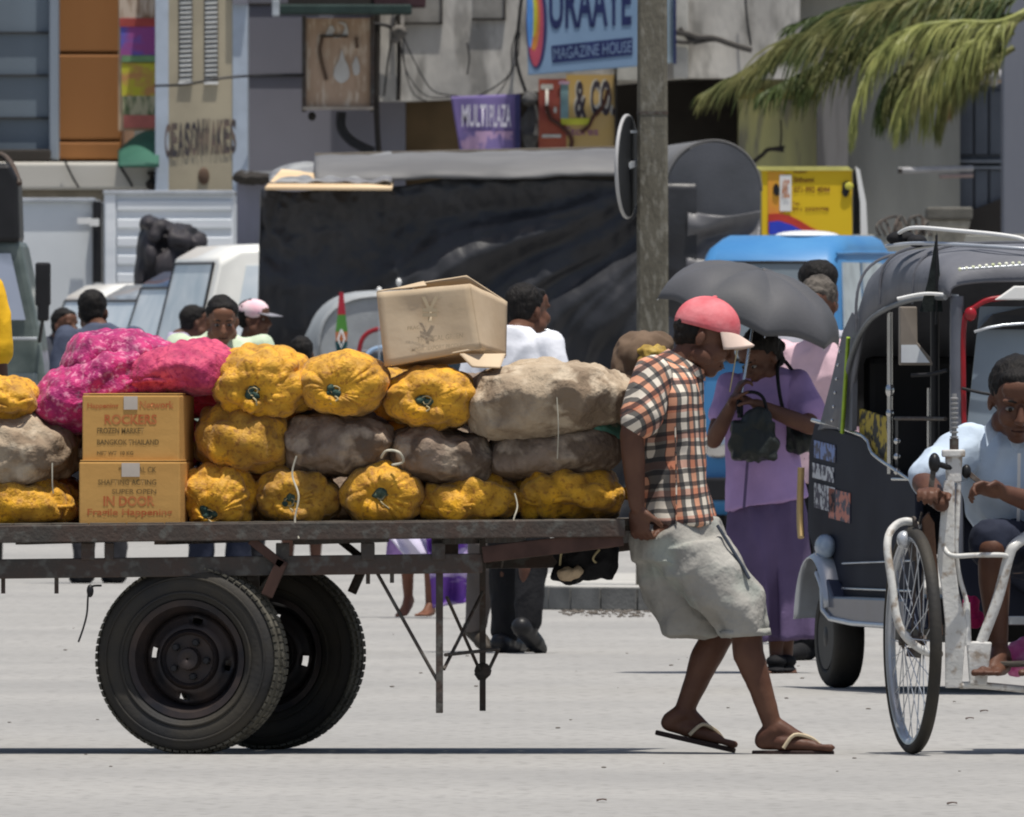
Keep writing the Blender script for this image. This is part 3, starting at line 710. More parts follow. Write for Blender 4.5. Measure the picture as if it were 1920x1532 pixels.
def plaid(name, Mrot=(0,0,0)):
    m = bpy.data.materials.new(name); m.use_nodes = True; nt = m.node_tree; N = nt.nodes; L = nt.links; b = N["Principled BSDF"]
    tc = N.new("ShaderNodeTexCoord"); mp = N.new("ShaderNodeMapping"); L.new(tc.outputs['Object'],mp.inputs[0]); mp.inputs['Rotation'].default_value = Mrot
    nz = N.new("ShaderNodeTexNoise"); nz.inputs['Scale'].default_value = 7; L.new(mp.outputs[0],nz.inputs[0])
    vm = N.new("ShaderNodeVectorMath"); vm.operation='SCALE'; vm.inputs['Scale'].default_value=.022; L.new(nz.outputs['Color'],vm.inputs[0])
    va = N.new("ShaderNodeVectorMath"); va.operation='ADD'; L.new(mp.outputs[0],va.inputs[0]); L.new(vm.outputs[0],va.inputs[1])
    sp = N.new("ShaderNodeSeparateXYZ"); L.new(va.outputs[0],sp.inputs[0])
    def stripe(sock, period, duty, phase):
        a = N.new("ShaderNodeMath"); a.operation='MULTIPLY_ADD'; L.new(sock,a.inputs[0]); a.inputs[1].default_value=1/period; a.inputs[2].default_value=phase
        f = N.new("ShaderNodeMath"); f.operation='FRACT'; L.new(a.outputs[0],f.inputs[0])
        c = N.new("ShaderNodeMath"); c.operation='LESS_THAN'; L.new(f.outputs[0],c.inputs[0]); c.inputs[1].default_value=duty; return c.outputs[0]
    col = None
    def over(prev, colr, fac, k=1.0):
        x = N.new("ShaderNodeMix"); x.data_type='RGBA'
        if k != 1.0:
            mm = N.new("ShaderNodeMath"); mm.operation='MULTIPLY'; L.new(fac,mm.inputs[0]); mm.inputs[1].default_value=k; fac = mm.outputs[0]
        L.new(fac,x.inputs[0])
        if prev is None: x.inputs[6].default_value=(.70,.63,.53,1)
        else: L.new(prev,x.inputs[6])
        x.inputs[7].default_value=(*colr,1); return x.outputs[2]
    ax = N.new("ShaderNodeMath"); ax.operation='MULTIPLY_ADD'; L.new(sp.outputs['Y'],ax.inputs[0]); ax.inputs[1].default_value=.8; L.new(sp.outputs['X'],ax.inputs[2]); u = ax.outputs[0]; v = sp.outputs['Z']
    col = over(col,(.60,.19,.07),stripe(u,.088,.34,.1),.75); col = over(col,(.50,.14,.07),stripe(v,.092,.26,.4),.6)
    col = over(col,(.012,.014,.02),stripe(u,.044,.40,.55),.82); col = over(col,(.012,.014,.02),stripe(v,.042,.36,.2),.80)
    L.new(col,b.inputs['Base Color']); b.inputs['Roughness'].default_value=.85; return m

# ---- the man pulling the cart
YW = YC+.12
W = lambda x,y,dy=0: P(x,y,YW+dy)
T = Thing('person','man in checked shirt, pink cap and grey shorts hauling the handcart, hand on its rail','person',(W(1380,0).x,YW,0))
B = MB()
hc = W(1322,630,.06); hf = Vector((.90,-.08,-.42)); hu = Vector((.42,0,.9))
head_prims(B,hc,hf,hu,1.02,neck=W(1272,700,.06))
B.caps(W(1272,700,.06),W(1255,740,.06),.06,.09)
# torso under the shirt, arms, legs
muscle(B,[(W(1250,740,.06),.10),(W(1262,850,.06),.10),(W(1272,985,.08),.105)])
arm_prims(B,W(1222,705,-.10),W(1184,812,-.16),W(1194,948,-.13),1.08)
hand_prims(B,W(1196,950,-.13),(.10,0.10,-1),(.5,.85,0),(1,-.5,.0),1.25,1.0)
arm_prims(B,W(1262,705,.24),W(1232,815,.34),W(1225,948,.30),1.05)
hand_prims(B,W(1225,950,.30),(.1,-.1,-1),(.5,-.85,0),(1,.5,0),1.2,1.0)
leg_prims(B,W(1262,1010,-.03),W(1398,1168,-.07),W(1449,1362,-.06),1.02,.082,(-.9,0,.1))
leg_prims(B,W(1250,1010,.14),W(1352,1182,.17),W(1280,1338,.17),1.02,.080,(-.7,0,-.5))
foot_prims(B,W(1452,1362,-.06),(1,-.12),1.08); foot_prims(B,W(1281,1334,.17),(1,.05),1.06,pitch=R(13))
T.add('body', remeshed(B,.0055,3,lambda p:.0012*noise.noise(p*40),T.off), M_skin)
face_parts(T,hc,hf,hu,1.02)
# short hair showing below the cap
f,l,u = frame(hf,hu); M = Mx(l,f,u); B = MB(); B.ell(hc-f*.034+u*.012,(.077,.082,.075),M); B.ell(hc-f*.06-u*.03,(.06,.04,.04),M)
T.add('hair', remeshed(B,.006,2,lambda p:.003*noise.noise(p*60),T.off), M_hair)
# shirt: back panel, front, sleeves
B = MB()
def ring(c, rx, ry, n=36, tilt=0, pl=0, ph=0):
    c = Vector(c); return [c+Vector((math.cos(t)*rx*(1+pl*math.sin(7*t+ph)), math.sin(t)*ry*(1+pl*math.sin(5*t+ph)), math.cos(t)*rx*tilt)) for t in [2*math.pi*j/n for j in range(n)]]
B.loft([ring(W(1277,684,.06),.065,.075,tilt=-.3),ring(W(1262,705,.06),.095,.155,tilt=-.45),ring(W(1256,735,.06),.108,.19,tilt=-.25),ring(W(1260,780,.06),.110,.18),ring(W(1263,850,.06),.106,.16),ring(W(1266,900,.06),.109,.16),ring(W(1270,945,.07),.118,.172,pl=.02),ring(W(1275,982,.07),.123,.18,tilt=-.05,pl=.04)])
B.ell(W(1228,712,-.08),(.062,.06,.06)); B.ell(W(1262,712,.22),(.062,.06,.06))
T.add('shirt', remeshed(B,.007,3,wrinkle(.0085,9,(1,1,.6),1),T.off), plaid('checked_cloth',(0,R(6),0)))
B = MB(); B.caps(W(1224,704,-.10),W(1203,780,-.15),.066,.073); T.add('sleeve', remeshed(B,.007,2,wrinkle(.006,14,(1,1,.5),2),T.off), plaid('checked_sleeve',(0,R(32),0)))
B = MB(); B.caps(W(1262,704,.24),W(1238,780,.30),.066,.072); T.add('sleeve', remeshed(B,.007,2,wrinkle(.006,14,(1,1,.5),2),T.off), MATS.get('x') or bpy.data.materials['checked_sleeve'])
B = MB(); B.loft([ring(W(1278,690,.06),.078,.085,tilt=-.55),ring(W(1288,676,.06),.062,.068,tilt=-.6)]); T.add('collar',B,bpy.data.materials['checked_sleeve'],smooth=50,solid=.004)
B = MB(); B.tube(smooth_path([W(1268,984,-.115),W(1268,900,-.112),W(1266,800,-.125)],4),.003,6); T.add('side_seam',B,bpy.data.materials['checked_sleeve'],smooth=60)
# loose shorts hitched up at the near knee
M_short = mat('washed_shorts',(.37,.36,.33),.9,c2=(.24,.23,.21),scale=4,bump=.8,bscale=14,c3=(.31,.33,.30),s3=6,bdist=.025)
B = MB()
B.loft([ring(W(1272,972,.07),.125,.16),ring(W(1272,1010,.06),.155,.18),ring(W(1275,1060,.06),.155,.19,tilt=-.1)])
B.loft([ring(W(1262,1030,.10),.135,.14),ring(W(1276,1100,.12),.135,.13,tilt=-.1),ring(W(1290,1160,.13),.115,.12,tilt=-.1),ring(W(1298,1192,.13),.110,.12,tilt=-.02,pl=.04)])
B.loft([ring(W(1290,1020,-.02),.12,.13,tilt=.2),ring(W(1335,1085,-.05),.105,.125,tilt=.5),ring(W(1378,1135,-.06),.095,.12,tilt=.35),ring(W(1395,1172,-.06),.088,.11,tilt=.05,pl=.05),ring(W(1398,1190,-.06),.080,.10,tilt=.05,pl=.08)])
T.add('shorts', remeshed(B,.007,4,wrinkle(.015,8,(1.3,1,.7),6),T.off), M_short)
B = MB(); B.loft([ring(W(1395,1180,-.06),.078,.10,tilt=.05,pl=.06),ring(W(1399,1193,-.06),.076,.098,tilt=.05,pl=.06)],caps=False); T.add('rolled_hem',B,M_short,smooth=60,solid=.012)
B = MB(); B.tube(smooth_path([W(1345,985,-.10),W(1385,1050,-.13),W(1405,1085,-.15)],4),.006,6); T.add('belt_end',B,mat('dark_strap',(.04,.05,.07),.7),smooth=60)
# cap
f,l,u = frame(hf,hu); M = Mx(l,f,u); M_cap1 = mat('faded_pink_cap',(.58,.10,.12),.8,c2=(.68,.24,.26),scale=10,bump=.2)
u2 = (u*1-f*.18).normalized(); f2 = l.cross(u2)*-1; f2 = u2.cross(l)*-1 if False else (f - u2*f.dot(u2)).normalized()
cc = hc+u*.035-f*.008; g = MB(); rings=[]
for i in range(12):
    a = R(-8+98*i/11); rings.append([cc+(f2*math.cos(t)*.108+l*math.sin(t)*.086)*max(math.cos(a),.02)*(1+.012*math.cos(6*t))+u2*math.sin(a)*.095 for t in [2*math.pi*j/48 for j in range(48)]])
g.loft(rings,caps=False); cp = T.add('cap',g,M_cap1,smooth=60,solid=.005)
g = MB(); g.ell(cc+u2*.097,(.009,.009,.006)); T.add('cap_button',g,M_cap1,parent=cp,smooth=60)
g = MB()
def vis(uu,vv):
    t = R(-62+124*uu); r = 1+vv*.6*math.cos(R(-62+124*uu))**.6
    p = f2*math.cos(t)*.104*(1+vv*.62)+l*math.sin(t)*.084*(1+.10*vv); return cc+p-u2*(.004+.022*vv+.05*(math.sin(t)**2)*vv)
g.grid(21,9,vis); T.add('visor',g,mat('cream_visor',(.74,.58,.50),.8),parent=cp,smooth=60,solid=.006)
g = MB(); g.tube([W(1384,646,.0),W(1376,690,.02),W(1368,735,.03)],.0022,5); T.add('cord',g,M_twine)
# rubber sandals
M_sole = mat('brown_rubber',(.05,.032,.028),.8,var=.3)
for ank,d,pit in ((W(1452,1362,-.06),Vector((1,-.12,0)),0),(W(1281,1334,.17),Vector((1,.05,0)),R(13))):
    d.normalize(); l_ = Vector((-d.y,d.x,0)); Rr = Matrix.Rotation(pit,3,l_); D = Rr@d; U = Rr@Vector((0,0,1)); a = ank
    out=[]
    for k in range(30):
        t = 2*math.pi*k/30; x = math.cos(t); wd = .050 if x>0 else .037
        out.append(a+D*(.062+.138*x)+l_*(math.sin(t)*(wd+.006*x))-U*.097)
    g = MB(); g.prism(out,U*.017)
    so = T.add('sandal',g,M_sole,bevel=.004)
    g = MB()
    for s in (-1,1): g.tube(smooth_path([a+D*.150-U*.060,a+D*.12-U*.038+l_*s*.012,a+D*.07-U*.028+l_*s*.038,a+D*.035-U*.072+l_*s*.045],4),.0065,6,flat=1.3)
    T.add('thong_strap',g,mat('cream_strap',(.62,.52,.36),.6) if 'cream_strap' not in MATS else MATS['cream_strap'],parent=so,smooth=60)

# ---- other people: standing or walking figures built from joints
def cloth(col, nm, **k): return mat(nm, col, .85, var=.25, scale=5, bump=.25, bscale=35, **k)
def person(label, px, Y, H, yaw, shirt=None, bottom=None, skirt=None, arms=None, stride=.0, skin=None, hair='short', hairm=None, face=False, lookdown=0, shoes=None,
           sleeve=.5, feet=True, vox=.009, hx=0, collar=False, build=1.0, group=None, longshirt=0, headyaw=0, hem=None, drop=0):
    """yaw: 0 faces the camera, 90 faces right, 180 away"""
    k = H; base = Vector((PX(px,Y),Y,0)); a = R(yaw)
    fw = Vector((math.sin(a),-math.cos(a),0)); lf = Vector((math.cos(a),math.sin(a),0)) # lf: towards picture right when facing the camera
    T = Thing('person',label,'person',base,group=group)
    J = lambda x,y,z: base+(lf*x+fw*y)*k+Vector((0,0,z*k))
    skin = skin or M_skin; B = MB(); f = build
    hd = J(hx*1.0,.035+.02*(lookdown>0)+drop*.8,.925-drop); ha = a+R(headyaw)
    hf = Vector((math.sin(ha),-math.cos(ha),-math.tan(R(lookdown))))
    head_prims(B,hd,hf,(0,0,1),k/1.7,neck=J(0,0,.82))
    muscle(B,[(J(0,0,.765),.052*k),(J(0,0,.74),.06*k),(J(0,0,.55),.062*k)])
    for s in (-1,1): B.caps(J(0,0,.785),J(s*.09*f,0,.785),.030*k,.030*k)
    arms = arms or {}
    AR = {}
    for s in (-1,1):
        el, wr, hd_ = arms.get(s, ((s*.14,-.02,.64),(s*.15,.04,.50),(0,.2,-1)))
        sh = J(s*.105*f,0,.795); E = J(*el); Wt = J(*wr); AR[s]=(sh,E,Wt)
        arm_prims(B,sh,E,Wt,k/1.75*f)
        d = lf*hd_[0]+fw*hd_[1]+Vector((0,0,hd_[2])); hand_prims(B,Wt,d,-lf*s+fw*-.2,fw,.7,k/1.8)
    LG = {}
    for s in (-1,1):
        st = stride*s; hip = J(s*.052,0,.50); kn = J(s*.055,st*.55+.015,.275); an = J(s*.055,st,.048+(.03 if st<0 else 0)); LG[s]=(hip,kn,an)
        leg_prims(B,hip,kn,an,k/1.7,.075,-fw)
        if feet and not shoes: foot_prims(B,an,fw,k/1.75,pitch=(R(22) if st<-.02 else 0))
    T.add('body', remeshed(B,vox,3,None,T.off), skin)
    if face: face_parts(T,hd,hf,(0,0,1),k/1.7)
    if hair: hair_part(T,hd,hf,(0,0,1),k/1.7,hairm,hair,vox,seed=int(px)%17)
    if shirt:
        B = MB(); rg = lambda z,rx,ry,y=0,pl=0: [J(math.cos(t)*rx*(1+pl*math.sin(6*t)),y+math.sin(t)*ry*(1+pl*math.sin(6*t+1)),z) for t in [2*math.pi*j/32 for j in range(32)]]
        zb = .50-longshirt
        B.loft([rg(.84,.036,.036),rg(.822,.062*f,.045),rg(.79,.095*f,.060),rg(.74,.108*f,.070,.004),rg(.66,.098*f,.066),rg(.60,.094*f,.064),rg(.54,.100*f,.070),rg(zb,.106*f,.075,pl=.02)])
        for s in (-1,1):
            sh,E,Wt = AR[s]; B.ell(sh-Vector((0,0,.008*k)),[.034*k]*3); B.caps(J(0,0,.80),sh-Vector((0,0,.008*k)),.036*k,.031*k)
            if sleeve < 1: B.caps(sh,sh.lerp(E,sleeve*1.35),.036*k*f,.039*k*f)
            else: muscle(B,[(sh,.036*k),(E,.030*k),(E.lerp(Wt,.85),.024*k)])
        sm = T.add('shirt', remeshed(B,vox,3,wrinkle(.007*k/1.6,10,(1,1,.6),px%9),T.off), shirt)
        if collar:
            g = MB()
            for s in (-1,1): g.add([J(s*.006,.056,.805),J(s*.048,.052,.79),J(s*.042,.02,.836),J(s*.016,.046,.838)],[(0,1,2,3)])
            T.add('collar',g,shirt,solid=.004*k,parent=sm)
            g = MB(); g.bar(J(0,.075,.78),J(0,.078,.54),.012*k,.004*k,up=fw); T.add('button_placket',g,shirt,parent=sm)
    if bottom:
        B = MB()
        B.ell(J(0,0,.52),(.098*k*f,.07*k,.06*k),Mx(lf,fw,Vector((0,0,1))))
        for s in (-1,1):
            hip,kn,an = LG[s]; e = an if not hem else kn.lerp(an,hem)
            if hem is not None and hem<=0: muscle(B,[(hip,.054*k),(hip.lerp(kn,1+hem),.047*k)])
            else: muscle(B,[(hip,.054*k),(kn,.042*k),(e+Vector((0,0,.005)),.035*k)])
        T.add('trousers', remeshed(B,vox,3,wrinkle(.006,12,(1,1,.7),px%5),T.off), bottom)
    if skirt:
        B = MB(); zz = [.60,.52,.42,.32,.22,.10 if hem is None else hem]; rings=[]
        for i,z in enumerate(zz):
            t_ = i/5; rx = .088+.040*t_**.7; ry=.068+.035*t_
            rings.append([J(math.cos(t)*(rx+ .012*t_*math.sin(11*t+px)),math.sin(t)*(ry+.012*t_*math.sin(9*t)),z+.004*math.sin(3*t)*t_) for t in [2*math.pi*j/72 for j in range(72)]])
        B.loft(rings); T.add('skirt', remeshed(B,vox,2,wrinkle(.007,10,(1,1,.25),px%7),T.off), skirt)
    if shoes:
        for s in (-1,1):
            hip,kn,an = LG[s]; g = MB(); R_ = Matrix.Rotation(R(22) if stride*s<-.02 else 0,3,lf); D = R_@fw; U = R_@Vector((0,0,1))
            g.caps(an-D*.03*k-U*.022*k,an+D*.075*k-U*.028*k,.027*k,.022*k); g.caps(an,an-U*.015*k,.028*k,.030*k)
            g.caps(an+D*.05*k-U*.028*k,an+D*.10*k-U*.032*k,.025*k,.018*k)
            T.add('shoe',remeshed(g,.007,2,None,T.off),shoes)
    return T, J, hd, hf
skin2 = M_skin2
M_navy = cloth((.02,.025,.045),'navy_cloth'); M_char = cloth((.035,.035,.04),'charcoal_cloth'); M_gbrown = cloth((.14,.12,.11),'grey_brown_cloth')
M_lilac = cloth((.42,.28,.52),'lilac_blouse'); M_skirtp = cloth((.12,.085,.17),'purple_skirt')

# yellow-sleeved person cut by the left edge
person('person in a yellow short-sleeved shirt at the left edge, only the arm in frame',-133,82.9,1.93,170,shirt=cloth((.80,.46,.02),'yellow_shirt'),bottom=M_char,build=1.0,sleeve=.42,
    arms={-1:((-.125,.0,.63),(-.14,.03,.49),(0,.1,-1)),1:((.125,0,.63),(.14,.04,.49),(0,.1,-1))})
# group at the back left
person('man in a dark shirt farthest left of the group behind the sacks',103,174,1.77,40,drop=.04,shirt=cloth((.045,.05,.065),'dark_shirt'),bottom=M_char,shoes=M_black)
person('man seen from behind in a slate-blue shirt with thick black hair',188,142,1.82,200,drop=.045,build=1.12,shirt=cloth((.07,.085,.13),'slate_shirt'),bottom=M_char,shoes=M_black,headyaw=-30)
person('short man in a lavender shirt looking right behind the pink sack',335,176,1.81,100,drop=.045,shirt=cloth((.55,.48,.68),'lavender_shirt'),bottom=M_char,shoes=M_black)
Tg,J,hd,hf = person('man in a pale green collared shirt facing the camera, looking down',412,124,1.735,5,drop=.05,shirt=cloth((.60,.70,.52),'pale_green_shirt'),bottom=M_navy,shoes=M_black,face=True,lookdown=16,collar=True,skin=skin2,build=1.15)
# pink capped person behind him
Tp,J,hd,hf = person('person in a pink and white cap behind the man in pale green',462,150,1.70,60,shirt=cloth((.10,.09,.10),'dusky_shirt'),bottom=M_char,shoes=M_black,face=True)
g = MB(); k=1.70/1.7
f_,l_,u_ = frame(hf); M = Mx(l_,f_,u_); B=MB(); B.ell(hd+u_*.05-f_*.01,(.088,.105,.075),M); Tp.add('cap',remeshed(B,.009,2,None,Tp.off),mat('pink_white_cap',(.78,.48,.55),.8,c2=(.8,.7,.7),scale=14))
g.grid(9,5,lambda u,v: hd+u_*(.035-.02*v)+f_*(.07+.09*v)+l_*((u-.5)*.15)); Tp.add('visor',g,mat('grey_visor',(.25,.25,.28),.7),solid=.006,smooth=60)
person('short dark-haired person in black and lilac behind the yellow sacks',566,140,1.46,185,shirt=M_black,skirt=cloth((.40,.32,.62),'lilac_skirt'),hem=.26)
person('barefoot person in a brown dress hidden behind the open cardboard box',786,YG(1158),1.36,-20,shirt=M_lilac,skirt=cloth((.30,.18,.42),'violet_skirt'),hem=.22,stride=.03,skin=mat('skin_warm',(.20,.085,.05),.5,var=.3))
Tw,J,hd,hf = person('man in a white shirt and black trousers walking behind the load, head turned away',968,YG(1225),1.74,155,drop=.045,shirt=cloth((.72,.74,.80),'white_shirt'),bottom=M_black,shoes=M_blkplastic,stride=.05,headyaw=-25,build=.94)
person('person in grey-brown trousers stepping behind the cart stand, hidden above by the load',940,YG(1222),1.50,25,shirt=cloth((.2,.18,.2),'dull_shirt'),bottom=M_gbrown,shoes=mat('brown_shoe',(.05,.04,.03),.6),stride=.06,hair='short')
# striped violet cloth hanging behind the stand
g = MB(); Yv = YG(1160)
def vf(u,v):
    x = 800+u*105+v*12; y = 1008+v*132-18*u*v; p = P(x,y,Yv); return p+Vector((0,.05*math.sin(u*17+v*2)+.03*math.sin(v*9),0))
g.grid(40,24,vf); m = mat('violet_stripes',(.15,.06,.34),.8,c2=(.42,.34,.55),scale=2.6,stretch=(1.5,.3,6),contrast=(.48,.54))
o = link_mesh('shawl',g,m,smooth=60,solid=.008); o['label']='violet shawl with pale stripes hanging behind the cart\'s stand legs'; o['category']='shawl'
g = MB(); g.grid(24,10,lambda u,v: P(728+u*108+v*30,1004+v*36,Yv+.1)+Vector((0,.03*math.sin(u*15),0))); o = link_mesh('cloth_bundle',g,cloth((.70,.66,.82),'white_cloth'),smooth=60,solid=.01); o['label']='white cloth seen under the deck left of the violet shawl'; o['category']='cloth'

# ---- woman with the black umbrella
YU = YG(1262)
U_ = lambda x,y,dy=0: P(x,y,YU+dy)
Tm = Thing('person','woman in lilac blouse and long purple skirt, head bowed under a black umbrella','person',(PX(1440,YU),YU,0))
B = MB(); hc = U_(1425,668,-.02); hf = Vector((-.62,-.62,-.55))
head_prims(B,hc,hf,(0,0,1),.94,neck=U_(1440,715,.05))
muscle(B,[(U_(1440,720,.05),.09),(U_(1436,800,.05),.10),(U_(1440,940,.05),.12)])
arm_prims(B,U_(1495,722,.02),U_(1520,800,-.14),U_(1418,758,-.22),.98); hand_prims(B,U_(1415,756,-.22),(-1,-.1,.45),(-.3,0.2,-1),(0,-.8,.6),1.1,.9)
arm_prims(B,U_(1370,722,.0),U_(1338,826,-.08),U_(1376,752,-.22),.95); hand_prims(B,U_(1376,754,-.22),(.35,-.1,1),(.9,.2,-.2),(0,-1,.2),1.1,.9)
for s,x in ((-1,1455),(1,1474)):
    leg_prims(B,U_(1440+s*22,980,.05),U_(x,1110,.04),U_(x,1232,.0 if s<0 else .06),.9,.075); foot_prims(B,U_(x,1234,.0 if s<0 else .06),(.1*s-.05,-1),.9)
Tm.add('body',remeshed(B,.0065,3,None,Tm.off),M_skin); face_parts(Tm,hc,hf,(0,0,1),.94); hair_part(Tm,hc,hf,(0,0,1),.95,None,'bun',.007)
def rg(x,y,rx,ry,dy=.05,sk=0,n=36,pl=0,ph=0,m_=9): 
    c = U_(x,y,dy); return [c+Vector((math.cos(t)*(rx+pl*math.sin(m_*t+ph)),math.sin(t)*(ry+pl*math.sin((m_-2)*t+ph)),math.cos(t)*rx*sk)) for t in [2*math.pi*j/n for j in range(n)]]
B = MB(); B.loft([rg(1438,690,.06,.06),rg(1438,705,.14,.10),rg(1434,740,.165,.125),rg(1430,790,.150,.13),rg(1428,850,.155,.13),rg(1434,900,.165,.145),rg(1438,945,.172,.155,sk=.18,pl=.004)])
B.caps(U_(1498,722,.02),U_(1516,772,-.07),.064,.07); B.caps(U_(1370,722,0),U_(1352,775,-.04),.055,.062)
Tm.add('blouse',remeshed(B,.007,3,wrinkle(.008,9,(1,1,.5),3),Tm.off),M_lilac)
g = MB(); g.bar(U_(1402,860,-.12),U_(1395,952,-.13),.012,.01,up=(0,1,0)); Tm.add('blouse_slit',g,M_skirtp)
B = MB(); n=80; B.loft([rg(1438,900,.14,.12,n=n),rg(1440,960,.165,.14,n=n,pl=.004),rg(1440,1040,.175,.15,n=n,pl=.008,ph=1),rg(1441,1120,.18,.15,n=n,pl=.03,ph=1.2,m_=13),rg(1443,1198,.185,.155,n=n,pl=.038,ph=1.4,m_=13,sk=.05)])
Tm.add('skirt',remeshed(B,.007,2,wrinkle(.014,10,(1.3,1,.12),2),Tm.off),M_skirtp)
for s,x in ((-1,1455),(1,1474)):
    g = MB(); a = U_(x,1240,.0 if s<0 else .06); a.z=.02; g.ell(a+Vector((0,-.06,-.006)),(.045,.125,.013)); g.ell(a+Vector((0,-.08,.03)),(.044,.05,.028)); Tm.add('sandal',remeshed(g,.006,1,None,Tm.off),M_black)
# umbrella
Tu = Thing('umbrella','open black umbrella tilted over the woman in lilac','umbrella',U_(1385,760,-.25))
ap = U_(1412,516,-.05); ax = Vector((.20,-.16,.95)).normalized(); hu_ = U_(1388,752,-.24)
ax = Vector((-.10,-.05,1)).normalized()
e1 = (Vector((1,0,-.30))).normalized(); n_ = e1.cross(Vector((0,1,-.12))).normalized()*1; 
e1 = Vector((.955,0,-.27)).normalized(); e2 = Vector((-.0,.97,.10)).normalized(); e2=(e2-e1*e2.dot(e1)).normalized(); n_=e1.cross(e2).normalized()
if n_.z<0: n_=-n_
ctr = U_(1402,608,-.05); Ru=.40; Hd=.235; rings=[]; NG=8
for i in range(13):
    a = i/12; rr_ = math.sin(a*math.pi/2*.98); hh=math.cos(a*math.pi/2*.98)
    ring_=[]
    for j in range(96):
        t=2*math.pi*j/96+.2; g_=((t-.2)/(2*math.pi)*NG)%1; sc=1-(.075*math.sin(math.pi*g_)*a)
        ring_.append(ctr+(e1*math.cos(t)+e2*math.sin(t))*Ru*max(rr_,.01)*sc+n_*(Hd*hh + .028*math.sin(math.pi*g_)*math.sin(a*2.2)))
    rings.append(ring_)
g = MB(); g.loft(rings,caps=False); can=Tu.add('canopy',g,mat('umbrella_cloth',(.075,.077,.083),.6,c2=(.10,.10,.108),scale=3,bump=.1),smooth=25,solid=.0015)
for j in range(NG):
    t=2*math.pi*j/NG+.2; g=MB(); pts=[ctr+(e1*math.cos(t)+e2*math.sin(t))*Ru*max(math.sin(a*math.pi/2*.98),.01)+n_*(Hd*math.cos(a*math.pi/2*.98)-.006) for a in [i/8 for i in range(9)]]
    g.tube(pts,.0022,5); Tu.add('rib',g,M_chrome)
g=MB(); g.tube([ctr+n_*(Hd+.012),ctr+n_*(Hd-.02),hu_],.0055,8); Tu.add('shaft',g,M_chrome,smooth=60)
g=MB(); g.tube([hu_+Vector((0,0,.03)),hu_+Vector((0,0,-.07))],.013,10); Tu.add('grip',g,M_blkplastic,smooth=60)
# handbags
for lab,(x0,y0,x1,y1),dy,st in (('soft black handbag held in front of the woman in lilac',(1366,762,1462,868),-.28,[(1384,775,-.26),(1386,745,-.25),(1408,735,-.26),(1430,745,-.26),(1440,780,-.26)]),
    ('black shoulder bag on a strap at the woman in lilac\'s hip, tucked under her elbow',(1468,762,1546,852),-.02,[(1474,790,-.03),(1462,740,-.12),(1458,690,-.06),(1470,676,.03),(1500,720,.12),(1530,790,.08)])):
    c = U_((x0+x1)/2,(y0+y1)/2,dy); Tb = Thing('handbag',lab,'handbag',c); w=(x1-x0)/S(YU)/2; h=(y1-y0)/S(YU)/2
    B=MB(); B.box(c-Vector((0,0,h*.2)),(w*1.7,.07,h*1.3)); B.ell(c-Vector((0,0,h*.35)),(w*.98,.065,h*.6)); B.ell(c+Vector((w*.1,0,h*.45)),(w*.62,.04,h*.5))
    Tb.add('bag_body',remeshed(B,.006,3,wrinkle(.011,15,(1.3,1,.6),4),Tb.off),mat('bag_leather',(.02,.024,.022),.45,bump=.3) if 'bag_leather' not in MATS else MATS['bag_leather'])
    g=MB(); g.curve([U_(*p) for p in st],.008,6); Tb.add('strap',g,M_black,smooth=60)
person('person in a pale pink shirt and black trousers behind the woman in lilac, greying hair',1546,YG(1238),1.68,-20,shirt=cloth((.72,.50,.56),'pale_pink_shirt'),bottom=M_black,hairm=M_ghair,hair='short',build=1.1,lookdown=20,longshirt=.04,shoes=M_black,face=True)
person('tall dark-haired person whose hair shows above the greying head',1530,YG(1208),1.76,160,shirt=cloth((.4,.4,.45),'grey_shirt'),bottom=M_char,hair='curly',shoes=M_black)
# ---------------------------------------------------------------- vehicles
class Loc:
    """local frame: x across (picture right), y away from the camera, z up, turned by th"""
    def __init__(s, px, Y, th): s.o = Vector((PX(px,Y),Y,0)); s.c, s.s = math.cos(th), math.sin(th); s.th = th
    def __call__(s, x, y, z): return s.o+Vector((x*s.c-y*s.s, x*s.s+y*s.c, z))
    def M(s): return Matrix.Rotation(s.th,3,'Z')
def wheel(T, c, axis, Rr, w, m_rim=None, name='wheel', lugs=False):
    a = Vector(axis).normalized(); g = MB(); h = w/2
    g.lathe(c,a,[(Rr*.62,-h*.7),(Rr*.70,-h),(Rr*.88,-h),(Rr*.97,-h*.75),(Rr,-h*.3),(Rr,h*.3),(Rr*.97,h*.75),(Rr*.88,h),(Rr*.70,h),(Rr*.62,h*.7)],40)
    t = T.add(name,g,M_tyre,smooth=40)
    g = MB(); g.lathe(Vector(c),a,[(Rr*.64,-h*.95),(Rr*.60,-h*.4),(Rr*.35,-h*.55),(Rr*.2,-h*.95),(Rr*.02,-h*1.0)],32); g.lathe(Vector(c),a,[(Rr*.64,h*.95),(Rr*.60,h*.4),(Rr*.35,h*.55),(Rr*.2,h*.95),(Rr*.02,h*1.0)],32)
    T.add('rim',g,m_rim or M_chrome,parent=t,smooth=40)
    return t

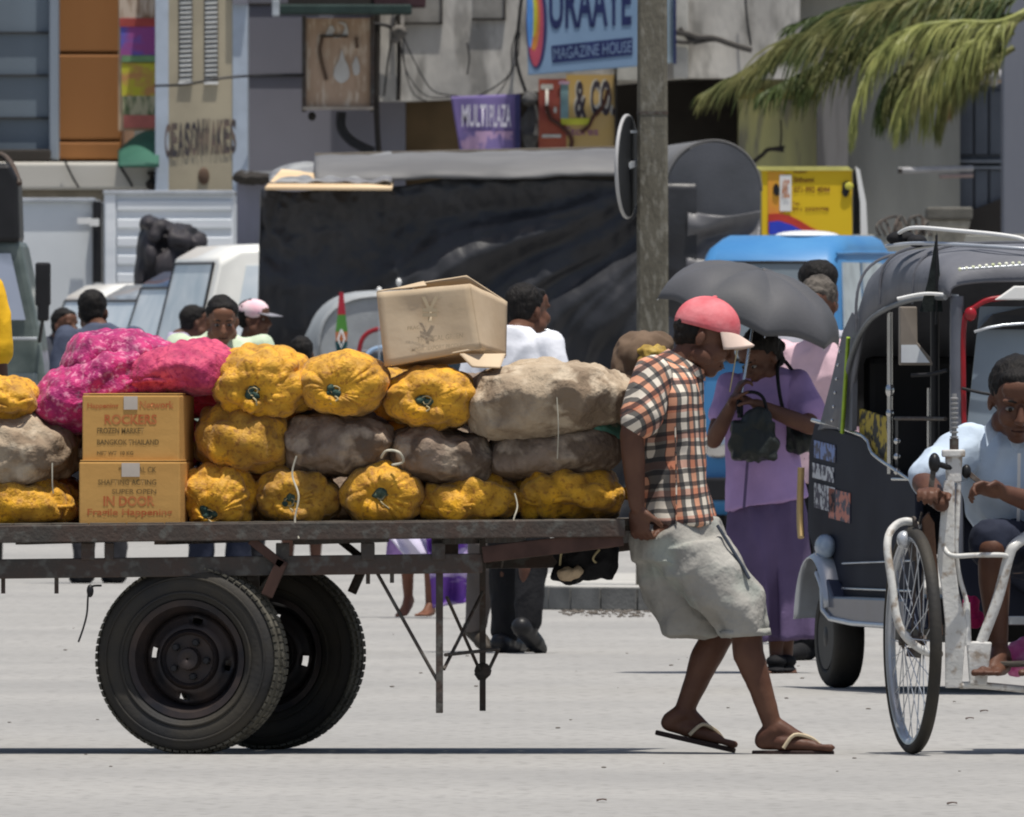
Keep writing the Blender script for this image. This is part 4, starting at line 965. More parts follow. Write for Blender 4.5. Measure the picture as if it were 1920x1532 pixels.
# auto rickshaw, nose towards the camera, its off side turned to picture left
YA = 94.3; A = Loc(1787,YA,R(12.8)); Am = A.M(); ax_ = Am@Vector((1,0,0))
T = Thing('auto_rickshaw','dark blue-black auto rickshaw with red windshield trim and chrome rails, at the right','auto rickshaw',A(.6,1.1,0))
M_body = mat('dark_blue_paint',(.012,.014,.024),.6,c2=(.02,.023,.035),scale=3,spec=.08)
M_canopy = mat('grey_vinyl',(.15,.155,.175),.6,c2=(.10,.104,.12),scale=4,bump=.25,bscale=25)
M_red = mat('red_trim',(.30,.012,.02),.35,coat=.4); M_lime = mat('lime_strip',(.35,.50,.04),.5,c2=(.2,.3,.03),scale=12)
M_silver = mat('silver_paint',(.55,.58,.62),.25,metal=.4,var=.2)
W_ = 1.28
def strip(pts, m, nm, r=.012, flat=None, parent=None, **k):
    g = MB(); g.tube(pts,r,8,flat=flat); return T.add(nm,g,m,smooth=60,parent=parent,**k)
# side body panel with stepped top edge
g = MB(); prof = [(.62,.30),(.62,.82),(.88,.86),(1.30,.93),(1.45,1.00),(2.32,1.06),(2.42,.95),(2.44,.62),(2.36,.56),(2.30,.42),(1.86,.42),(1.80,.33)]
g.prism([A(0,y,z) for y,z in prof], Am@Vector((.035,0,0))); T.add('side_panel',g,M_body,bevel=.008)
g = MB(); g.prism([A(W_,y,z) for y,z in prof], Am@Vector((-.035,0,0))); T.add('side_panel',g,M_body,bevel=.008)
strip(smooth_path([A(-.008,.62,.83),A(-.008,.88,.87),A(-.008,1.30,.94),A(-.008,1.47,1.01),A(-.008,2.32,1.07)],3),M_chrome,'edge_trim',.008)
strip([A(-.01,.63,.40),A(-.01,1.80,.40)],M_chrome,'edge_trim',.006); strip([A(-.01,.63,.52),A(-.01,1.80,.50)],M_silver,'edge_trim',.004)
g = MB(); g.prism([A(-.05,y,z) for y,z in [(.60,.25),(.60,.37),(1.82,.37),(1.92,.44),(1.98,.40),(1.85,.27)]],Am@Vector((.10,0,0))); T.add('side_bumper',g,mat('bumper_blue',(.05,.06,.10),.35,coat=.4),bevel=.01)
strip(smooth_path([A(-.055,.6,.26),A(-.055,1.82,.28),A(-.055,1.96,.40),A(-.055,2.05,.46)],3),M_silver,'bumper_trim',.011)
g = MB(); g.box(A(W_/2,1.45,.32),(W_-.1,1.9,.10),Am); g.box(A(W_/2,1.7,.24),(.7,.9,.10),Am); T.add('floor_pan',g,M_blkplastic)
# stickers and lettering on the rear part of the panel
for i,(y0,z0,z1,cc) in enumerate(((1.95,.90,.97,(.15,.22,.45)),(1.98,.82,.88,(.5,.52,.55)),(1.95,.70,.80,(.45,.47,.5)),(1.70,.66,.78,(.45,.16,.12)))):
    g = MB(); g.prism([A(-.004,y0,z0),A(-.004,y0+.36,z0+.02),A(-.004,y0+.36,z1+.02),A(-.004,y0,z1)],Am@Vector((.003,0,0))); T.add('sticker',g,mat('sticker_%d'%i,cc,.5,c2=(.05,.05,.08),scale=28,contrast=(.48,.52)))
# rear fender and lamp cluster over the wheel
g = MB(); 
def fen(u,v):
    t = R(20+150*u); return A(-.07+.13*v,2.12-math.cos(t)*.27,.22+math.sin(t)*(.30+.03*math.sin(math.pi*v)))
g.grid(16,6,fen); T.add('fender',g,M_silver,smooth=60,solid=.006)
g = MB(); g.ell(A(-.02,2.05,.565),(.038,.10,.05),Am); T.add('fender_top',g,mat('pale_blue_lens',(.16,.22,.32),.25,c2=(.35,.42,.5),scale=14),smooth=60)
strip(smooth_path([A(-.05,2.34,.88),A(-.055,2.34,.70),A(-.06,2.30,.60)],4),mat('brass',(.42,.30,.14),.35,metal=.6),'bumper_post',.014)
wheel(T,A(.055,2.12,.205),ax_,.205,.12,M_cap); wheel(T,A(W_-.055,2.12,.205),ax_,.205,.12,M_cap); wheel(T,A(W_/2,.12,.205),ax_,.205,.11,M_chrome)
# canopy: cross sections down the length
g = MB(); secs=[]
def arc(y, zt, zs, inset=0, n=28):
    pts=[]; hw=W_/2-inset
    for i in range(n):
        t = math.pi*i/(n-1); x = W_/2-math.copysign(abs(math.cos(t))**.35,math.cos(t))*hw; z = zs+(zt-zs)*abs(math.sin(t))**.5
        pts.append(A(x,y,z))
    return pts
for y,zt,zs in ((-.02,1.62,1.56),(.05,1.70,1.55),(.3,1.745,1.56),(.8,1.765,1.545),(1.25,1.755,1.47),(1.45,1.72,1.42),(1.62,1.65,1.2),(1.76,1.54,1.04),(1.9,1.38,1.04),(2.05,1.2,1.04),(2.2,1.05,1.03)): secs.append(arc(y,zt,zs,inset=-.02 if y<1.4 else -.01))
g.loft(secs,closed=False,caps=False); can=T.add('canopy',g,M_canopy,smooth=50,solid=.012)
strip(smooth_path([A(-.03,.0,1.555),A(-.03,.5,1.55),A(-.03,1.0,1.51),A(-.03,1.35,1.44),A(-.03,1.6,1.30),A(-.03,1.72,1.10),A(-.03,1.74,1.03)],4),mat('canopy_piping',(.16,.17,.18),.5),'canopy_hem',.011,parent=can)
for y in (.55,1.1,1.5):
    g=MB(); pp_=arc(y,1.775 if y<1.4 else 1.75,1.53 if y<1.2 else 1.42,inset=-.028); g.tube(pp_,.006,5); T.add('canopy_seam',g,M_canopy,parent=can,smooth=60)
g = MB(); g.prism([A(-.015,y,z) for y,z in [(1.62,1.03),(1.60,1.30),(1.42,1.46),(1.62,1.50),(1.78,1.42),(1.98,1.22),(2.18,1.04)]],Am@Vector((.02,0,0))); T.add('canopy_quarter',g,M_canopy)
strip([A(-.035,1.60,1.40),A(-.035,1.70,1.02)],M_lime,'lime_strip',.014,flat=.6)
g=MB()
for i in range(7):
    c=A(-.03,1.74+i*.025,1.40-i*.055); g.ell(c,(.007,.007,.007),nu=8,nv=6)
T.add('studs',g,M_chrome,stuff=True)
# poles, pillars, frame
strip([A(-.0,1.04,.86),A(-.0,1.04,1.50)],M_chrome,'door_pole',.012); 
g=MB(); g.ell(A(-.0,1.04,1.19),(.018,.018,.03)); g.ell(A(-.0,1.04,1.10),(.016,.016,.02)); T.add('pole_collar',g,M_chrome,smooth=60)
strip([A(.02,.02,.55),A(.02,.02,1.56)],mat('pillar_paint',(.13,.14,.17),.3,coat=.4),'pillar',.028); strip([A(W_-.02,.02,.55),A(W_-.02,.02,1.56)],MATS['pillar_paint'],'pillar',.028)
strip([A(.03,.42,.75),A(.03,.42,1.54)],M_blkplastic,'door_frame',.018); strip([A(.05,.60,.82),A(.05,.60,1.2)],M_chrome,'door_pole',.008)
strip([A(.0,.12,1.08),A(.0,.95,1.08)],M_steel,'door_rail',.008); strip([A(.0,.45,.84),A(.0,1.0,.84)],M_chrome,'door_rail',.007)
for z in (.99,.93,.87):
    g=MB(); g.ell(A(-.01,.88,z),(.014,.012,.014)); T.add('chrome_knob',g,M_chrome,smooth=60)
# interior: seat and panels
g=MB(); g.box(A(W_/2,1.75,.95),(W_-.14,.10,.75),Am); g.box(A(W_/2,1.5,.62),(W_-.14,.5,.16),Am); T.add('passenger_seat',g,mat('seat_vinyl',(.02,.02,.022),.5),bevel=.03)
g=MB(); g.prism([A(.01,1.08,.84),A(.01,1.60,.95),A(.01,1.60,1.12),A(.01,1.08,1.08)],Am@Vector((.01,0,0))); T.add('patterned_panel',g,mat('yellow_black_panel',(.38,.28,.03),.6,c2=(.02,.02,.02),scale=16,contrast=(.47,.53)),bevel=.004)
g=MB(); g.prism([A(.01,.95,.84),A(.01,1.0,.84),A(.01,1.0,1.08),A(.01,.95,1.08)],Am@Vector((.3,0,0))); T.add('partition',g,M_blkplastic)
# nose, dashboard
g=MB(); g.loft([[A(W_/2+math.cos(t)*rx, -.0+ .02-dy*max(0,math.sin(t)) ,z) for t in [math.pi*j/16 for j in range(17)]] for z,rx,dy in ((.28,.18,.34),(.45,.42,.36),(.7,.58,.24),(.92,.62,.10),(1.0,.62,.04))],closed=False,caps=False); T.add('nose',g,M_body,smooth=60,solid=.01)
g=MB(); g.prism([A(.03,.06,.28),A(W_-.03,.06,.28),A(W_-.03,.06,.98),A(.03,.06,.98)],Am@Vector((0,.03,0))); T.add('bulkhead',g,M_body)
g=MB(); g.box(A(W_/2,.05,.96),(W_-.06,.12,.10),Am); T.add('dashboard',g,M_blkplastic,bevel=.02)
g=MB(); g.prism([A(.06,.03,1.01),A(W_-.06,.03,1.01),A(W_-.12,.05,1.52),A(.12,.05,1.52)],Am@Vector((0,.006,0))); T.add('windshield',g,mat('windshield_glass',(.16,.20,.25),.15,c2=(.24,.29,.34),scale=1.6,spec=.7))
fr_=T.add('windshield_frame',MB().tube(smooth_path([A(.045,.0,1.0),A(.04,.0,1.25),A(.045,.0,1.46),A(.09,.0,1.52),A(.20,-.01,1.555),A(.6,-.03,1.565),A(1.1,-.01,1.555),A(1.2,.0,1.5),A(1.23,.0,1.25),A(1.22,.0,1.0)],4),.012,8),M_red,smooth=60)
g=MB(); g.prism([A(.10,-.01,1.43),A(W_-.1,-.01,1.43),A(W_-.14,-.01,1.525),A(.30,-.02,1.52),A(.16,-.01,1.49)],Am@Vector((0,.01,0))); T.add('sun_strip',g,M_blkplastic)
T.add('strip_edge',MB().tube(smooth_path([A(.08,-.02,1.42),A(.3,-.03,1.455),A(W_-.1,-.03,1.47)],4),.006,6),M_silver,smooth=60)
g=MB(); g.prism([A(.16,-.035,1.545),A(W_-.05,-.035,1.545),A(W_-.05,-.035,1.60),A(.24,-.035,1.60)],Am@Vector((0,.02,0))); T.add('painted_highlight',g,M_white,bevel=.006)  # white strip put in for the highlight above the red trim
g=MB(); g.ell(A(.065,-.02,1.49),(.025,.02,.028)); T.add('marker_lamp',g,M_red,smooth=60)
strip(smooth_path([A(.03,-.02,1.20),A(.15,-.03,1.175),A(.28,-.03,1.18)],3),M_blkplastic,'wiper',.006)
# mirror on the off side
g=MB(); mp_=[A(-.16,.22,1.29),A(-.03,.20,1.29),A(-.04,.20,1.32),A(-.09,.21,1.38),A(-.09,.22,1.52),A(-.16,.22,1.52)]
g.prism(mp_,Am@Vector((0,.03,0))); mi=T.add('side_mirror',g,mat('mirror_housing',(.22,.19,.16),.4,var=.3),bevel=.006)
g=MB(); g.prism([p+Vector((0,-.004,0)) for p in [A(-.155,.22,1.30),A(-.045,.20,1.30),A(-.095,.21,1.37),A(-.155,.22,1.37)]],Am@Vector((0,.003,0))); T.add('mirror_glass',g,mat('mirror_face',(.62,.66,.68),.2,c2=(.5,.52,.55)),parent=mi)
T.add('mirror_arm',MB().curve([A(.0,.1,1.27),A(-.05,.16,1.255),A(-.12,.2,1.25)],.008),M_blkplastic,parent=mi,smooth=60)
T.add('mirror_arm',MB().curve([A(.02,.0,1.56),A(-.08,.12,1.57),A(-.18,.18,1.55)],.007),M_white,parent=mi,smooth=60)
# roof rack, bead string, pennant
T.add('roof_rail',MB().curve([A(-.02,.9,1.79),A(.0,.7,1.83),A(.10,.4,1.82),A(.3,.15,1.79),A(.38,.10,1.74)],.008),M_white,smooth=60)
T.add('roof_rail',MB().curve([A(-.05,.9,1.76),A(.02,.6,1.77),A(.2,.2,1.755),A(.4,.1,1.74)],.008),M_silver,smooth=60)
g=MB(); g.ell(A(-.0,.85,1.79),(.06,.05,.03)); g.ell(A(.05,.8,1.78),(.04,.05,.025)); T.add('rag',g,M_black,smooth=60)
g=MB()
for i in range(46):
    u=i/45; c=A(.02+u*1.2,-.03,1.665+.06*u+.012*math.sin(u*9)); g.ell(c,(.008,.006,.008),nu=6,nv=5)
T.add('bead_string',g,mat('pale_beads',(.55,.60,.35),.5,c2=(.8,.8,.7),scale=30),stuff=True,smooth=60)
T.add('cord',MB().curve([A(.02,-.03,1.665),A(.6,-.03,1.70),A(1.22,-.03,1.725)],.005),M_silver,smooth=60)
strip([A(-.03,.15,1.45),A(-.03,.15,1.80)],M_blkplastic,'aerial',.005)
g=MB(); g.prism([A(-.028,.15,1.81),A(-.005,.15,1.50),A(-.10,.14,1.50),A(-.065,.145,1.62)],Am@Vector((0,.006,0))); T.add('pennant',g,mat('black_pennant',(.015,.02,.02),.9,var=.4,scale=30,bump=.4))

# generic one-box van seen three-quarter; local x runs along its length
def van(label, px, Y, th, L, H, Wd, paint, group=None, name='van', z0=.18, hood=.9, cat='van', dark=False, glass=None, rk=.22):
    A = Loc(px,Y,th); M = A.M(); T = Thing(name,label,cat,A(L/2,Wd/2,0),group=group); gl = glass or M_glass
    prof = [(0,z0+.25),(0,.75),(.06,.92),(hood*.35,1.05),(hood,H-.12),(hood+.18,H-.02),(hood+.5,H),(L-.4,H),(L-.1,H-.10),(L,1.2),(L,z0+.2),(L-.1,z0),(.1,z0)]
    def at(x,y,z): # tumblehome: narrow towards the roof
        k = max(0,(z-1.0)/(H-1.0)); ins=.10*k; return A(x,ins+(Wd-2*ins)*y,z)
    g = MB(); ny=[0,.04,.5,.96,1]; rings=[]
    for y in ny:
        sh = .0 if .03<y<.97 else .05
        rings.append([at(min(max(x,sh*.8),L-sh*.8),y,min(max(z,z0),H-sh*.9) if z<H-.2 else z-sh) for x,z in prof])
    g.loft(rings); T.add('body',g,paint,smooth=50,bevel=.02)
    # windshield
    zt=H-.16; zb=1.08; xs=lambda z:(hood*.35+(hood-hood*.35)*(z-1.05)/(H-.12-1.05))-.012
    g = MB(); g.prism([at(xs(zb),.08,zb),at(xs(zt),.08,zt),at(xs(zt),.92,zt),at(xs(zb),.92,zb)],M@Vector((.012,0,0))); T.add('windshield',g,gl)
    T.add('windshield_seal',MB().tube([at(xs(zb),.08,zb),at(xs(zt),.08,zt),at(xs(zt),.92,zt),at(xs(zb),.92,zb),at(xs(zb),.08,zb)],.014,6),M_blkplastic)
    T.add('wiper',MB().tube([at(xs(zb)-.02,.5,zb),at(xs(zb+.35)-.02,.3,zb+.35)],.008,5),M_blkplastic)
    for s,y,dy in ((0,-.006,1),(1,1.006,-1)):
        xx=[hood+.0,hood+.75,hood+.82,hood+1.7,hood+1.77,L-.35]
        for i in range(3):
            a,b_=xx[2*i],xx[2*i+1]
            a2 = a+(.22 if i==0 else 0); g=MB(); k=[at(a,0,zb),at(b_,0,zb),at(b_,0,zt-.02),at(a2,0,zt-.02)] if s==0 else [at(a,1,zb),at(b_,1,zb),at(b_,1,zt-.02),at(a2,1,zt-.02)]
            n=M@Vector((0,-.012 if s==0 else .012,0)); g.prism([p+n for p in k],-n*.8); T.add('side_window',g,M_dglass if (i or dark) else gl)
    for x in (.75,L-.8):
        for y in (.09,Wd-.09): wheel(T,A(x,y,.31),M@Vector((0,1,0)),.31,.17,M_cap)
    g=MB(); g.box(A(.0,Wd/2,z0+.22),(.12,Wd-.02,.2),M); T.add('bumper',g,M_blkplastic,bevel=.02)
    for y in (.16,Wd-.16):
        g=MB(); g.ell(A(.02,y,.78),(.05,.14,.09),M); T.add('headlight',g,M_chrome,smooth=60)
    for s,y in ((-1,-.12),(1,Wd+.12)):
        g=MB(); g.ell(A(hood*.55,y,1.22),(.05,.09,.14),M); mr=T.add('side_mirror',g,M_blkplastic,smooth=60)
        T.add('mirror_arm',MB().tube([A(hood*.55,y,1.2),A(hood*.6,.05 if s<0 else Wd-.05,1.12)],.012,6),M_blkplastic,parent=mr)
    return T,A
gv='vans parked in a row at the back left'
YV=196
M_cream=mat('cream_white',(.74,.74,.70),.3,var=.06,coat=.3)
van('white van with a sloping bright windshield parked beside the black tarpaulin stall',328,YV,R(15),4.4,2.27,1.7,M_cream,gv,hood=.40)
van('dark blue van with a pale windshield, left of the white van',252,YV+7,R(15),4.2,2.09,1.65,mat('navy_paint',(.05,.07,.13),.25,coat=.5),gv,hood=.45)
van('grey van third from the stall, its windshield behind the men\'s heads',172,YV+14,R(15),4.2,2.00,1.65,mat('grey_paint',(.35,.38,.40),.3,coat=.4),gv,hood=.5)
van('white van farthest left in the parked row, beside the green lorry',100,YV+21,R(15),4.2,2.02,1.65,M_cream,gv,hood=.5)
# blue van, nose towards the camera, turned like the rickshaw
YB2=168; B_=Loc(1300,YB2,R(-12.8)); Bm=B_.M(); Hb=2.19; Wb=1.03; Lb=2.3
T=Thing('van','small upright blue van with a white roof vent behind the umbrella','van',B_(Wb/2,Lb/2,0))
M_blue=mat('sky_blue_paint',(.05,.19,.42),.4,c2=(.07,.23,.46),scale=2,coat=.1)
prof=[(0,.32),(-.04,.55),(0,1.1),(.02,1.3),(.10,2.0),(.22,Hb-.07),(.6,Hb),(Lb-.5,Hb),(Lb-.1,Hb-.14),(Lb,1.2),(Lb,.35),(Lb-.1,.24),(.1,.24)]
def bt(x,y,z,e=0): k=max(0,(z-1.3)/(Hb-1.3)); ins=.05*k**1.3; return B_(ins+(Wb-2*ins)*x,y,z)
g=MB(); rings=[]
for x,sh in ((0,.09),(.03,.03),(.09,0),(.91,0),(.97,.03),(1,.09)): rings.append([bt(x,min(max(y,sh),Lb-sh),(z-sh*.9 if z>Hb-.2 else max(z,.24))) for y,z in prof])
g.loft(rings); T.add('body',g,M_blue,smooth=50,bevel=.02)
g=MB(); g.prism([bt(.07,.02,1.32)+Vector((0,-.02,0)),bt(.93,.02,1.32)+Vector((0,-.02,0)),bt(.92,.10,2.0)+Vector((0,-.02,0)),bt(.08,.10,2.0)+Vector((0,-.02,0))],Bm@Vector((0,.01,0))); T.add('windshield',g,mat('pale_glass',(.20,.24,.27),.4,c2=(.16,.19,.21),scale=1.5))
T.add('windshield_seal',MB().tube([bt(.07,.0,1.32),bt(.93,.0,1.32),bt(.92,.08,2.0),bt(.08,.08,2.0),bt(.07,.0,1.32)],.014,6),M_blkplastic)
for a,b_ in ((.22,.85),(.95,1.6),(1.7,2.2)):
    g=MB(); a2=a+(.08 if a<.5 else 0); g.prism([bt(1,a,1.4),bt(1,b_,1.4),bt(1,b_,2.0),bt(1,a2,2.0)],Bm@Vector((.012,0,0))); T.add('side_window',g,mat('van_window',(.50,.56,.58),.4) if 'van_window' not in MATS else MATS['van_window'])
T.add('gutter',MB().tube(smooth_path([bt(1,.15,2.06),bt(1,1.0,2.07),bt(1,2.2,2.07)],4),.010,6),M_blue,smooth=60)
T.add('door_seam',MB().tube([bt(1.002,.9,.4),bt(1.002,.9,2.0)],.006,5),M_blkplastic)
g=MB(); g.ell(B_(Wb*.62,.8,Hb+.0),(.22,.3,.035),Bm); T.add('roof_vent',g,M_white,smooth=60)
for y in (.42,Lb-.4):
    for x in (.10,Wb-.10): wheel(T,B_(x,y,.29),Bm@Vector((1,0,0)),.29,.16,M_cap)
for x in (.18,Wb-.18):
    g=MB(); g.ell(B_(x,-.02,.72),(.11,.04,.09),Bm); T.add('headlight',g,M_chrome,smooth=60)
g=MB(); g.box(B_(Wb/2,-.06,.42),(Wb-.04,.1,.16),Bm); T.add('bumper',g,M_blkplastic,bevel=.02)

# green-grey lorry cab at the left edge, facing the camera
YL=148; T=Thing('lorry','grey-green lorry cab with a tall black mirror, cut by the left edge','lorry',(PX(-220,YL),YL+2,0))
M_lor=mat('lorry_green',(.06,.08,.077),.4,c2=(.15,.18,.17),scale=4,coat=.2); sL=S(YL)
Lp=lambda x,y,dy=0: P(x,y,YL+dy)
g=MB(); g.prism([Lp(-560,1010),Lp(80,1010),Lp(84,700),Lp(72,610),Lp(40,450),Lp(-520,450)],(0,2.0,0)); T.add('cab',g,M_lor,bevel=.04)
g=MB(); g.prism([Lp(-490,600,-.02),Lp(48,600,-.02),Lp(20,475,-.02),Lp(-470,475,-.02)],(0,.015,0)); T.add('windshield',g,mat('lorry_glass',(.07,.10,.13),.2,c2=(.40,.45,.56),scale=1.2,contrast=(.5,.6)))
g=MB(); g.prism([Lp(-510,455,-.03),Lp(38,455,-.03),Lp(34,335,-.02),Lp(18,306,-.01),Lp(-500,300,-.01)],(0,1.2,0)); T.add('roof_box',g,M_blkplastic,bevel=.03)
T.add('roof_rail',MB().curve([Lp(-40,300,.2),Lp(0,290,.2),Lp(22,310,.1),Lp(36,345,.0)],.02),M_steel,smooth=60)
T.add('wiper',MB().tube([Lp(10,560,-.06),Lp(-60,590,-.06)],.012,6),M_blkplastic)
g=MB(); g.prism([Lp(-545,985,-.06),Lp(74,985,-.06),Lp(74,920,-.06),Lp(-545,920,-.06)],(0,.2,0)); T.add('bumper',g,M_steel,bevel=.02)
for x in (-20,-440):
    g=MB(); g.ell(Lp(x,850,-.02),(.13,.05,.13)); T.add('headlight',g,M_chrome,smooth=60)
T.add('grab_rail',MB().tube([Lp(0,635,-.05),Lp(70,635,-.05)],.010,6),M_silver)
g=MB(); g.rect(20,700,70,905,YL-.012,.01); T.add('door_panel',g,mat('lorry_panel',(.22,.26,.26),.4,var=.3),bevel=.01)
g=MB(); g.rect(66,492,95,574,YL-.25,.06); mi=T.add('side_mirror',g,M_blkplastic,bevel=.015)
g=MB(); g.rect(70,565,92,602,YL-.25,.05); T.add('lower_mirror',g,M_blkplastic,parent=mi,bevel=.015)
T.add('mirror_arm',MB().tube([Lp(80,600,-.22),Lp(74,640,0)],.012,6),M_blkplastic,parent=mi)
for x in (-480,10): wheel(T,P(x-40,1040,YL+.6)*1.0+Vector((0,0,.42-P(x,1040,YL).z)),(1,0,0),.42,.22,M_cap)

# box lorries behind
def boxlorry(label,x0,y0,x1,y1,Y,D,m,ribs,name='box_lorry'):
    T=Thing(name,label,'lorry',(PX((x0+x1)/2,Y),Y+D/2,0)); g=MB(); g.rect(x0,y0,x1,y1,Y,D); T.add('cargo_box',g,m,bevel=.02)
    if ribs:
        n=15; h=(y1-y0-8)/n
        for i in range(n):
            y=y0+14+i*h; g=MB(); g.rect(x0+24,y,x1-3,y+h*.55,Y-.03,.03); T.add('rib',g,m,bevel=.012)
    g=MB(); g.rect(x0-2,y0-5,x1+2,y0+3,Y-.05,D+.1); T.add('roof_edge',g,M_silver,bevel=.01)
    g=MB(); g.rect(x0+2,y0,x0+22 if ribs else x0+6,y1,Y-.035,.03); T.add('corner_post',g,m,bevel=.01)
    g=MB(); g.rect(x0+10,y1,x1-10,y1+22,Y+.2,D-.4); T.add('chassis',g,M_blkplastic)
    for x in (x0+50,x1-50):
        for dy in (.3,D-.3):
            c=P(x,y1,Y+dy); c.z=.46; wheel(T,c,(0,1,0),.46,.24,M_cap)
    return T
M_alu=mat('white_ribbed_metal',(.74,.77,.80),.5,c2=(.62,.66,.70),scale=2,stretch=(.4,1,4)); M_boxw=mat('grey_white_box',(.70,.73,.74),.6,c2=(.60,.63,.65),scale=.8)
T=boxlorry('white ribbed metal lorry body, behind the heap of black tarpaulin',195,362,438,880,226,5,M_alu,True)
T=boxlorry('plain pale grey lorry body at the back left with a dark edge on its right',20,376,176,880,231,5,M_boxw,False)
g=MB(); g.rect(174,378,190,530,230.9,.5); T.add('dark_edge',g,M_blkplastic); g=MB(); g.rect(145,408,170,420,230.85,.05); T.add('latch',g,M_white)
g=MB(); g.rect(168,410,186,424,230.83,.05); T.add('latch',g,M_white)
# pickup with heaped black tarpaulin
YT2=212; T=Thing('tarpaulin_heap','crumpled black tarpaulin heaped over a load in front of the ribbed lorry','tarpaulin',P(320,860,YT2))
B=MB(); 
for x,y,rx,rz in ((280,420,.05,.05),(292,440,.09,.11),(335,450,.17,.12),(320,500,.28,.26),(370,455,.06,.07),(282,480,.10,.26),(268,520,.06,.22),(300,424,.10,.03)): B.ell(P(x,y,YT2+.3),(rx,.5,rz))
B.box(P(320,640,YT2+.4),(.56,1.0,1.2))
T.add('sheet',remeshed(B,.025,1,wrinkle(.05,4.5,(1.6,1,.5),3),T.off),mat('black_sheet',(.02,.02,.022),.6,c2=(.05,.045,.05),scale=3,bump=.3,bscale=9))
g=MB(); g.box(P(318,800,YT2+.6),(1.0,2.2,.5)); g.box(P(318,880,YT2+.6),(.9,2.0,.25)); T.add('truck_bed',g,M_steel,bevel=.02)

# grey rickshaw in the middle distance with a pennant
YR2=181; sR=S(YR2); A2=Loc(598,YR2,R(6)); T=Thing('auto_rickshaw','light grey-hooded auto rickshaw half hidden behind the sacks, green and red pennant beside it','auto rickshaw',A2(.6,1,0))
W2=1.25
def arc2(y,zt,zs,ins=0,n=26):
    return [A2(W2/2-math.copysign(abs(math.cos(t))**.6,math.cos(t))*(W2/2-ins),y,zs+(zt-zs)*abs(math.sin(t))**.75) for t in [math.pi*i/(n-1) for i in range(n)]]
M_lgv=mat('light_grey_vinyl',(.34,.36,.37),.5,var=.2,bump=.2); g=MB(); g.loft([arc2(0,1.80,1.35),arc2(.3,1.84,1.3),arc2(1.2,1.84,1.2),arc2(1.8,1.7,1.1),arc2(2.1,1.3,1.05,.1)],closed=False,caps=False); T.add('canopy',g,M_lgv,smooth=60,solid=.012)
g=MB(); g.prism([A2(.0,0,.3),A2(W2,0,.3),A2(W2,0,1.02),A2(0,0,1.02)],(0,2.1,0)); T.add('body',g,mat('rickshaw_dark',(.03,.035,.06),.35,coat=.4),bevel=.06)
g=MB(); g.prism([A2(.06,.0,1.04),A2(W2-.06,.0,1.04),A2(W2-.08,.01,1.36),A2(.08,.01,1.36)],(0,.01,0)); T.add('windshield',g,M_dglass); g=MB(); g.prism([p+Vector((0,.02,0)) for p in arc2(0,1.79,1.36,.01)],(0,.02,0)); T.add('hood_front',g,M_lgv)
T.add('windshield_frame',MB().tube(smooth_path([A2(.05,0,1.03),A2(.06,0,1.25),A2(.14,0,1.36),A2(.6,0,1.38),A2(1.10,0,1.36),A2(1.19,0,1.25),A2(1.2,0,1.03)],4),.022,8),M_canopy,smooth=60)
T.add('red_trim',MB().curve([P(672,668,YR2-.1),P(680,635,YR2-.1),P(705,618,YR2-.1),P(760,612,YR2-.1)],.018),M_red,smooth=60)
T.add('blue_trim',MB().curve([P(680,678,YR2-.12),P(700,655,YR2-.12),P(740,650,YR2-.12)],.016),mat('blue_trim',(.35,.5,.7),.4),smooth=60)
for x in (.1,W2-.1): wheel(T,A2(x,1.9,.2),(1,.05,0),.2,.1,M_cap)
wheel(T,A2(W2/2,.1,.2),(1,.05,0),.2,.1,M_cap)
Yp=YR2-1.0; T=Thing('pennant','tall narrow pennant with red tip over green, beside the grey rickshaw','pennant',P(640,1000,Yp))
T.add('pole',MB().tube([P(640,990,Yp),P(640,545,Yp)],.010,6),M_steel)
for nm,pts,c_ in (('red_tip',[(636,548),(644,548),(648,590),(633,590)],(.40,.03,.05)),('green_field',[(633,590),(648,590),(652,622),(629,622)],(.08,.25,.05)),('orange_field',[(629,622),(652,622),(650,640),(630,640)],(.50,.16,.05)),('dark_tail',[(628,640),(652,640),(648,664),(632,664)],(.02,.08,.09))):
    g=MB(); g.pp(pts,Yp-.02,.012); T.add(nm,g,mat('pn_'+nm,c_,.8,var=.2))
T.add('white_diamond',MB().tube([P(640,618,Yp-.04),P(646,636,Yp-.04),P(640,652,Yp-.04),P(634,636,Yp-.04),P(640,618,Yp-.04)],.008,6),M_white)
# thin aerial posts and bike mirror near the white-shirted man
for lab,x,y0,y1,Y in (('thin white-capped aerial rising behind the open box',748,524,620,172),('short white aerial left of the open box',711,540,620,172)):
    T=Thing('aerial',lab,'aerial',P(x,960,Y)); T.add('mast',MB().tube([P(x,960,Y),P(x,y0+8,Y)],.006,6),M_silver); g=MB(); g.ell(P(x,y0+5,Y),(.02,.02,.028)); T.add('cap',g,M_white,smooth=60)
Ym=118; T=Thing('motorbike_mirror','chrome-framed mirror on a thin stalk right of the white-shirted man','mirror',P(1032,700,Ym))
T.add('frame',MB().curve([P(1008,632,Ym),P(1010,621,Ym),P(1030,620,Ym),P(1036,630,Ym),P(1036,672,Ym)],.006),M_silver,smooth=60)
g=MB(); g.pp([(1010,624),(1032,624),(1033,640),(1012,640)],Ym,.01); T.add('mirror_glass',g,M_dglass); T.add('stalk',MB().tube([P(1036,670,Ym),P(1034,980,Ym)],.007,6),M_blkplastic)
T=Thing('hand_ornament','small orange and white ornament dangling beside the dark-haired man','ornament',P(996,700,Ym+.5)); T.add('stem',MB().tube([P(996,600,Ym+.5),P(996,860,Ym+.5)],.004,5),M_blkplastic); g=MB(); g.ell(P(996,592,Ym+.5),(.010,.01,.025)); T.add('tip',g,mat('orange_tip',(.5,.25,.12),.5),smooth=60)

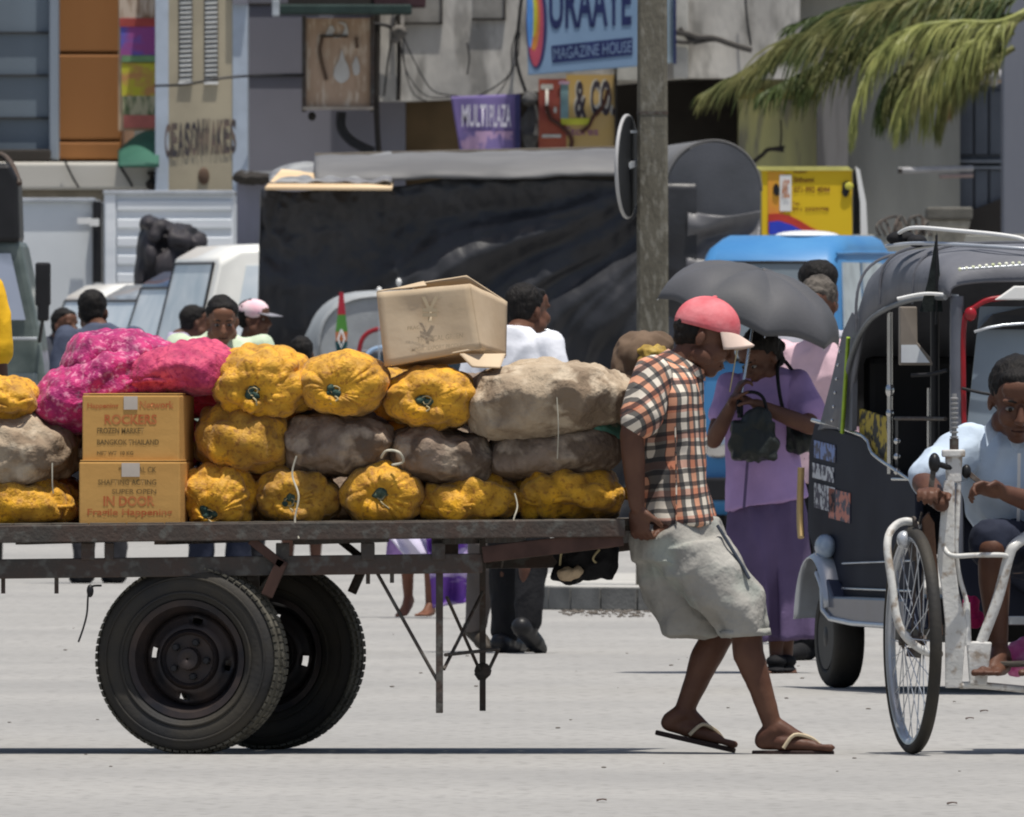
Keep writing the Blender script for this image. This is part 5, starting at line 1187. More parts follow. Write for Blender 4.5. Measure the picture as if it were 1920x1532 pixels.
# ---------------------------------------------------------------- hand-cranked tricycle and its rider
YQ=80.0; K=lambda x,y,dy=0:P(x,y,YQ+dy); th=R(11.5); hd_=Vector((math.sin(th),-math.cos(th),0)); axl=Vector((math.cos(th),math.sin(th),0))
T=Thing('hand_tricycle','white hand-cranked invalid tricycle with a large spoked front wheel','tricycle',(PX(1710,YQ),YQ,0))
M_wt=mat('chipped_white_paint',(.66,.65,.62),.4,c2=(.50,.50,.48),scale=9,c3=(.32,.27,.22),s3=26,bump=.2,coat=.2)
Rw=.378; wc=Vector((PX(1711,YQ),YQ,Rw)); g=MB(); g.ring(wc,axl,Rw-.019,.019,96,10,.021); wh=T.add('front_wheel',g,M_tyre,smooth=60)
g=MB(); nn=96; u=Vector((0,0,1)); w=axl.cross(u).normalized()
g.loft([[wc+axl*h+(u*math.cos(2*math.pi*j/nn)+w*math.sin(2*math.pi*j/nn))*r for j in range(nn)] for r,h in ((Rw-.032,-.017),(Rw-.045,-.015),(Rw-.052,-.006),(Rw-.052,.006),(Rw-.045,.015),(Rw-.032,.017),(Rw-.030,0),(Rw-.032,-.017))],caps=False); T.add('rim',g,M_silver,parent=wh,smooth=50)
g=MB(); g.tube([wc-axl*.045,wc+axl*.045],.017,12); g.lathe(wc,axl,[(.028,-.034),(.028,-.030)],16); g.lathe(wc,axl,[(.028,.030),(.028,.034)],16); T.add('hub',g,M_steel,parent=wh,smooth=50)
for i in range(32):
    t=2*math.pi*i/32; s_=1 if i%2 else -1; off_=.35*(1 if (i//2)%2 else -1)
    a=wc+axl*.03*s_+(u*math.cos(t+off_)+w*math.sin(t+off_))*.026; b_=wc+(u*math.cos(t)+w*math.sin(t))*(Rw-.05); g=MB(); g.tube([a,b_],.0018,4,caps=False); T.add('spoke',g,M_silver,parent=wh)
def tb(pts,r,nm='frame_tube',m=None,sub=8,**k): return T.add(nm,MB().curve(pts,r,12,sub),m or M_wt,smooth=60,**k)
# guard loop round the wheel
tb([K(1762,1226,.02),K(1735,1222,-.06),K(1700,1196,-.08),K(1682,1160,-.08),K(1672,1090,-.06),K(1664,1030,-.03),K(1668,1000,0),K(1684,982,.02),K(1705,978,.02),K(1724,990,.03)],.0135,'guard_loop')
# steering column: wide fork blades tapering
g=MB(); g.prism([K(1772,848,0),K(1805,848,0),K(1803,905,0),K(1774,905,0)],(0,.05,0)); T.add('column_clamp',g,M_wt,bevel=.006)
g=MB(); g.prism([K(1766,843,-.01),K(1810,843,-.01),K(1810,857,-.01),K(1766,857,-.01)],(0,.07,0)); T.add('clamp_cap',g,M_wt,bevel=.005)
g=MB(); g.loft([[K(a,y,dy),K(b_,y,dy),K(b_,y,dy+.035),K(a,y,dy+.035)] for y,a,b_,dy in ((900,1770,1790,.0),(980,1762,1790,.0),(1050,1757,1790,.0),(1110,1766,1798,0),(1170,1772,1812,0),(1290,1772,1803,.01))]); T.add('fork_blade',g,M_wt,bevel=.004)
tb([K(1798,905,.01),K(1795,980,.01),K(1793,1035,.01),K(1800,1085,.02),K(1812,1130,.02),K(1816,1200,.03)],.008)
tb([K(1770,1028,-.03),K(1785,1042,-.05),K(1830,1041,-.03),K(1880,1041,.0),K(1896,1048,.02)],.0085,'cross_tube')
tb([K(1990,960,.3),K(1925,1006,.08),K(1903,1022,.03),K(1892,1042,.02),K(1870,1125,.02),K(1838,1210,.02),K(1830,1240,.02)],.0185,'down_tube')
g=MB(); g.prism([K(1812,1202,.0),K(1860,1204,.0),K(1850,1286,.0),K(1818,1284,.0)],(0,.05,0)); T.add('foot_bracket',g,M_wt,bevel=.006)
tb([K(1800,1285,.03),K(1850,1286,.04),K(1990,1300,.12)],.012,'base_tube'); tb([K(1812,1130,.02),K(1815,1210,.01)],.012)
g=MB(); g.prism([K(1815,1242,.03),K(2020,1236,.03),K(2020,1248,.5),K(1830,1250,.5)],(0,0,-.015)); T.add('foot_board',g,M_wood,bevel=.003)
g=MB(); g.rect(1860,1155,2010,1172,YQ+.18,.02); T.add('seat_rail',g,M_silver,bevel=.003)
# threaded lever, crank, chain case
g=MB(); g.tube([K(1789,845,.02),K(1789,738,.02)],.009,10); 
for i in range(9): g.lathe(K(1789,748+i*9,.02),(0,0,1),[(.009,-.003),(.0145,-.001),(.0145,.003),(.009,.005)],12)
T.add('lever_grip',g,mat('ribbed_grip',(.30,.30,.30),.5),smooth=40); g=MB(); g.tube([K(1789,850,.02),K(1789,822,.02)],.016,10); T.add('lever_base',g,M_steel,smooth=50)
g=MB(); g.tube([K(1752,868,-.02),K(1806,885,.03)],.010,8); g.ell(K(1752,868,-.03),(.020,.03,.034)); g.ell(K(1812,884,.02),(.016,.02,.024)); T.add('crank_hub',g,M_blkplastic,smooth=60)
g=MB(); g.bar(K(1752,868,-.04),K(1743,935,-.05),.018,.010,up=(0,1,0)); g.bar(K(1812,884,.03),K(1850,915,-.02),.018,.010,up=(0,1,0)); T.add('crank_arm',g,M_steel,bevel=.002)
g=MB(); g.prism([K(1740,960,-.0),K(1752,980,-.0),K(1768,1190,-.0),K(1756,1215,-.0),K(1742,1180,-.0),K(1728,975,-.0)],(0,.03,0)); T.add('chain_case',g,mat('rust_brown',(.16,.085,.05),.7,c2=(.09,.05,.035),scale=8,bump=.4),bevel=.006)
g=MB(); g.lathe(K(1712,1010,.02),axl,[(.075,-.004),(.075,.004)],28); T.add('chain_ring',g,M_steel); g=MB(); g.ell(K(1695,1012,.0),(.025,.03,.030)); T.add('bell',g,M_silver,smooth=60)
for dx_ in (-.012,.012): tb([K(1735,960,.02)+Vector((dx_,0,0)),K(1728,1010,.02)+Vector((dx_,0,0)),K(1716,1200,.0)+Vector((dx_,0,0))],.004,'chain',M_steel)
g=MB(); g.bar(K(1700,1222,.0),K(1728,1226,0),.02,.03); T.add('axle_plate',g,M_steel,bevel=.003)
# rear: seat and two rear wheels beyond the right edge
g=MB(); g.box(K(2010,1050,.75),(.50,.46,.07)); g.box(K(2010,950,1.0),(.5,.06,.36)); T.add('seat',g,M_blkplastic,bevel=.02)
for x in (1985-130,2230):
    if x>1900:
        c=P(x,1200,YQ+.9); c.z=.33; g=MB(); g.ring(c,axl,.31,.019,64,8); rw_=T.add('rear_wheel',g,M_tyre,smooth=60); g=MB(); g.ring(c,axl,.285,.01,48,6); T.add('rim',g,M_silver,parent=rw_,smooth=60)
tb([K(2010,1290,.5),K(2240,1240,.9)],.014); tb([K(1990,1300,.12),K(2010,1290,.5),K(2010,1070,.75)],.014)
T=Thing('pink_bag','crumpled bright pink plastic bag on the tricycle\'s foot board','bag',K(1908,1260,.25)); B=MB(); B.ell(K(1912,1232,.25),(.05,.05,.05)); B.ell(K(1925,1215,.27),(.05,.05,.035)); B.ell(K(1905,1250,.25),(.035,.05,.03))
T.add('bag_body',remeshed(B,.006,1,wrinkle(.008,30,(1,1,1),2),T.off),mat('pink_plastic',(.62,.08,.30),.35,c2=(.72,.25,.45),scale=20))
T=Thing('magenta_cloth','small magenta cloth tucked under the rider\'s seat','cloth',K(1820,1170,.3)); B=MB(); B.ell(K(1820,1140,.3),(.03,.04,.045)); B.ell(K(1828,1160,.3),(.03,.04,.03)); T.add('cloth',remeshed(B,.006,1,wrinkle(.006,30,(1,1,1),2),T.off),mat('magenta_cloth',(.45,.02,.13),.8))
# rider
T=Thing('person','man in a pale blue shirt and dark shorts hand-cranking the tricycle, at the right edge','person',K(1960,1250,.7))
hc=K(1906,748,.22); hf=Vector((.12,-1,-.35)); B=MB(); head_prims(B,hc,hf,(0,0,1),1.12,neck=K(1922,815,.40))
muscle(B,[(K(1925,850,.42),.11),(K(1940,950,.5),.14),(K(1975,1020,.6),.15)])
arm_prims(B,K(1820,830,.38),K(1732,905,.20),K(1765,945,-.02),1.12); hand_prims(B,K(1752,935,.02),(-.2,-.8,.3),(0,-.2,-1),(1,0,.2),1.2,1.0)
arm_prims(B,K(2030,840,.4),K(1990,960,.1),K(1885,925,.0),1.12); hand_prims(B,K(1888,926,.0),(-1,-.1,.25),(0,-.6,-1),(0,-1,.5),1.1,1.05)
leg_prims(B,K(1960,1045,.6),K(1862,1030,.12),K(1872,1232,.14),1.05,.085,(0,1,0)); leg_prims(B,K(2020,1045,.6),K(1960,1035,.1),K(1950,1232,.14),1.05,.085,(0,1,0))
foot_prims(B,K(1876,1222,.12),(-.3,-1),1.05); foot_prims(B,K(1955,1222,.12),(-.2,-1),1.05)
T.add('body',remeshed(B,.006,3,None,T.off),M_skin); face_parts(T,hc,hf,(0,0,1),1.12); hair_part(T,hc,hf,(0,0,1),1.13,None,'short',.007,3)
M_bl=cloth((.56,.67,.80),'pale_blue_shirt'); B=MB()
def rr2(x,y,dy,rx,ry,sk=0): c=K(x,y,dy); return [c+Vector((math.cos(t)*rx,math.sin(t)*ry,math.cos(t)*rx*sk)) for t in [2*math.pi*j/32 for j in range(32)]]
B.loft([rr2(1922,792,.38,.075,.08),rr2(1922,812,.38,.15,.12),rr2(1926,840,.40,.225,.16),rr2(1934,900,.44,.235,.18),rr2(1944,960,.50,.235,.20),rr2(1955,1005,.54,.22,.20)])
B.caps(K(1824,832,.38),K(1748,893,.24),.078,.075); B.caps(K(2025,838,.4),K(2000,920,.2),.075,.075)
sh_=T.add('shirt',remeshed(B,.008,3,wrinkle(.010,9,(1,1,.8),8),T.off),M_bl)
g=MB(); g.add([K(1868,772,.26),K(1846,800,.22),K(1850,838,.20),K(1880,800,.24),K(1905,850,.215),K(1912,835,.22),K(1880,782,.30)],[(0,1,2,3),(0,3,4,5,6)]); T.add('collar',g,M_bl,parent=sh_,solid=.005)
g=MB(); g.prism([K(1908,850,.20),K(1914,850,.20),K(1912,985,.28),K(1906,985,.28)],(0,.004,0)); T.add('button_placket',g,M_white,parent=sh_)
B=MB(); B.caps(K(1965,1040,.6),K(1862,1020,.16),.105,.085); B.caps(K(2020,1040,.6),K(1962,1025,.16),.105,.085); B.ell(K(1985,1030,.6),(.19,.2,.10)); T.add('shorts',remeshed(B,.008,3,wrinkle(.008,10,(1,1,1),2),T.off),M_navy)
# ---------------------------------------------------------------- tarpaulin stall
YS2=184.5; G=lambda x,y,dy=0:P(x,y,YS2+dy)
T=Thing('market_stall','long stall shrouded in black plastic sheet with a grey roll-top roof','stall',G(830,1000,1.2))
M_tarp=mat('black_polythene',(.024,.025,.029),.42,c2=(.042,.043,.048),scale=1.6,bump=.35,bscale=9,bdist=.02,spec=.35)
def crease(x,z,seed=0):
    # diagonal drape folds fanning down from the top right corner, smaller crumples along the top left
    ax_,az_=1.55,2.9; r=math.hypot(x-ax_,z-az_); ph=math.atan2(az_-z,ax_-x)+.12*noise.noise(Vector((x*.8,z*.8,seed)))
    a=noise.noise(Vector((ph*5.5,r*.5,seed))); b_=noise.noise(Vector((ph*11,r*.9,seed+4)))
    return min(1,r/1.4)*(.085*a*1.6+.018*(1-2*abs(b_))+.03*noise.noise(Vector((x*1.4,z*2.2,seed+8)))+.005*(1-2.5*abs(noise.noise(Vector((x*6+z*1.2,z*.9,seed+12))))))
g=MB()
def sheet(u,v):
    x0=490+(-14)*v; x=x0+(1262-x0)*u; yt=352-22*u+ (8*math.sin(u*9)+5*math.sin(u*23))*(1-u*.6); y=yt+(1000-yt)*v
    p=G(x,y); w=1-math.exp(-v*10); sag=.10*math.sin(math.pi*min(1,u*1.1))*math.sin(math.pi*min(v*1.3,1))
    top=math.exp(-v*6)*(.07*noise.noise(Vector((u*22,v*18,3)))+.03*noise.noise(Vector((u*50,v*40,5))))*max(.45,1.4-1.6*u)
    return p+Vector((0,-crease(p.x,p.z)*1.5*w-top+sag*.5+.010*noise.noise(Vector((p.x*6,0,p.z*5))),0))
g.grid(220,150,sheet); T.add('front_sheet',g,M_tarp,smooth=80,solid=.006)
g=MB()
def endsh(u,v):
    p=G(490-14*v,352+648*v,2.6*u); return p+Vector((-.04*crease(u*3,p.z,5)*2,0,0))
g.grid(30,60,endsh); T.add('end_sheet',g,M_tarp,smooth=80,solid=.006)
# roof: grey sheet rising to a ridge
M_roofs=mat('grey_sheet_roof',(.17,.17,.17),.6,c2=(.12,.12,.122),scale=3,bump=.3,bscale=14,stretch=(.3,1,1))
g=MB()
def roof(u,v):
    x=590+u*640; yb=341-12*u; ytop=292-14*u; a=v*math.pi/2; return G(x,yb-(yb-ytop)*math.sin(a)+2*math.sin(u*14)*math.cos(a),-.12+1.1*(1-math.cos(a)))+Vector((0,.02*math.sin(u*30),.012*noise.noise(Vector((u*16,v*5,0)))))
g.grid(60,16,roof); T.add('roof_sheet',g,M_roofs,smooth=60,solid=.012)
g=MB()
def lflap(u,v):
    x=505+u*230; y=328-38*u**.5*v - (1-v)*(-14+0*u) -10*math.sin(u*8)*v*.4; return G(x,y,-.3+1.1*v)+Vector((0,0,.03*noise.noise(Vector((u*9,v*4,2)))))
g.grid(30,12,lflap); T.add('roof_flap',g,mat('roof_flap_sheet',(.32,.33,.33),.5,c2=(.15,.15,.16),scale=5),smooth=60,solid=.012)
g=MB(); g.pp([(497,356),(528,322),(700,338),(738,342),(735,356),(640,358)],YS2-.45,.02); 
M_ply=mat('raw_plywood',(.72,.56,.36),.7,c2=(.60,.44,.27),scale=3,stretch=(.4,1,5))
g=MB(); g.prism([G(497,356,-.45),G(735,357,-.45),G(738,341,.3),G(528,322,.3)],(0,0,.02)); T.add('plywood_awning',g,MATS['raw_plywood'])
T.add('ridge_pole',MB().tube([G(590,292,.9),G(1240,277,.9)],.02,8),M_wood)
# round hooped end on the right
g=MB(); n=40
def hoop(r,dy): return [G(1336+84*r*math.cos(t),355-90*r*math.sin(t),dy) for t in [math.pi*(-.08+1.16*j/(n-1)) for j in range(n)]]
def hoopfull(cx,rx,cy,ry,dy): return [G(cx+rx*math.cos(t),cy-ry*math.sin(t),dy) for t in [math.pi*(-.06+1.12*j/(n-1)) for j in range(n)]]
M_hoop=mat('grey_canvas',(.10,.105,.12),.7,c2=(.075,.08,.09),scale=3,bump=.2)
hp=hoopfull(1338,88,360,93,-.30); bot=[G(1250,700,-.3),G(1426,700,-.3)]
g=MB(); g.prism([hp[i] for i in range(n)]+[G(1254,470,-.3),G(1254,1000,-.3),G(1425,1000,-.3),G(1424,470,-.3)][:0]+[bot[0],bot[1]],(0,.02,0)); 
g=MB(); pts=[G(1338+88*math.cos(t),360-93*math.sin(t),-.3) for t in [math.pi*j/30 for j in range(31)]]; g.prism(pts+[G(1250,1000,-.3),G(1426,1000,-.3)],(0,.03,0)); T.add('end_canvas',g,M_hoop)
g=MB(); g.loft([[G(1338-8*i/3*0+90*math.cos(t)-(70*i/5),358-95*math.sin(t)+ (2*i),-.3+.28*i) for t in [math.pi*j/30 for j in range(31)]] for i in range(6)],closed=False,caps=False); T.add('hood_sheet',g,M_roofs,smooth=60,solid=.015)
g=MB(); g.grid(28,24,lambda u,v:G(1290+u*136+ -4*v,395+v*110+10*math.sin(math.pi*u)*(1-v),-.42)+Vector((0,-.05*math.sin(v*7+u*4+2*noise.noise(Vector((u*3,v*3,1)))),0))); T.add('hanging_sheet',g,mat('grey_plastic_sheet',(.16,.16,.165),.4,c2=(.10,.10,.11),scale=4),smooth=70,solid=.006)
g=MB(); g.grid(26,60,lambda u,v:G(1236+u*70,345+v*655,-.36)+Vector((0,-crease((u*.3),v*3,9)*1.2,0))); T.add('corner_sheet',g,M_tarp,smooth=80,solid=.006)

# concrete pole and the round sign on it
YPo=128; T=Thing('concrete_pole','weathered concrete lamp pole standing behind the loaded cart','pole',(PX(1224,YPo),YPo,0))
M_pole=mat('pole_concrete',(.145,.135,.108),.9,c2=(.095,.088,.07),scale=5,stretch=(1.5,1.5,.6),bump=.5,bscale=45,c3=(.18,.172,.145),s3=22)
sP=S(YPo); g=MB(); zt=PZ(-150,YPo)
hw=lambda z:(.090 - .0035*z)
def sec(z,k=1): 
    h=hw(z)*k; c=Vector((PX(1224+(z)*-.3,YPo),YPo,z)); return [c+Vector((a*h,b_*h,0)) for a,b_ in ((-1,-.8),(-.8,-1),(.8,-1),(1,-.8),(1,.8),(.8,1),(-.8,1),(-1,.8))]
g.loft([sec(zt*i/14) for i in range(15)]); T.add('shaft',g,M_pole,smooth=30)
g=MB(); g.loft([sec(PZ(215,YPo),1.03),sec(PZ(209,YPo),1.03)]); T.add('band',g,M_steel)
T2=Thing('round_sign','round metal sign disc seen almost edge-on, fixed to the left of the concrete pole','sign',P(1178,310,YPo))
c=P(1176,312,YPo-.05); dn=Vector((.975,-.22,0)).normalized(); g=MB(); Rs=95/sP
g.lathe(c,dn,[(Rs*.97,-.012),(Rs,-.008),(Rs,.008),(Rs*.97,.012)],48); T2.add('disc',g,mat('sign_back',(.022,.024,.027),.6,var=.3)); g=MB(); g.ring(c,dn,Rs,.010,64,8); T2.add('rim',g,mat('sign_rim',(.42,.42,.42),.4),smooth=60)
g=MB(); g.bar(c,P(1205,300,YPo),.04,.03); T2.add('bracket',g,M_silver); g=MB(); g.bar(P(1178,247,YPo),P(1205,247,YPo),.05,.015); T2.add('bracket',g,M_silver)

# ---------------------------------------------------------------- buildings along the back
YBd=238
M_bcon=mat('stained_concrete',(.56,.54,.50),.9,c2=(.38,.365,.34),scale=1.1,stretch=(1.8,1,.7),bump=.4,bscale=6,bdist=.03,c3=(.27,.26,.24),s3=2.4,detail=8)
M_dark=mat('dark_parts_painted_shade',(.045,.04,.036),.9,var=.4,scale=1.5); M_brownw=mat('brown_wall',(.30,.22,.13),.9,c2=(.11,.08,.05),scale=.9,detail=8)  # near-black tone: dark fittings, and shade painted onto the recess walls
M_yelw=mat('yellow_limewash',(.55,.53,.24),.9,c2=(.36,.35,.20),scale=.8,stretch=(3,1,.5),c3=(.22,.21,.17),s3=2.5)
M_greyw=mat('grey_plaster',(.34,.335,.30),.9,c2=(.22,.22,.20),scale=.9,stretch=(2,1,.5),bump=.2)
M_orange=mat('orange_cladding',(.36,.17,.06),.6,c2=(.31,.14,.05),scale=1,stretch=(1,1,.2)); M_bgrey=mat('blue_grey_cladding',(.20,.235,.28),.6,c2=(.24,.28,.33),scale=.5)
M_lilacg=mat('lilac_grey_cladding',(.20,.20,.235),.7,var=.15,scale=.7); M_beige=mat('beige_render',(.42,.37,.27),.85,c2=(.34,.30,.22),scale=2,bump=.15); M_paleb=mat('pale_blue_frame',(.42,.48,.56),.6,var=.12)
def R_(T,nm,x0,y0,x1,y1,Y,d,m,bevel=0.0,**k):
    g=MB(); g.rect(x0,y0,x1,y1,Y,d); return T.add(nm,g,m,bevel=bevel,**k)
# left: clad building with orange panels
T=Thing('office_building','modern building clad in blue-grey glass and orange panels at the far left','building',(PX(60,YBd),YBd+3,0))
R_(T,'wall',-900,-900,228,300,YBd+.6,8,M_orange)
for (a,b_) in ((-300,98),(102,262),(266,298)): R_(T,'orange_panel',108,a,226,b_,YBd+.5,.1,M_orange,.02)
for x0,x1 in ((-120,-12),(-8,92)): R_(T,'glass_panel',x0,-300,x1,288,YBd+.1,.2,mat('curtain_glass',(.10,.12,.14),.35,c2=(.20,.25,.30),scale=.4,stretch=(1,1,.2)) if 'curtain_glass' not in MATS else MATS['curtain_glass'],.01)
R_(T,'corner_frame',92,-300,110,300,YBd-.1,.8,M_bgrey,.02); R_(T,'window_ledge',-200,280,95,303,YBd-.3,.9,M_dark,.02)
for y in (60,140,220): R_(T,'mullion',-120,y,92,y+3,YBd+.06,.05,M_dark)
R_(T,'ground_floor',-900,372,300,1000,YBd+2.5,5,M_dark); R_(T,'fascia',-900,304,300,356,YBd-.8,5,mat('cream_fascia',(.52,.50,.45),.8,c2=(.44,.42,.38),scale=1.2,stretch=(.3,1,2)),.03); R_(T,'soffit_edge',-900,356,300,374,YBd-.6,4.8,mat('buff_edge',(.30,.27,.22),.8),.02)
for x in (60,80,200,250): pass
for pts in ([(120,298),(135,330),(148,352)],[(225,312),(240,335),(248,350)]):
    T.add('loose_cable',MB().curve([P(x,y,YBd-.85) for x,y in pts],.012,6),M_blkplastic,smooth=60)
# posters strip and the green awning
T=Thing('poster_board','tall strip of faded coloured posters between the orange wall and the louvred pillar','poster board',P(258,250,YBd-.2))
R_(T,'board',222,-120,296,245,YBd-.1,.12,mat('poster_backing',(.50,.38,.26),.8))
def pmat(n,a,b_,sc,st=(1,1,1)): return mat(n,a,.8,c2=b_,scale=sc,stretch=st,contrast=(.42,.58))
R_(T,'poster',224,-120,294,34,YBd-.13,.02,pmat('poster_pale',(.55,.45,.36),(.25,.16,.10),4,(3,1,.6)))
R_(T,'poster',226,50,294,112,YBd-.13,.02,pmat('poster_violet',(.30,.08,.26),(.12,.12,.45),5)); R_(T,'poster_border',224,34,296,50,YBd-.14,.03,mat('poster_red',(.42,.08,.07),.8))
R_(T,'poster_border',228,104,294,116,YBd-.14,.02,mat('poster_green',(.18,.32,.16),.8)); R_(T,'poster',228,118,294,180,YBd-.13,.02,pmat('poster_yellow',(.50,.46,.05),(.50,.25,.10),6))
R_(T,'poster',230,180,294,216,YBd-.13,.02,pmat('poster_grass',(.45,.42,.28),(.12,.16,.08),9,(2,1,.6))); R_(T,'poster_border',232,216,296,240,YBd-.14,.03,mat('poster_pink',(.55,.18,.15),.8))
T=Thing('awning','dark green quarter-round shop awning left of the louvred pillar','awning',P(262,310,YBd-.6))
g=MB(); g.grid(14,14,lambda u,v:P(222+ (1-math.cos(u*math.pi/2))*14*0+76*v+ (1-v)*0, 312-66*math.sin(u*math.pi/2)*(.35+.65*math.sin(min(1,v*1.1+.08)*math.pi/2)),YBd-1.3+1.0*u)); T.add('awning_cloth',g,mat('green_awning',(.025,.09,.065),.7,c2=(.04,.13,.09),scale=2),smooth=60,solid=.02)
T=Thing('scooter_rack','dark jumble of fittings on the ledge under the green awning','fitting',P(285,355,YBd-.85)); R_(T,'shelf',276,322,300,327,YBd-.9,.3,M_dark); R_(T,'shelf_leg',280,327,286,352,YBd-.9,.2,M_steel); B=MB(); B.ell(P(288,346,YBd-.9),(.08,.1,.06)); T.add('bundle',B,M_dark,smooth=60)
# louvred pillar building
T=Thing('louvred_building','beige and pale-blue pillar building with louvred vents and raised dark lettering','building',(PX(380,YBd),YBd+2,0))
YP_=YBd-1.2
R_(T,'render_wall',300,-300,440,1000,YP_+.1,3,M_beige); R_(T,'corner_pilaster',291,-300,316,1000,YP_+.088,3.1,M_paleb,.004); R_(T,'corner_pilaster',436,8,464,1000,YP_+.088,3.1,M_paleb,.004); R_(T,'corner_cap',436,-300,464,8,YP_+0.0,3.2,M_lilacg)
R_(T,'side_wall',464,-300,760,1000,YBd+.2,4,M_lilacg)
for y in (6,140): R_(T,'panel_joint',464,y,600,y+4,YBd+.18,.03,M_dark)
for x0 in (337,385):
    R_(T,'vent_recess',x0-2,-60,x0+24,156,YP_+.09,.02,mat('vent_dark',(.09,.09,.085),.8) if 'vent_dark' not in MATS else MATS['vent_dark'])
    for k in range(24):
        y=-60+k*9; g=MB(); g.prism([P(x0,y,YP_+.088),P(x0+22,y-1,YP_+.088),P(x0+22,y+3.6,YP_+.076),P(x0,y+4.6,YP_+.076)],(0,.012,.0)); T.add('louvre_slat',g,mat('slat_white',(.45,.46,.45),.6) if 'slat_white' not in MATS else MATS['slat_white'])
    R_(T,'vent_sill',x0-2,153,x0+24,158,YP_+.07,.03,M_white)
M_let=mat('dark_lettering',(.055,.05,.055),.6,c2=(.16,.12,.10),scale=6,contrast=(.45,.6))
for i,ch in enumerate('CEASONWAKES'):
    x=309+i*12.3; o=lettering(T,'letter',ch,x,232-i*.9-(4 if i in (5,6) else 0),x+11,296-i*.9,YP_+.086,M_let,offset=.03); 
g=MB(); g.ell(P(382,330,YP_+.09),(.055,.03,.085)); T.add('medallion',g,mat('medallion',(.13,.085,.06),.8),smooth=60)
T.add('cable',MB().curve([P(290,161,YP_-.2),P(350,158,YP_-.25),P(420,146,YP_-.2),P(500,141,YP_+.0),P(570,140,YP_+.3)],.012,6),M_blkplastic,smooth=60)
# grey gatepost
T=Thing('gatepost','lilac-grey gatepost with a dark ragged cap beside the stall','gatepost',(PX(478,220),220,0))
R_(T,'shaft',444,338,508,1000,220,.5,mat('lilac_plaster',(.22,.22,.27),.8,c2=(.17,.17,.20),scale=2,stretch=(2,1,.5)),.02)
B=MB(); B.ell(P(475,334,220),(.19,.25,.055)); B.ell(P(452,331,220),(.07,.2,.05)); T.add('cap',remeshed(B,.02,1,wrinkle(.02,9,(1,1,1),1),T.off),M_dark)
g=MB(); g.prism([P(452,322,219.9),P(530,320,219.9),P(520,332,219.9),P(456,330,219.9)],(0,.5,0)); T.add('cap_slab',g,mat('pale_slab',(.5,.5,.5),.8))
# old shop building
T=Thing('old_shop_building','old two-storey shop building with a stained concrete upper front over shaded shopfronts','building',(PX(1000,YBd),YBd+4,0))
YO=YBd-.4
g=MB(); g.prism([P(700,-600,YO),P(700,190,YO),P(760,190,YO),P(855,186,YO),P(1000,172,YO),P(1290,146,YO),P(1500,148,YO),P(1500,-600,YO)],(0,.8,0)); T.add('upper_wall',g,M_bcon)
R_(T,'upper_wall_right',1500,-600,2100,-24,YO+.1,.8,M_bcon)
g=MB(); g.prism([P(700,190,YO+.8),P(855,186,YO+.8),P(1290,146,YO+.8),P(1500,148,YO+.8),P(1500,140,YO+.8),P(700,180,YO+.8)],(0,2.6,0)); T.add('floor_slab',g,M_dark)
R_(T,'recess_wall',600,150,870,1000,YO+2.2,.4,M_brownw); R_(T,'recess_wall',870,130,1395,1000,YO+2.2,.4,M_dark)  # the darker wall carries the recess shade in its colour
R_(T,'yellow_wall',1385,150,1532,1000,YO+1.0,1.6,M_yelw); R_(T,'grey_pier',1532,-20,1590,1000,YO+.5,2,mat('streaked_pier',(.30,.28,.26),.9,c2=(.16,.15,.14),scale=1.4,stretch=(4,1,.3),contrast=(.42,.56))); R_(T,'grey_wall',1590,-20,1800,1000,YO+.8,1.6,M_greyw)
R_(T,'yellow_lintel',1380,168,1532,186,YO+.9,.3,mat('dark_yellow',(.30,.26,.09),.9,var=.3)); R_(T,'white_pilaster',1262,-300,1290,148,YO-.15,.3,mat('dirty_white',(.55,.54,.50),.8,var=.25),.01)  # lintel strip in a darker yellow than the wall
R_(T,'white_sill',1155,126,1195,150,YO-.1,.2,mat('dirty_white2',(.5,.5,.47),.8,var=.25)); 
# window outlines high on the wall
for x0,y0,x1,y1 in ((758,-60,830,46),(885,-60,948,38)):
    R_(T,'window_ledge',x0,y1-4,x1,y1,YO-.05,.06,M_dark); R_(T,'window_frame',x1-3,y0,x1,y1,YO-.04,.05,M_dark)
    g=MB(); g.rect(x0+2,y0,x1-3,y1-4,YO-.012,.02); T.add('window',g,mat('grimy_pane',(.27,.26,.24),.5,var=.3) if 'grimy_pane' not in MATS else MATS['grimy_pane'])
# rendered grey-brown cracks in relief: down pipes and wires
for pts,r in (([(706,-40),(708,60),(706,200),(710,285)],.028),([(745,-40),(748,90),(747,188)],.022)): T.add('down_pipe',MB().curve([P(x,y,YO-.08) for x,y in pts],r,8),M_dark,smooth=60)
rw=random.Random(9)
def wire(pts,r=.008,dy=-.1): T.add('cable',MB().curve([P(x,y,YO+dy) for x,y in pts],r,5),M_blkplastic,smooth=60)
wire([(752,60),(770,100),(790,140),(815,172),(860,180)],.007); wire([(752,90),(765,140),(800,180),(850,182)],.006); wire([(755,70),(760,130),(775,175),(800,190)],.006)
wire([(975,40),(960,90),(955,140),(900,178),(850,186)],.008); wire([(975,60),(970,110),(945,160),(930,180)],.006); wire([(980,-20),(972,50),(968,110),(985,170),(1000,200)],.018); wire([(876,80),(880,110),(876,140)],.008); wire([(742,30),(728,110),(720,180)],.010)
wire([(1396,-40),(1400,30),(1408,85)],.012); wire([(700,45),(730,50),(745,70),(760,55)],.02); wire([(640,210),(640,240),(660,265),(700,285)],.05)
g=MB(); g.ell(P(748,60,YO-.15),(.08,.08,.07)); g.ell(P(742,72,YO-.15),(.05,.06,.05)); T.add('junction_bundle',g,mat('dusty_bundle',(.16,.15,.14),.9),smooth=60)
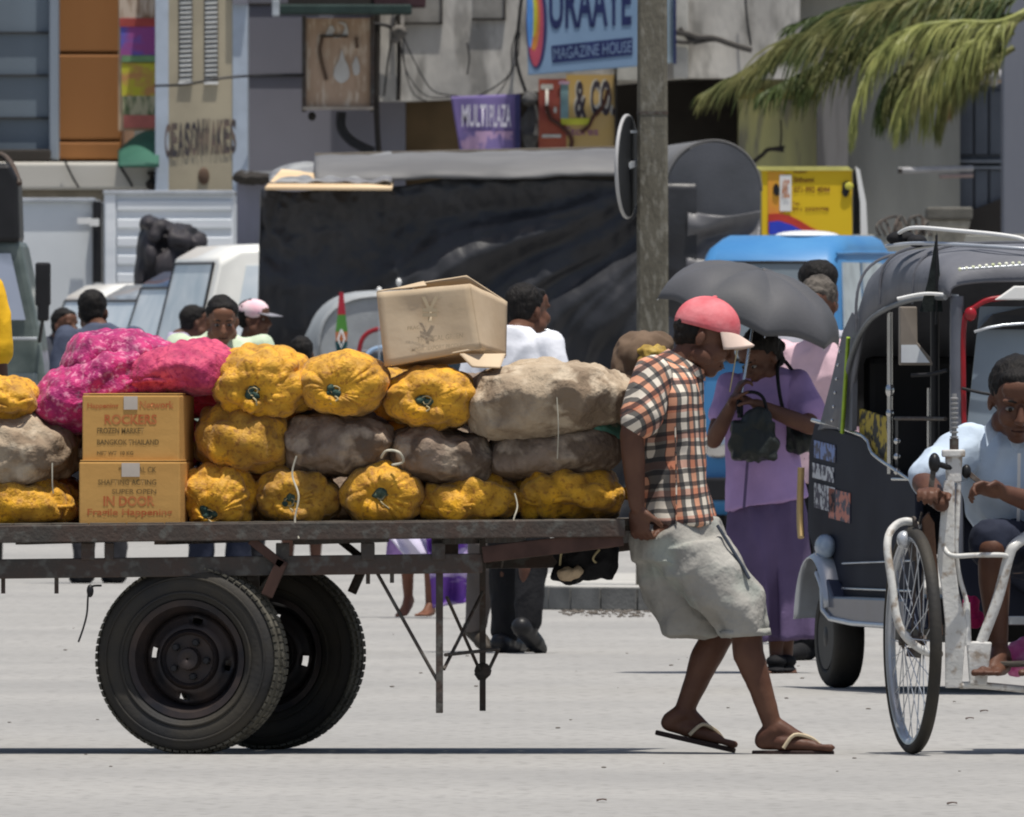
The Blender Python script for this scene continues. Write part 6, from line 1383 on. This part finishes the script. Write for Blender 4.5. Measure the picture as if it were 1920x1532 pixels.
T.add('timber_bracket',MB().curve([P(622,200,YO+1.6),P(622,235,YO+1.6),P(645,262,YO+1.5),P(695,285,YO+1.4)],.06,8),mat('timber_bracket',(.26,.19,.10),.8),smooth=60)
# dark gutter / sign housing above the brown hoarding
T=Thing('sign_housing','long dark green metal sign housing at the top of the frame','sign housing',P(650,20,YO-.7)); R_(T,'housing',522,8,772,27,YO-.8,.5,mat('dark_green_metal',(.03,.05,.045),.4),.02); R_(T,'housing_top',700,-40,798,14,YO-.7,.4,mat('dark_maroon',(.06,.03,.035),.6),.02); R_(T,'end_plate',510,0,524,30,YO-.85,.6,mat('pale_end',(.42,.46,.50),.5),.01); R_(T,'housing_dark_board',540,-30,700,8,YO-.6,.3,M_dark)  # plain dark board above the housing
T=Thing('hoarding','brown painted hoarding with a white flame shape, over the shaded shopfront','hoarding',P(635,205,YO-.3))
R_(T,'panel',568,34,700,205,YO-.3,.06,mat('brown_hoarding',(.48,.34,.24),.8,c2=(.34,.23,.15),scale=2.5,stretch=(2,1,.5),c3=(.58,.47,.36),s3=9)); R_(T,'side_batten',566,30,574,210,YO-.34,.08,M_steel); R_(T,'side_batten',694,30,702,210,YO-.34,.08,M_steel); R_(T,'lower_batten',568,200,700,206,YO-.36,.08,mat('pale_batten',(.42,.36,.30),.8))
def blob(T,nm,pts,Y,m): g=MB(); g.pp([(p.x,p.z) for p in smooth_path([Vector((x,0,y)) for x,y in pts],5)],Y,.012); return T.add(nm,g,m)
M_wh2=mat('chalk_white',(.58,.56,.52),.8,c2=(.45,.42,.38),scale=5)
blob(T,'flame_shape',[(641,92),(646,110),(654,128),(654,146),(640,156),(627,146),(627,130),(636,112)],YO-.315,M_wh2); blob(T,'flame_shape',[(668,104),(674,122),(673,138),(664,140),(660,122)],YO-.315,M_wh2)
blob(T,'scroll_shape',[(610,66),(620,48),(628,56),(622,68),(640,66),(646,50),(634,42),(648,44),(652,66),(630,72)],YO-.315,M_wh2); R_(T,'shelf_line',600,66,652,70,YO-.33,.03,M_dark); g=MB(); g.tube(smooth_path([P(604,70,YO-.32),P(600,100,YO-.32),P(612,150,YO-.32)],5),.02,6); g.tube(smooth_path([P(668,70,YO-.32),P(670,90,YO-.32)],3),.02,6); T.add('stain',g,mat('stain',(.14,.09,.06),.9))
g=MB(); g.ell(P(585,218,YO-.2),(.04,.04,.045)); T.add('lamp',g,M_dark,smooth=60)
# purple banner
T=Thing('banner','purple cloth banner reading MULTI PLAZA hung from the shop front','banner',P(912,280,YO-.5))
g=MB(); g.grid(24,20,lambda u,v:P((845+18*v)+u*(130-18*v),181-5*u+v*105,YO-.55)+Vector((0,.04*math.sin(u*9)*v,0))); T.add('cloth',g,mat('purple_banner',(.16,.12,.30),.8,c2=(.20,.16,.34),scale=2),smooth=60,solid=.01)
g=MB(); g.grid(20,10,lambda u,v:P(864+u*98,246+v*34,YO-.575)+Vector((0,.04*math.sin((u*.8+.1)*9)*(.6+.4*v),0))); T.add('printed_panel',g,mat('banner_print',(.42,.28,.42),.8,c2=(.18,.14,.32),scale=7,contrast=(.45,.55)),smooth=60)
R_(T,'side_pole',966,178,975,286,YO-.62,.05,mat('navy_edge',(.04,.04,.12),.7))
M_pw=mat('pale_print',(.60,.58,.66),.8); lettering(T,'banner_text','MULTI',866,196,914,238,YO-.60,M_pw,offset=.02); lettering(T,'banner_text','PLAZA',918,196,958,238,YO-.60,M_pw,offset=.02)
T=Thing('plastic_sack','dark plastic sheet bunched between the purple banner and the red and yellow sign','plastic sheet',P(992,280,YO-.3)); B=MB(); B.ell(P(992,185,YO-.3),(.07,.1,.06)); B.ell(P(995,240,YO-.2),(.08,.1,.26)); T.add('sheet',remeshed(B,.015,1,wrinkle(.03,8,(1,1,.5),2),T.off),mat('dull_sheet',(.11,.11,.11),.7,var=.5,scale=6))
# T N & CO sign
T=Thing('shop_sign','red and ochre shop sign lettered T. N & CO.','sign',P(1083,280,YO-.4))
R_(T,'red_panel',1010,148,1062,282,YO-.45,.05,mat('sign_red',(.33,.09,.05),.7,c2=(.22,.05,.04),scale=3)); R_(T,'ochre_panel',1062,140,1156,280,YO-.45,.05,mat('sign_ochre',(.46,.31,.10),.7,c2=(.42,.30,.14),scale=2))
YSg=YO-.4525; M_sw=mat('sign_white',(.55,.53,.48),.7); M_sk=mat('sign_black',(.05,.04,.05),.7)
lettering(T,'sign_letter','T.',1014,158,1044,212,YSg,M_sw,offset=.02); R_(T,'letter_bar',1051,156,1066,222,YSg-.01,.01,mat('teal_bar',(.20,.32,.34),.7)); R_(T,'letter_cap',1048,152,1068,158,YSg-.02,.01,mat('mauve_cap',(.45,.30,.40),.7))
lettering(T,'sign_letter','&',1078,152,1100,222,YSg,M_sk,offset=.03); lettering(T,'sign_letter','&',1076,150,1098,220,YSg+.001,M_sw,offset=.05); lettering(T,'sign_letter','CO.',1108,150,1152,218,YSg,M_sk,offset=.03); lettering(T,'sign_letter','CO.',1106,148,1150,216,YSg+.001,M_sw,offset=.06)
R_(T,'yellow_stripe',1052,222,1106,234,YSg-.01,.01,mat('sign_yellow',(.55,.55,.06),.7)); 
g=MB(); g.tube(smooth_path([P(1024,198,YSg-.02),P(1032,222,YSg-.02),P(1046,232,YSg-.02),P(1062,246,YSg-.02),P(1072,262,YSg-.02),P(1070,280,YSg-.02)],4),.022,6); g.tube(smooth_path([P(1090,248,YSg-.02),P(1104,236,YSg-.02),P(1112,220,YSg-.02),P(1130,200,YSg-.02),P(1140,168,YSg-.02)],4),.018,6); T.add('painted_vine',g,mat('vine_brown',(.09,.04,.03),.8),smooth=60)
lettering(T,'sign_text','Stores',1060,238,1122,254,YSg,mat('sign_purple',(.28,.12,.20),.7),offset=.02); R_(T,'post',1152,128,1157,284,YSg-.05,.06,M_dark)
R_(T,'small_print_bar',1016,252,1052,258,YSg-.01,.01,M_sw)
# blue sign
T=Thing('blue_sign','large pale blue shop sign with dark blue letters URAAYE and a rainbow oval','sign',P(1110,130,YO-.8))
g=MB(); g.pp([(984,-120),(1252,-120),(1252,120),(990,141)],YO-.85,.12); T.add('sign_board',g,mat('sign_blue',(.20,.30,.44),.6,c2=(.16,.25,.37),scale=1.2),bevel=.01)
YBs=YO-.856; M_nb=mat('navy_print',(.02,.03,.11),.6)
lettering(T,'sign_letters','URAAYE',1030,-38,1184,56,YBs,M_nb,offset=.02,dy_right=-8); g=MB(); g.pp([(1034,86),(1186,70),(1186,103),(1036,118)],YBs,.004); T.add('text_band',g,M_nb)
lettering(T,'sign_text','MAGAZINE HOUSE',1038,90,1184,112,YBs-.001,mat('sign_pale',(.18,.26,.40),.6),dy_right=-14,offset=.0)
for nm,x,y,rx,ry,c_ in (('navy_oval',1006,45,20,84,(.04,.04,.12)),('red_oval',1004,45,15,80,(.45,.08,.12)),('orange_oval',1001,35,11,60,(.55,.22,.05)),('yellow_oval',999,28,8,42,(.50,.50,.05)),('blue_oval',994,30,6,60,(.10,.28,.65))):
    i=['navy_oval','red_oval','orange_oval','yellow_oval','blue_oval'].index(nm); g=MB(); g.pp([(x+rx*math.cos(t),y+ry*math.sin(t)) for t in [2*math.pi*j/32 for j in range(32)]],YBs-.001*i,.004); T.add(nm,g,mat('c_'+nm,c_,.6))
R_(T,'frame_edge',1250,-100,1268,118,YO-.7,.1,mat('pale_frame',(.40,.50,.56),.6)); R_(T,'dark_edge',1263,-100,1268,120,YO-.75,.05,M_nb)
# branches / wires on the right wall
T=Thing('cable_bundle','tangled dark cables running across the upper wall right of the pole','cables',P(1330,70,YO-.2))
for pts,r in (([(1268,60),(1290,64),(1310,70),(1340,72),(1375,84),(1410,94)],.03),([(1275,52),(1286,66),(1300,78),(1320,70)],.022),([(1268,78),(1290,80),(1310,70)],.02),([(1300,82),(1345,76),(1400,92)],.014)):
    T.add('cable',MB().curve([P(x,y,YO-.2) for x,y in pts],r,6),mat('dusty_cable',(.08,.075,.07),.8) if 'dusty_cable' not in MATS else MATS['dusty_cable'],smooth=60)
T=Thing('bent_twig','bare dark twig over the yellow board','twig',P(1450,300,YO-.1)); T.add('stem',MB().curve([P(1412,304,YO+.6),P(1430,290,YO+.6),P(1442,280,YO+.6),P(1470,282,YO+.6)],.02,6),M_dark,smooth=60); T.add('stem',MB().curve([P(1440,283,YO+.6),P(1450,278,YO+.6),P(1472,275,YO+.6)],.012,6),M_dark,smooth=60); T.add('stem',MB().curve([P(1463,280,YO+.6),P(1465,250,YO+.6),P(1464,225,YO+.6)],.01,6),M_dark,smooth=60)
# right: shuttered building, ledges, pillar
T=Thing('shuttered_building','building at the right with blue-grey shutters and dark balcony bars','building',(PX(1860,YBd),YBd+3,0))
R_(T,'wall',1790,-600,2500,1000,YO+1.0,4,mat('blue_grey_wall',(.12,.13,.15),.7,var=.25,scale=1))
M_sh=mat('shutter_blue',(.10,.115,.14),.6,c2=(.075,.085,.105),scale=2)
for x0 in (1792,1828,1856): 
    for y0,y1 in ((170,290),(318,410)): R_(T,'shutter',x0,y0,x0+ (32 if x0<1800 else 24),y1,YO+.95,.06,M_sh,.01)
for y in (300,312): R_(T,'shutter_rail',1790,y,1885,y+5,YO+.9,.1,mat('pale_rail',(.20,.22,.25),.6) if 'pale_rail' not in MATS else MATS['pale_rail'])
R_(T,'balcony_painted_shade',1730,36,1884,118,YO+.7,.3,M_dark); R_(T,'balcony_rail',1700,62,1884,67,YO+.4,.06,M_blkplastic)  # dark slab put in as the shade behind the balcony bars
for i in range(9): R_(T,'balcony_bar',1708+i*20,36,1711+i*20,118,YO+.42,.04,M_blkplastic)
R_(T,'upper_band',1500,-30,1884,36,YO+.42,.4,M_greyw)
g=MB(); g.pp([(1786,408),(1878,372),(1878,460),(1786,460)],YO+.92,.05); T.add('lower_panel',g,M_dark)
T=Thing('pillar','tall blue-grey pillar cut by the right edge','pillar',(PX(1905,232),232,0)); R_(T,'shaft',1880,-700,1990,1000,232,.8,mat('pillar_grey',(.17,.18,.21),.7,c2=(.14,.15,.18),scale=1,stretch=(2,1,.3)),.02)
T=Thing('tube_rack','two pale metal tubes fixed to the wall right of the palm fronds','tubes',P(1755,320,YO+.3))
T.add('tube',MB().tube([P(1684,320,YO+.2),P(1824,316,YO+.4)],.032,10),mat('pale_tube',(.36,.36,.37),.5),smooth=60); T.add('tube',MB().tube([P(1762,331,YO+.3),P(1824,329,YO+.4)],.02,10),mat('pinkish_tube',(.34,.26,.24),.5),smooth=60); R_(T,'tube_clamp',1684,316,1692,325,YO+.1,.1,M_dark)
T=Thing('rolled_cloth','pale grey rolled cloth lying along a pole above the shutters','cloth',P(1805,155,YO+.2)); B=MB(); 
for i in range(9): B.ell(P(1738+i*17,152-6*math.sin(i)*.6-i*.8,YO+.2),(.12,.12,.055+.02*math.sin(i*2)))
T.add('cloth',remeshed(B,.02,1,wrinkle(.03,7,(1,1,1),2),T.off),mat('grey_roll',(.36,.36,.38),.8,var=.3)); T.add('pole',MB().tube([P(1845,152,YO+.15),P(1900,150,YO+.15)],.02,8),mat('tan_pole',(.45,.33,.22),.7),smooth=60)
T=Thing('stone_planter','squat stone planter with a flat cap standing on the wall','planter',P(1780,450,200)); R_(T,'cap',1736,388,1824,412,200,.5,mat('planter_cap',(.13,.125,.11),.9,bump=.5,bscale=20),.02)
g=MB(); g.loft([[P(1780-a,y,200.05+.2-b_),P(1780+a,y,200.05+.2-b_),P(1780+a,y,200.05+.2+b_),P(1780-a,y,200.05+.2+b_)] for y,a,b_ in ((412,40,.2),(424,38,.2),(450,28,.15),(470,24,.12))]); T.add('bowl',g,mat('planter_stone',(.34,.32,.27),.9,c2=(.22,.21,.18),scale=12,bump=.5,bscale=30),bevel=.01)
T.add('stand',MB().tube([P(1780,465,200.2),P(1780,1000,200.2)],.14,12),M_bcon)
# low wall with scrap on top behind the blue van
T=Thing('boundary_wall','low grey boundary wall behind the blue van with tangled wire along its top','wall',(PX(1700,204),204,0)); R_(T,'wall',1600,440,1990,1000,204,.25,M_greyw,.01)
rw=random.Random(4)
for i in range(10):
    x=1650+i*12; T.add('wire',MB().curve([P(x,442,204),P(x+rw.uniform(-12,12),425-rw.uniform(0,20),204),P(x+rw.uniform(0,24),415-rw.uniform(0,10),204.1),P(x+20,442,204)],.012,5),M_steel,smooth=60)
# yellow board
YYb=192; T=Thing('yellow_board','yellow advertising board with orange and blue corner and small dark print','sign',P(1515,440,YYb))
R_(T,'board',1428,318,1598,700,YYb,.12,mat('board_yellow',(.72,.50,.02),.5,c2=(.68,.45,.02),scale=1),.01); g=MB(); g.pp([(1412,312),(1590,312),(1600,320),(1428,320)],YYb-.02,.14); T.add('top_edge',g,mat('pale_yellow_edge',(.66,.62,.20),.5))
g=MB(); g.pp([(1440,322),(1472,322),(1470,400),(1456,405),(1440,400)],YYb-.006,.006); T.add('orange_patch',g,mat('orange_patch',(.70,.26,.05),.5,c2=(.72,.45,.03),scale=2)); 
g=MB(); g.pp([(1440,402),(1456,400),(1480,404),(1500,414),(1520,426),(1540,436),(1440,436)],YYb-.010,.006); T.add('red_swoosh',g,mat('red_swoosh',(.55,.06,.04),.5)); g=MB(); g.pp([(1442,416),(1460,414),(1485,422),(1512,436),(1512,440),(1442,440)],YYb-.014,.006); T.add('blue_swoosh',g,mat('blue_swoosh',(.04,.07,.55),.5))
M_bi=mat('board_ink',(.20,.07,.02),.6); R_(T,'white_label',1462,328,1484,396,YYb-.012,.006,M_white); lettering(T,'label_text','ABC',1466,336,1480,372,YYb-.02,M_redink,offset=.02)
for s_,x0,y0,x1,y1 in (('AGENT',1488,320,1514,325),('Sithumi',1488,332,1526,342),('071-992 4044',1488,350,1556,361),('Tel.',1486,379,1500,385),('011 2559798',1486,389,1554,396)): lettering(T,'board_text',s_,x0,y0,x1,y1,YYb-.004,M_bi,offset=.02)
blob(T,'dark_mark',[(1450,350),(1456,344),(1462,356),(1458,368),(1450,362)],YYb-.018,M_blkplastic); blob(T,'dark_mark',[(1580,344),(1590,340),(1594,356),(1586,370),(1578,362)],YYb-.018,M_blkplastic); g=MB(); g.ell(P(1592,349,YYb-.02),(.035,.01,.03)); T.add('yellow_dot',g,mat('lemon',(.7,.65,.1),.5))
g=MB(); g.pp([(1600,320),(1604,318),(1612,380),(1612,440),(1600,440)],YYb+.05,.2); T.add('frame_side',g,M_blkplastic); g=MB(); g.pp([(1604,312),(1612,318),(1624,380),(1627,440),(1614,440),(1613,380)],YYb-.05,.15); T.add('white_banner_edge',g,M_white); R_(T,'support',1500,440,1512,990,YYb+.1,.1,M_steel)
# stub wall behind vans to close the street at the left
# ---------------------------------------------------------------- coconut palm
YPm=224; T=Thing('coconut_palm','coconut palm with long drooping fronds reaching in from the upper right','palm tree',(PX(1960,YPm),YPm,0))
M_fr=mat('palm_green',(.045,.065,.018),.5,c2=(.17,.165,.06),scale=3); M_fr2=mat('palm_yellow_green',(.30,.31,.10),.45,c2=(.15,.17,.05),scale=4); M_frd=mat('palm_dark',(.035,.055,.018),.5,c2=(.06,.085,.025),scale=3)
g=MB(); g.tube([Vector((PX(1960,YPm)+.06*math.sin(i),YPm,z)) for i,z in enumerate([0,.8,1.6,2.4,3.2,4.0,4.8,5.4])],[.19,.16,.15,.145,.14,.135,.13,.12],14); T.add('trunk',g,mat('palm_bark',(.16,.14,.12),.9,c2=(.09,.08,.07),scale=4,stretch=(1,1,6),bump=.6,bscale=9),smooth=60)
def frond(pts, LL, m, seed, droop=1.0, side=(1,1), spread=.35, n=70, wl=.026):
    rnd=random.Random(seed); sp=smooth_path([P(x,y,YPm+dy) for x,y,dy in pts],10); N_=len(sp)
    g=MB(); g.tube(sp,[.028*(1-.8*i/N_)+.004 for i in range(N_)],6)
    r=T.add('frond_stem',g,m,smooth=60); g=MB()
    for k in range(n):
        t=.10+.88*k/n; fi=t*(N_-1); i=int(fi); p=sp[i].lerp(sp[min(i+1,N_-1)],fi-i); d=(sp[min(i+1,N_-1)]-sp[max(i-1,0)]).normalized()
        for s_ in (-1,1):
            if rnd.random()>side[0 if s_<0 else 1]: continue
            L=LL*(math.sin(math.pi*min(1,t*.93+.06))**.6)*rnd.uniform(.6,1.15); wv=wl*rnd.uniform(.7,1.2)
            up=Vector((0,0,1)); lat=d.cross(up).normalized()*s_
            dir_=(d*rnd.uniform(.4,.7)+lat*spread*rnd.uniform(.6,1.4)+up*rnd.uniform(-.2,.25)).normalized()
            q=[p]; dd=dir_.copy()
            for j in range(5):
                dd=(dd+Vector((0,0,-.26*droop*(1+j*.2)))+Vector((rnd.uniform(-.13,.13),rnd.uniform(-.1,.1),0))).normalized(); q.append(q[-1]+dd*L/5)
            wd=[.4,1,1,.8,.5,.05]; wv_=[]
            for j,pp_ in enumerate(q):
                e=(q[min(j+1,5)]-q[max(j-1,0)]).normalized(); nrm=e.cross(Vector((rnd.uniform(-.4,.4),1,0))).normalized()*wv*wd[j]; wv_ += [pp_-nrm,pp_+nrm]
            g.add(wv_,[(2*j,2*j+1,2*j+3,2*j+2) for j in range(5)])
    T.add('frond_leaflets',g,m,parent=r,stuff=True)
frond([(1960,-60,0),(1860,-40,-.3),(1740,-10,-.5),(1620,20,-.5),(1500,70,-.4),(1400,130,-.3),(1310,180,-.2)],.80,M_fr,1,.75,(1,1),.26,151,.009)
frond([(1960,-50,.3),(1850,-20,.3),(1740,20,.3),(1640,60,.3),(1560,110,.3),(1500,170,.3)],.85,M_fr,2,.9,(1,1),.3,120,.009)
frond([(1960,-30,.2),(1880,0,.1),(1800,10,0),(1700,10,0),(1600,30,.1),(1520,60,.2),(1440,100,.2)],.85,M_frd,3,.8,(1,1),.3,140,.0095)
frond([(1960,-40,.5),(1880,-20,.5),(1780,-20,.5),(1680,-10,.5),(1580,20,.5),(1480,50,.5)],.80,M_frd,13,.7,(1,1),.3,121,.0095)
frond([(1960,0,-.6),(1880,40,-.8),(1800,42,-.9),(1720,50,-1.0),(1660,85,-1.0),(1625,140,-1.0),(1605,200,-1.0),(1595,262,-1.0)],.62,M_fr2,4,1.3,(1,1),.22,102,.0095)
frond([(1960,10,-.3),(1880,50,-.3),(1800,70,-.4),(1740,110,-.5),(1710,160,-.5),(1695,215,-.5)],.80,M_fr,5,1.5,(1,1),.3,100,.009)
frond([(1900,60,-.1),(1840,80,-.2),(1780,110,-.2),(1750,150,-.2),(1735,200,-.2)],.75,M_fr2,6,1.6,(1,1),.4,90,.009)
frond([(1960,-40,.4),(1860,10,.4),(1780,60,.4),(1720,110,.4),(1670,150,.4),(1650,210,.4)],.75,M_frd,7,1.3,(1,1),.4,120,.009)
frond([(1900,0,.2),(1800,50,.2),(1740,90,.2),(1690,130,.2),(1660,190,.2)],.75,M_fr,8,1.3,(1,1),.4,90,.009)
frond([(1900,90,.1),(1850,120,0),(1800,140,0),(1770,180,0),(1755,230,0)],.60,M_fr,9,1.6,(1,1),.45,79,.010)
frond([(1880,60,-.4),(1810,85,-.5),(1750,120,-.5),(1700,170,-.5),(1680,235,-.5)],.66,M_fr2,10,1.5,(1,1),.4,86,.009)
frond([(1900,30,.5),(1780,50,.5),(1660,70,.5),(1560,110,.5),(1480,150,.5),(1420,180,.5)],.55,M_frd,11,1.2,(1,1),.4,93,.010)
M_dryf=mat('palm_dry',(.30,.20,.09),.7,c2=(.20,.13,.06),scale=5)
frond([(1880,70,.3),(1820,110,.3),(1790,150,.3),(1780,200,.3)],.42,M_dryf,12,1.8,(.5,.5),.3,36,.009)
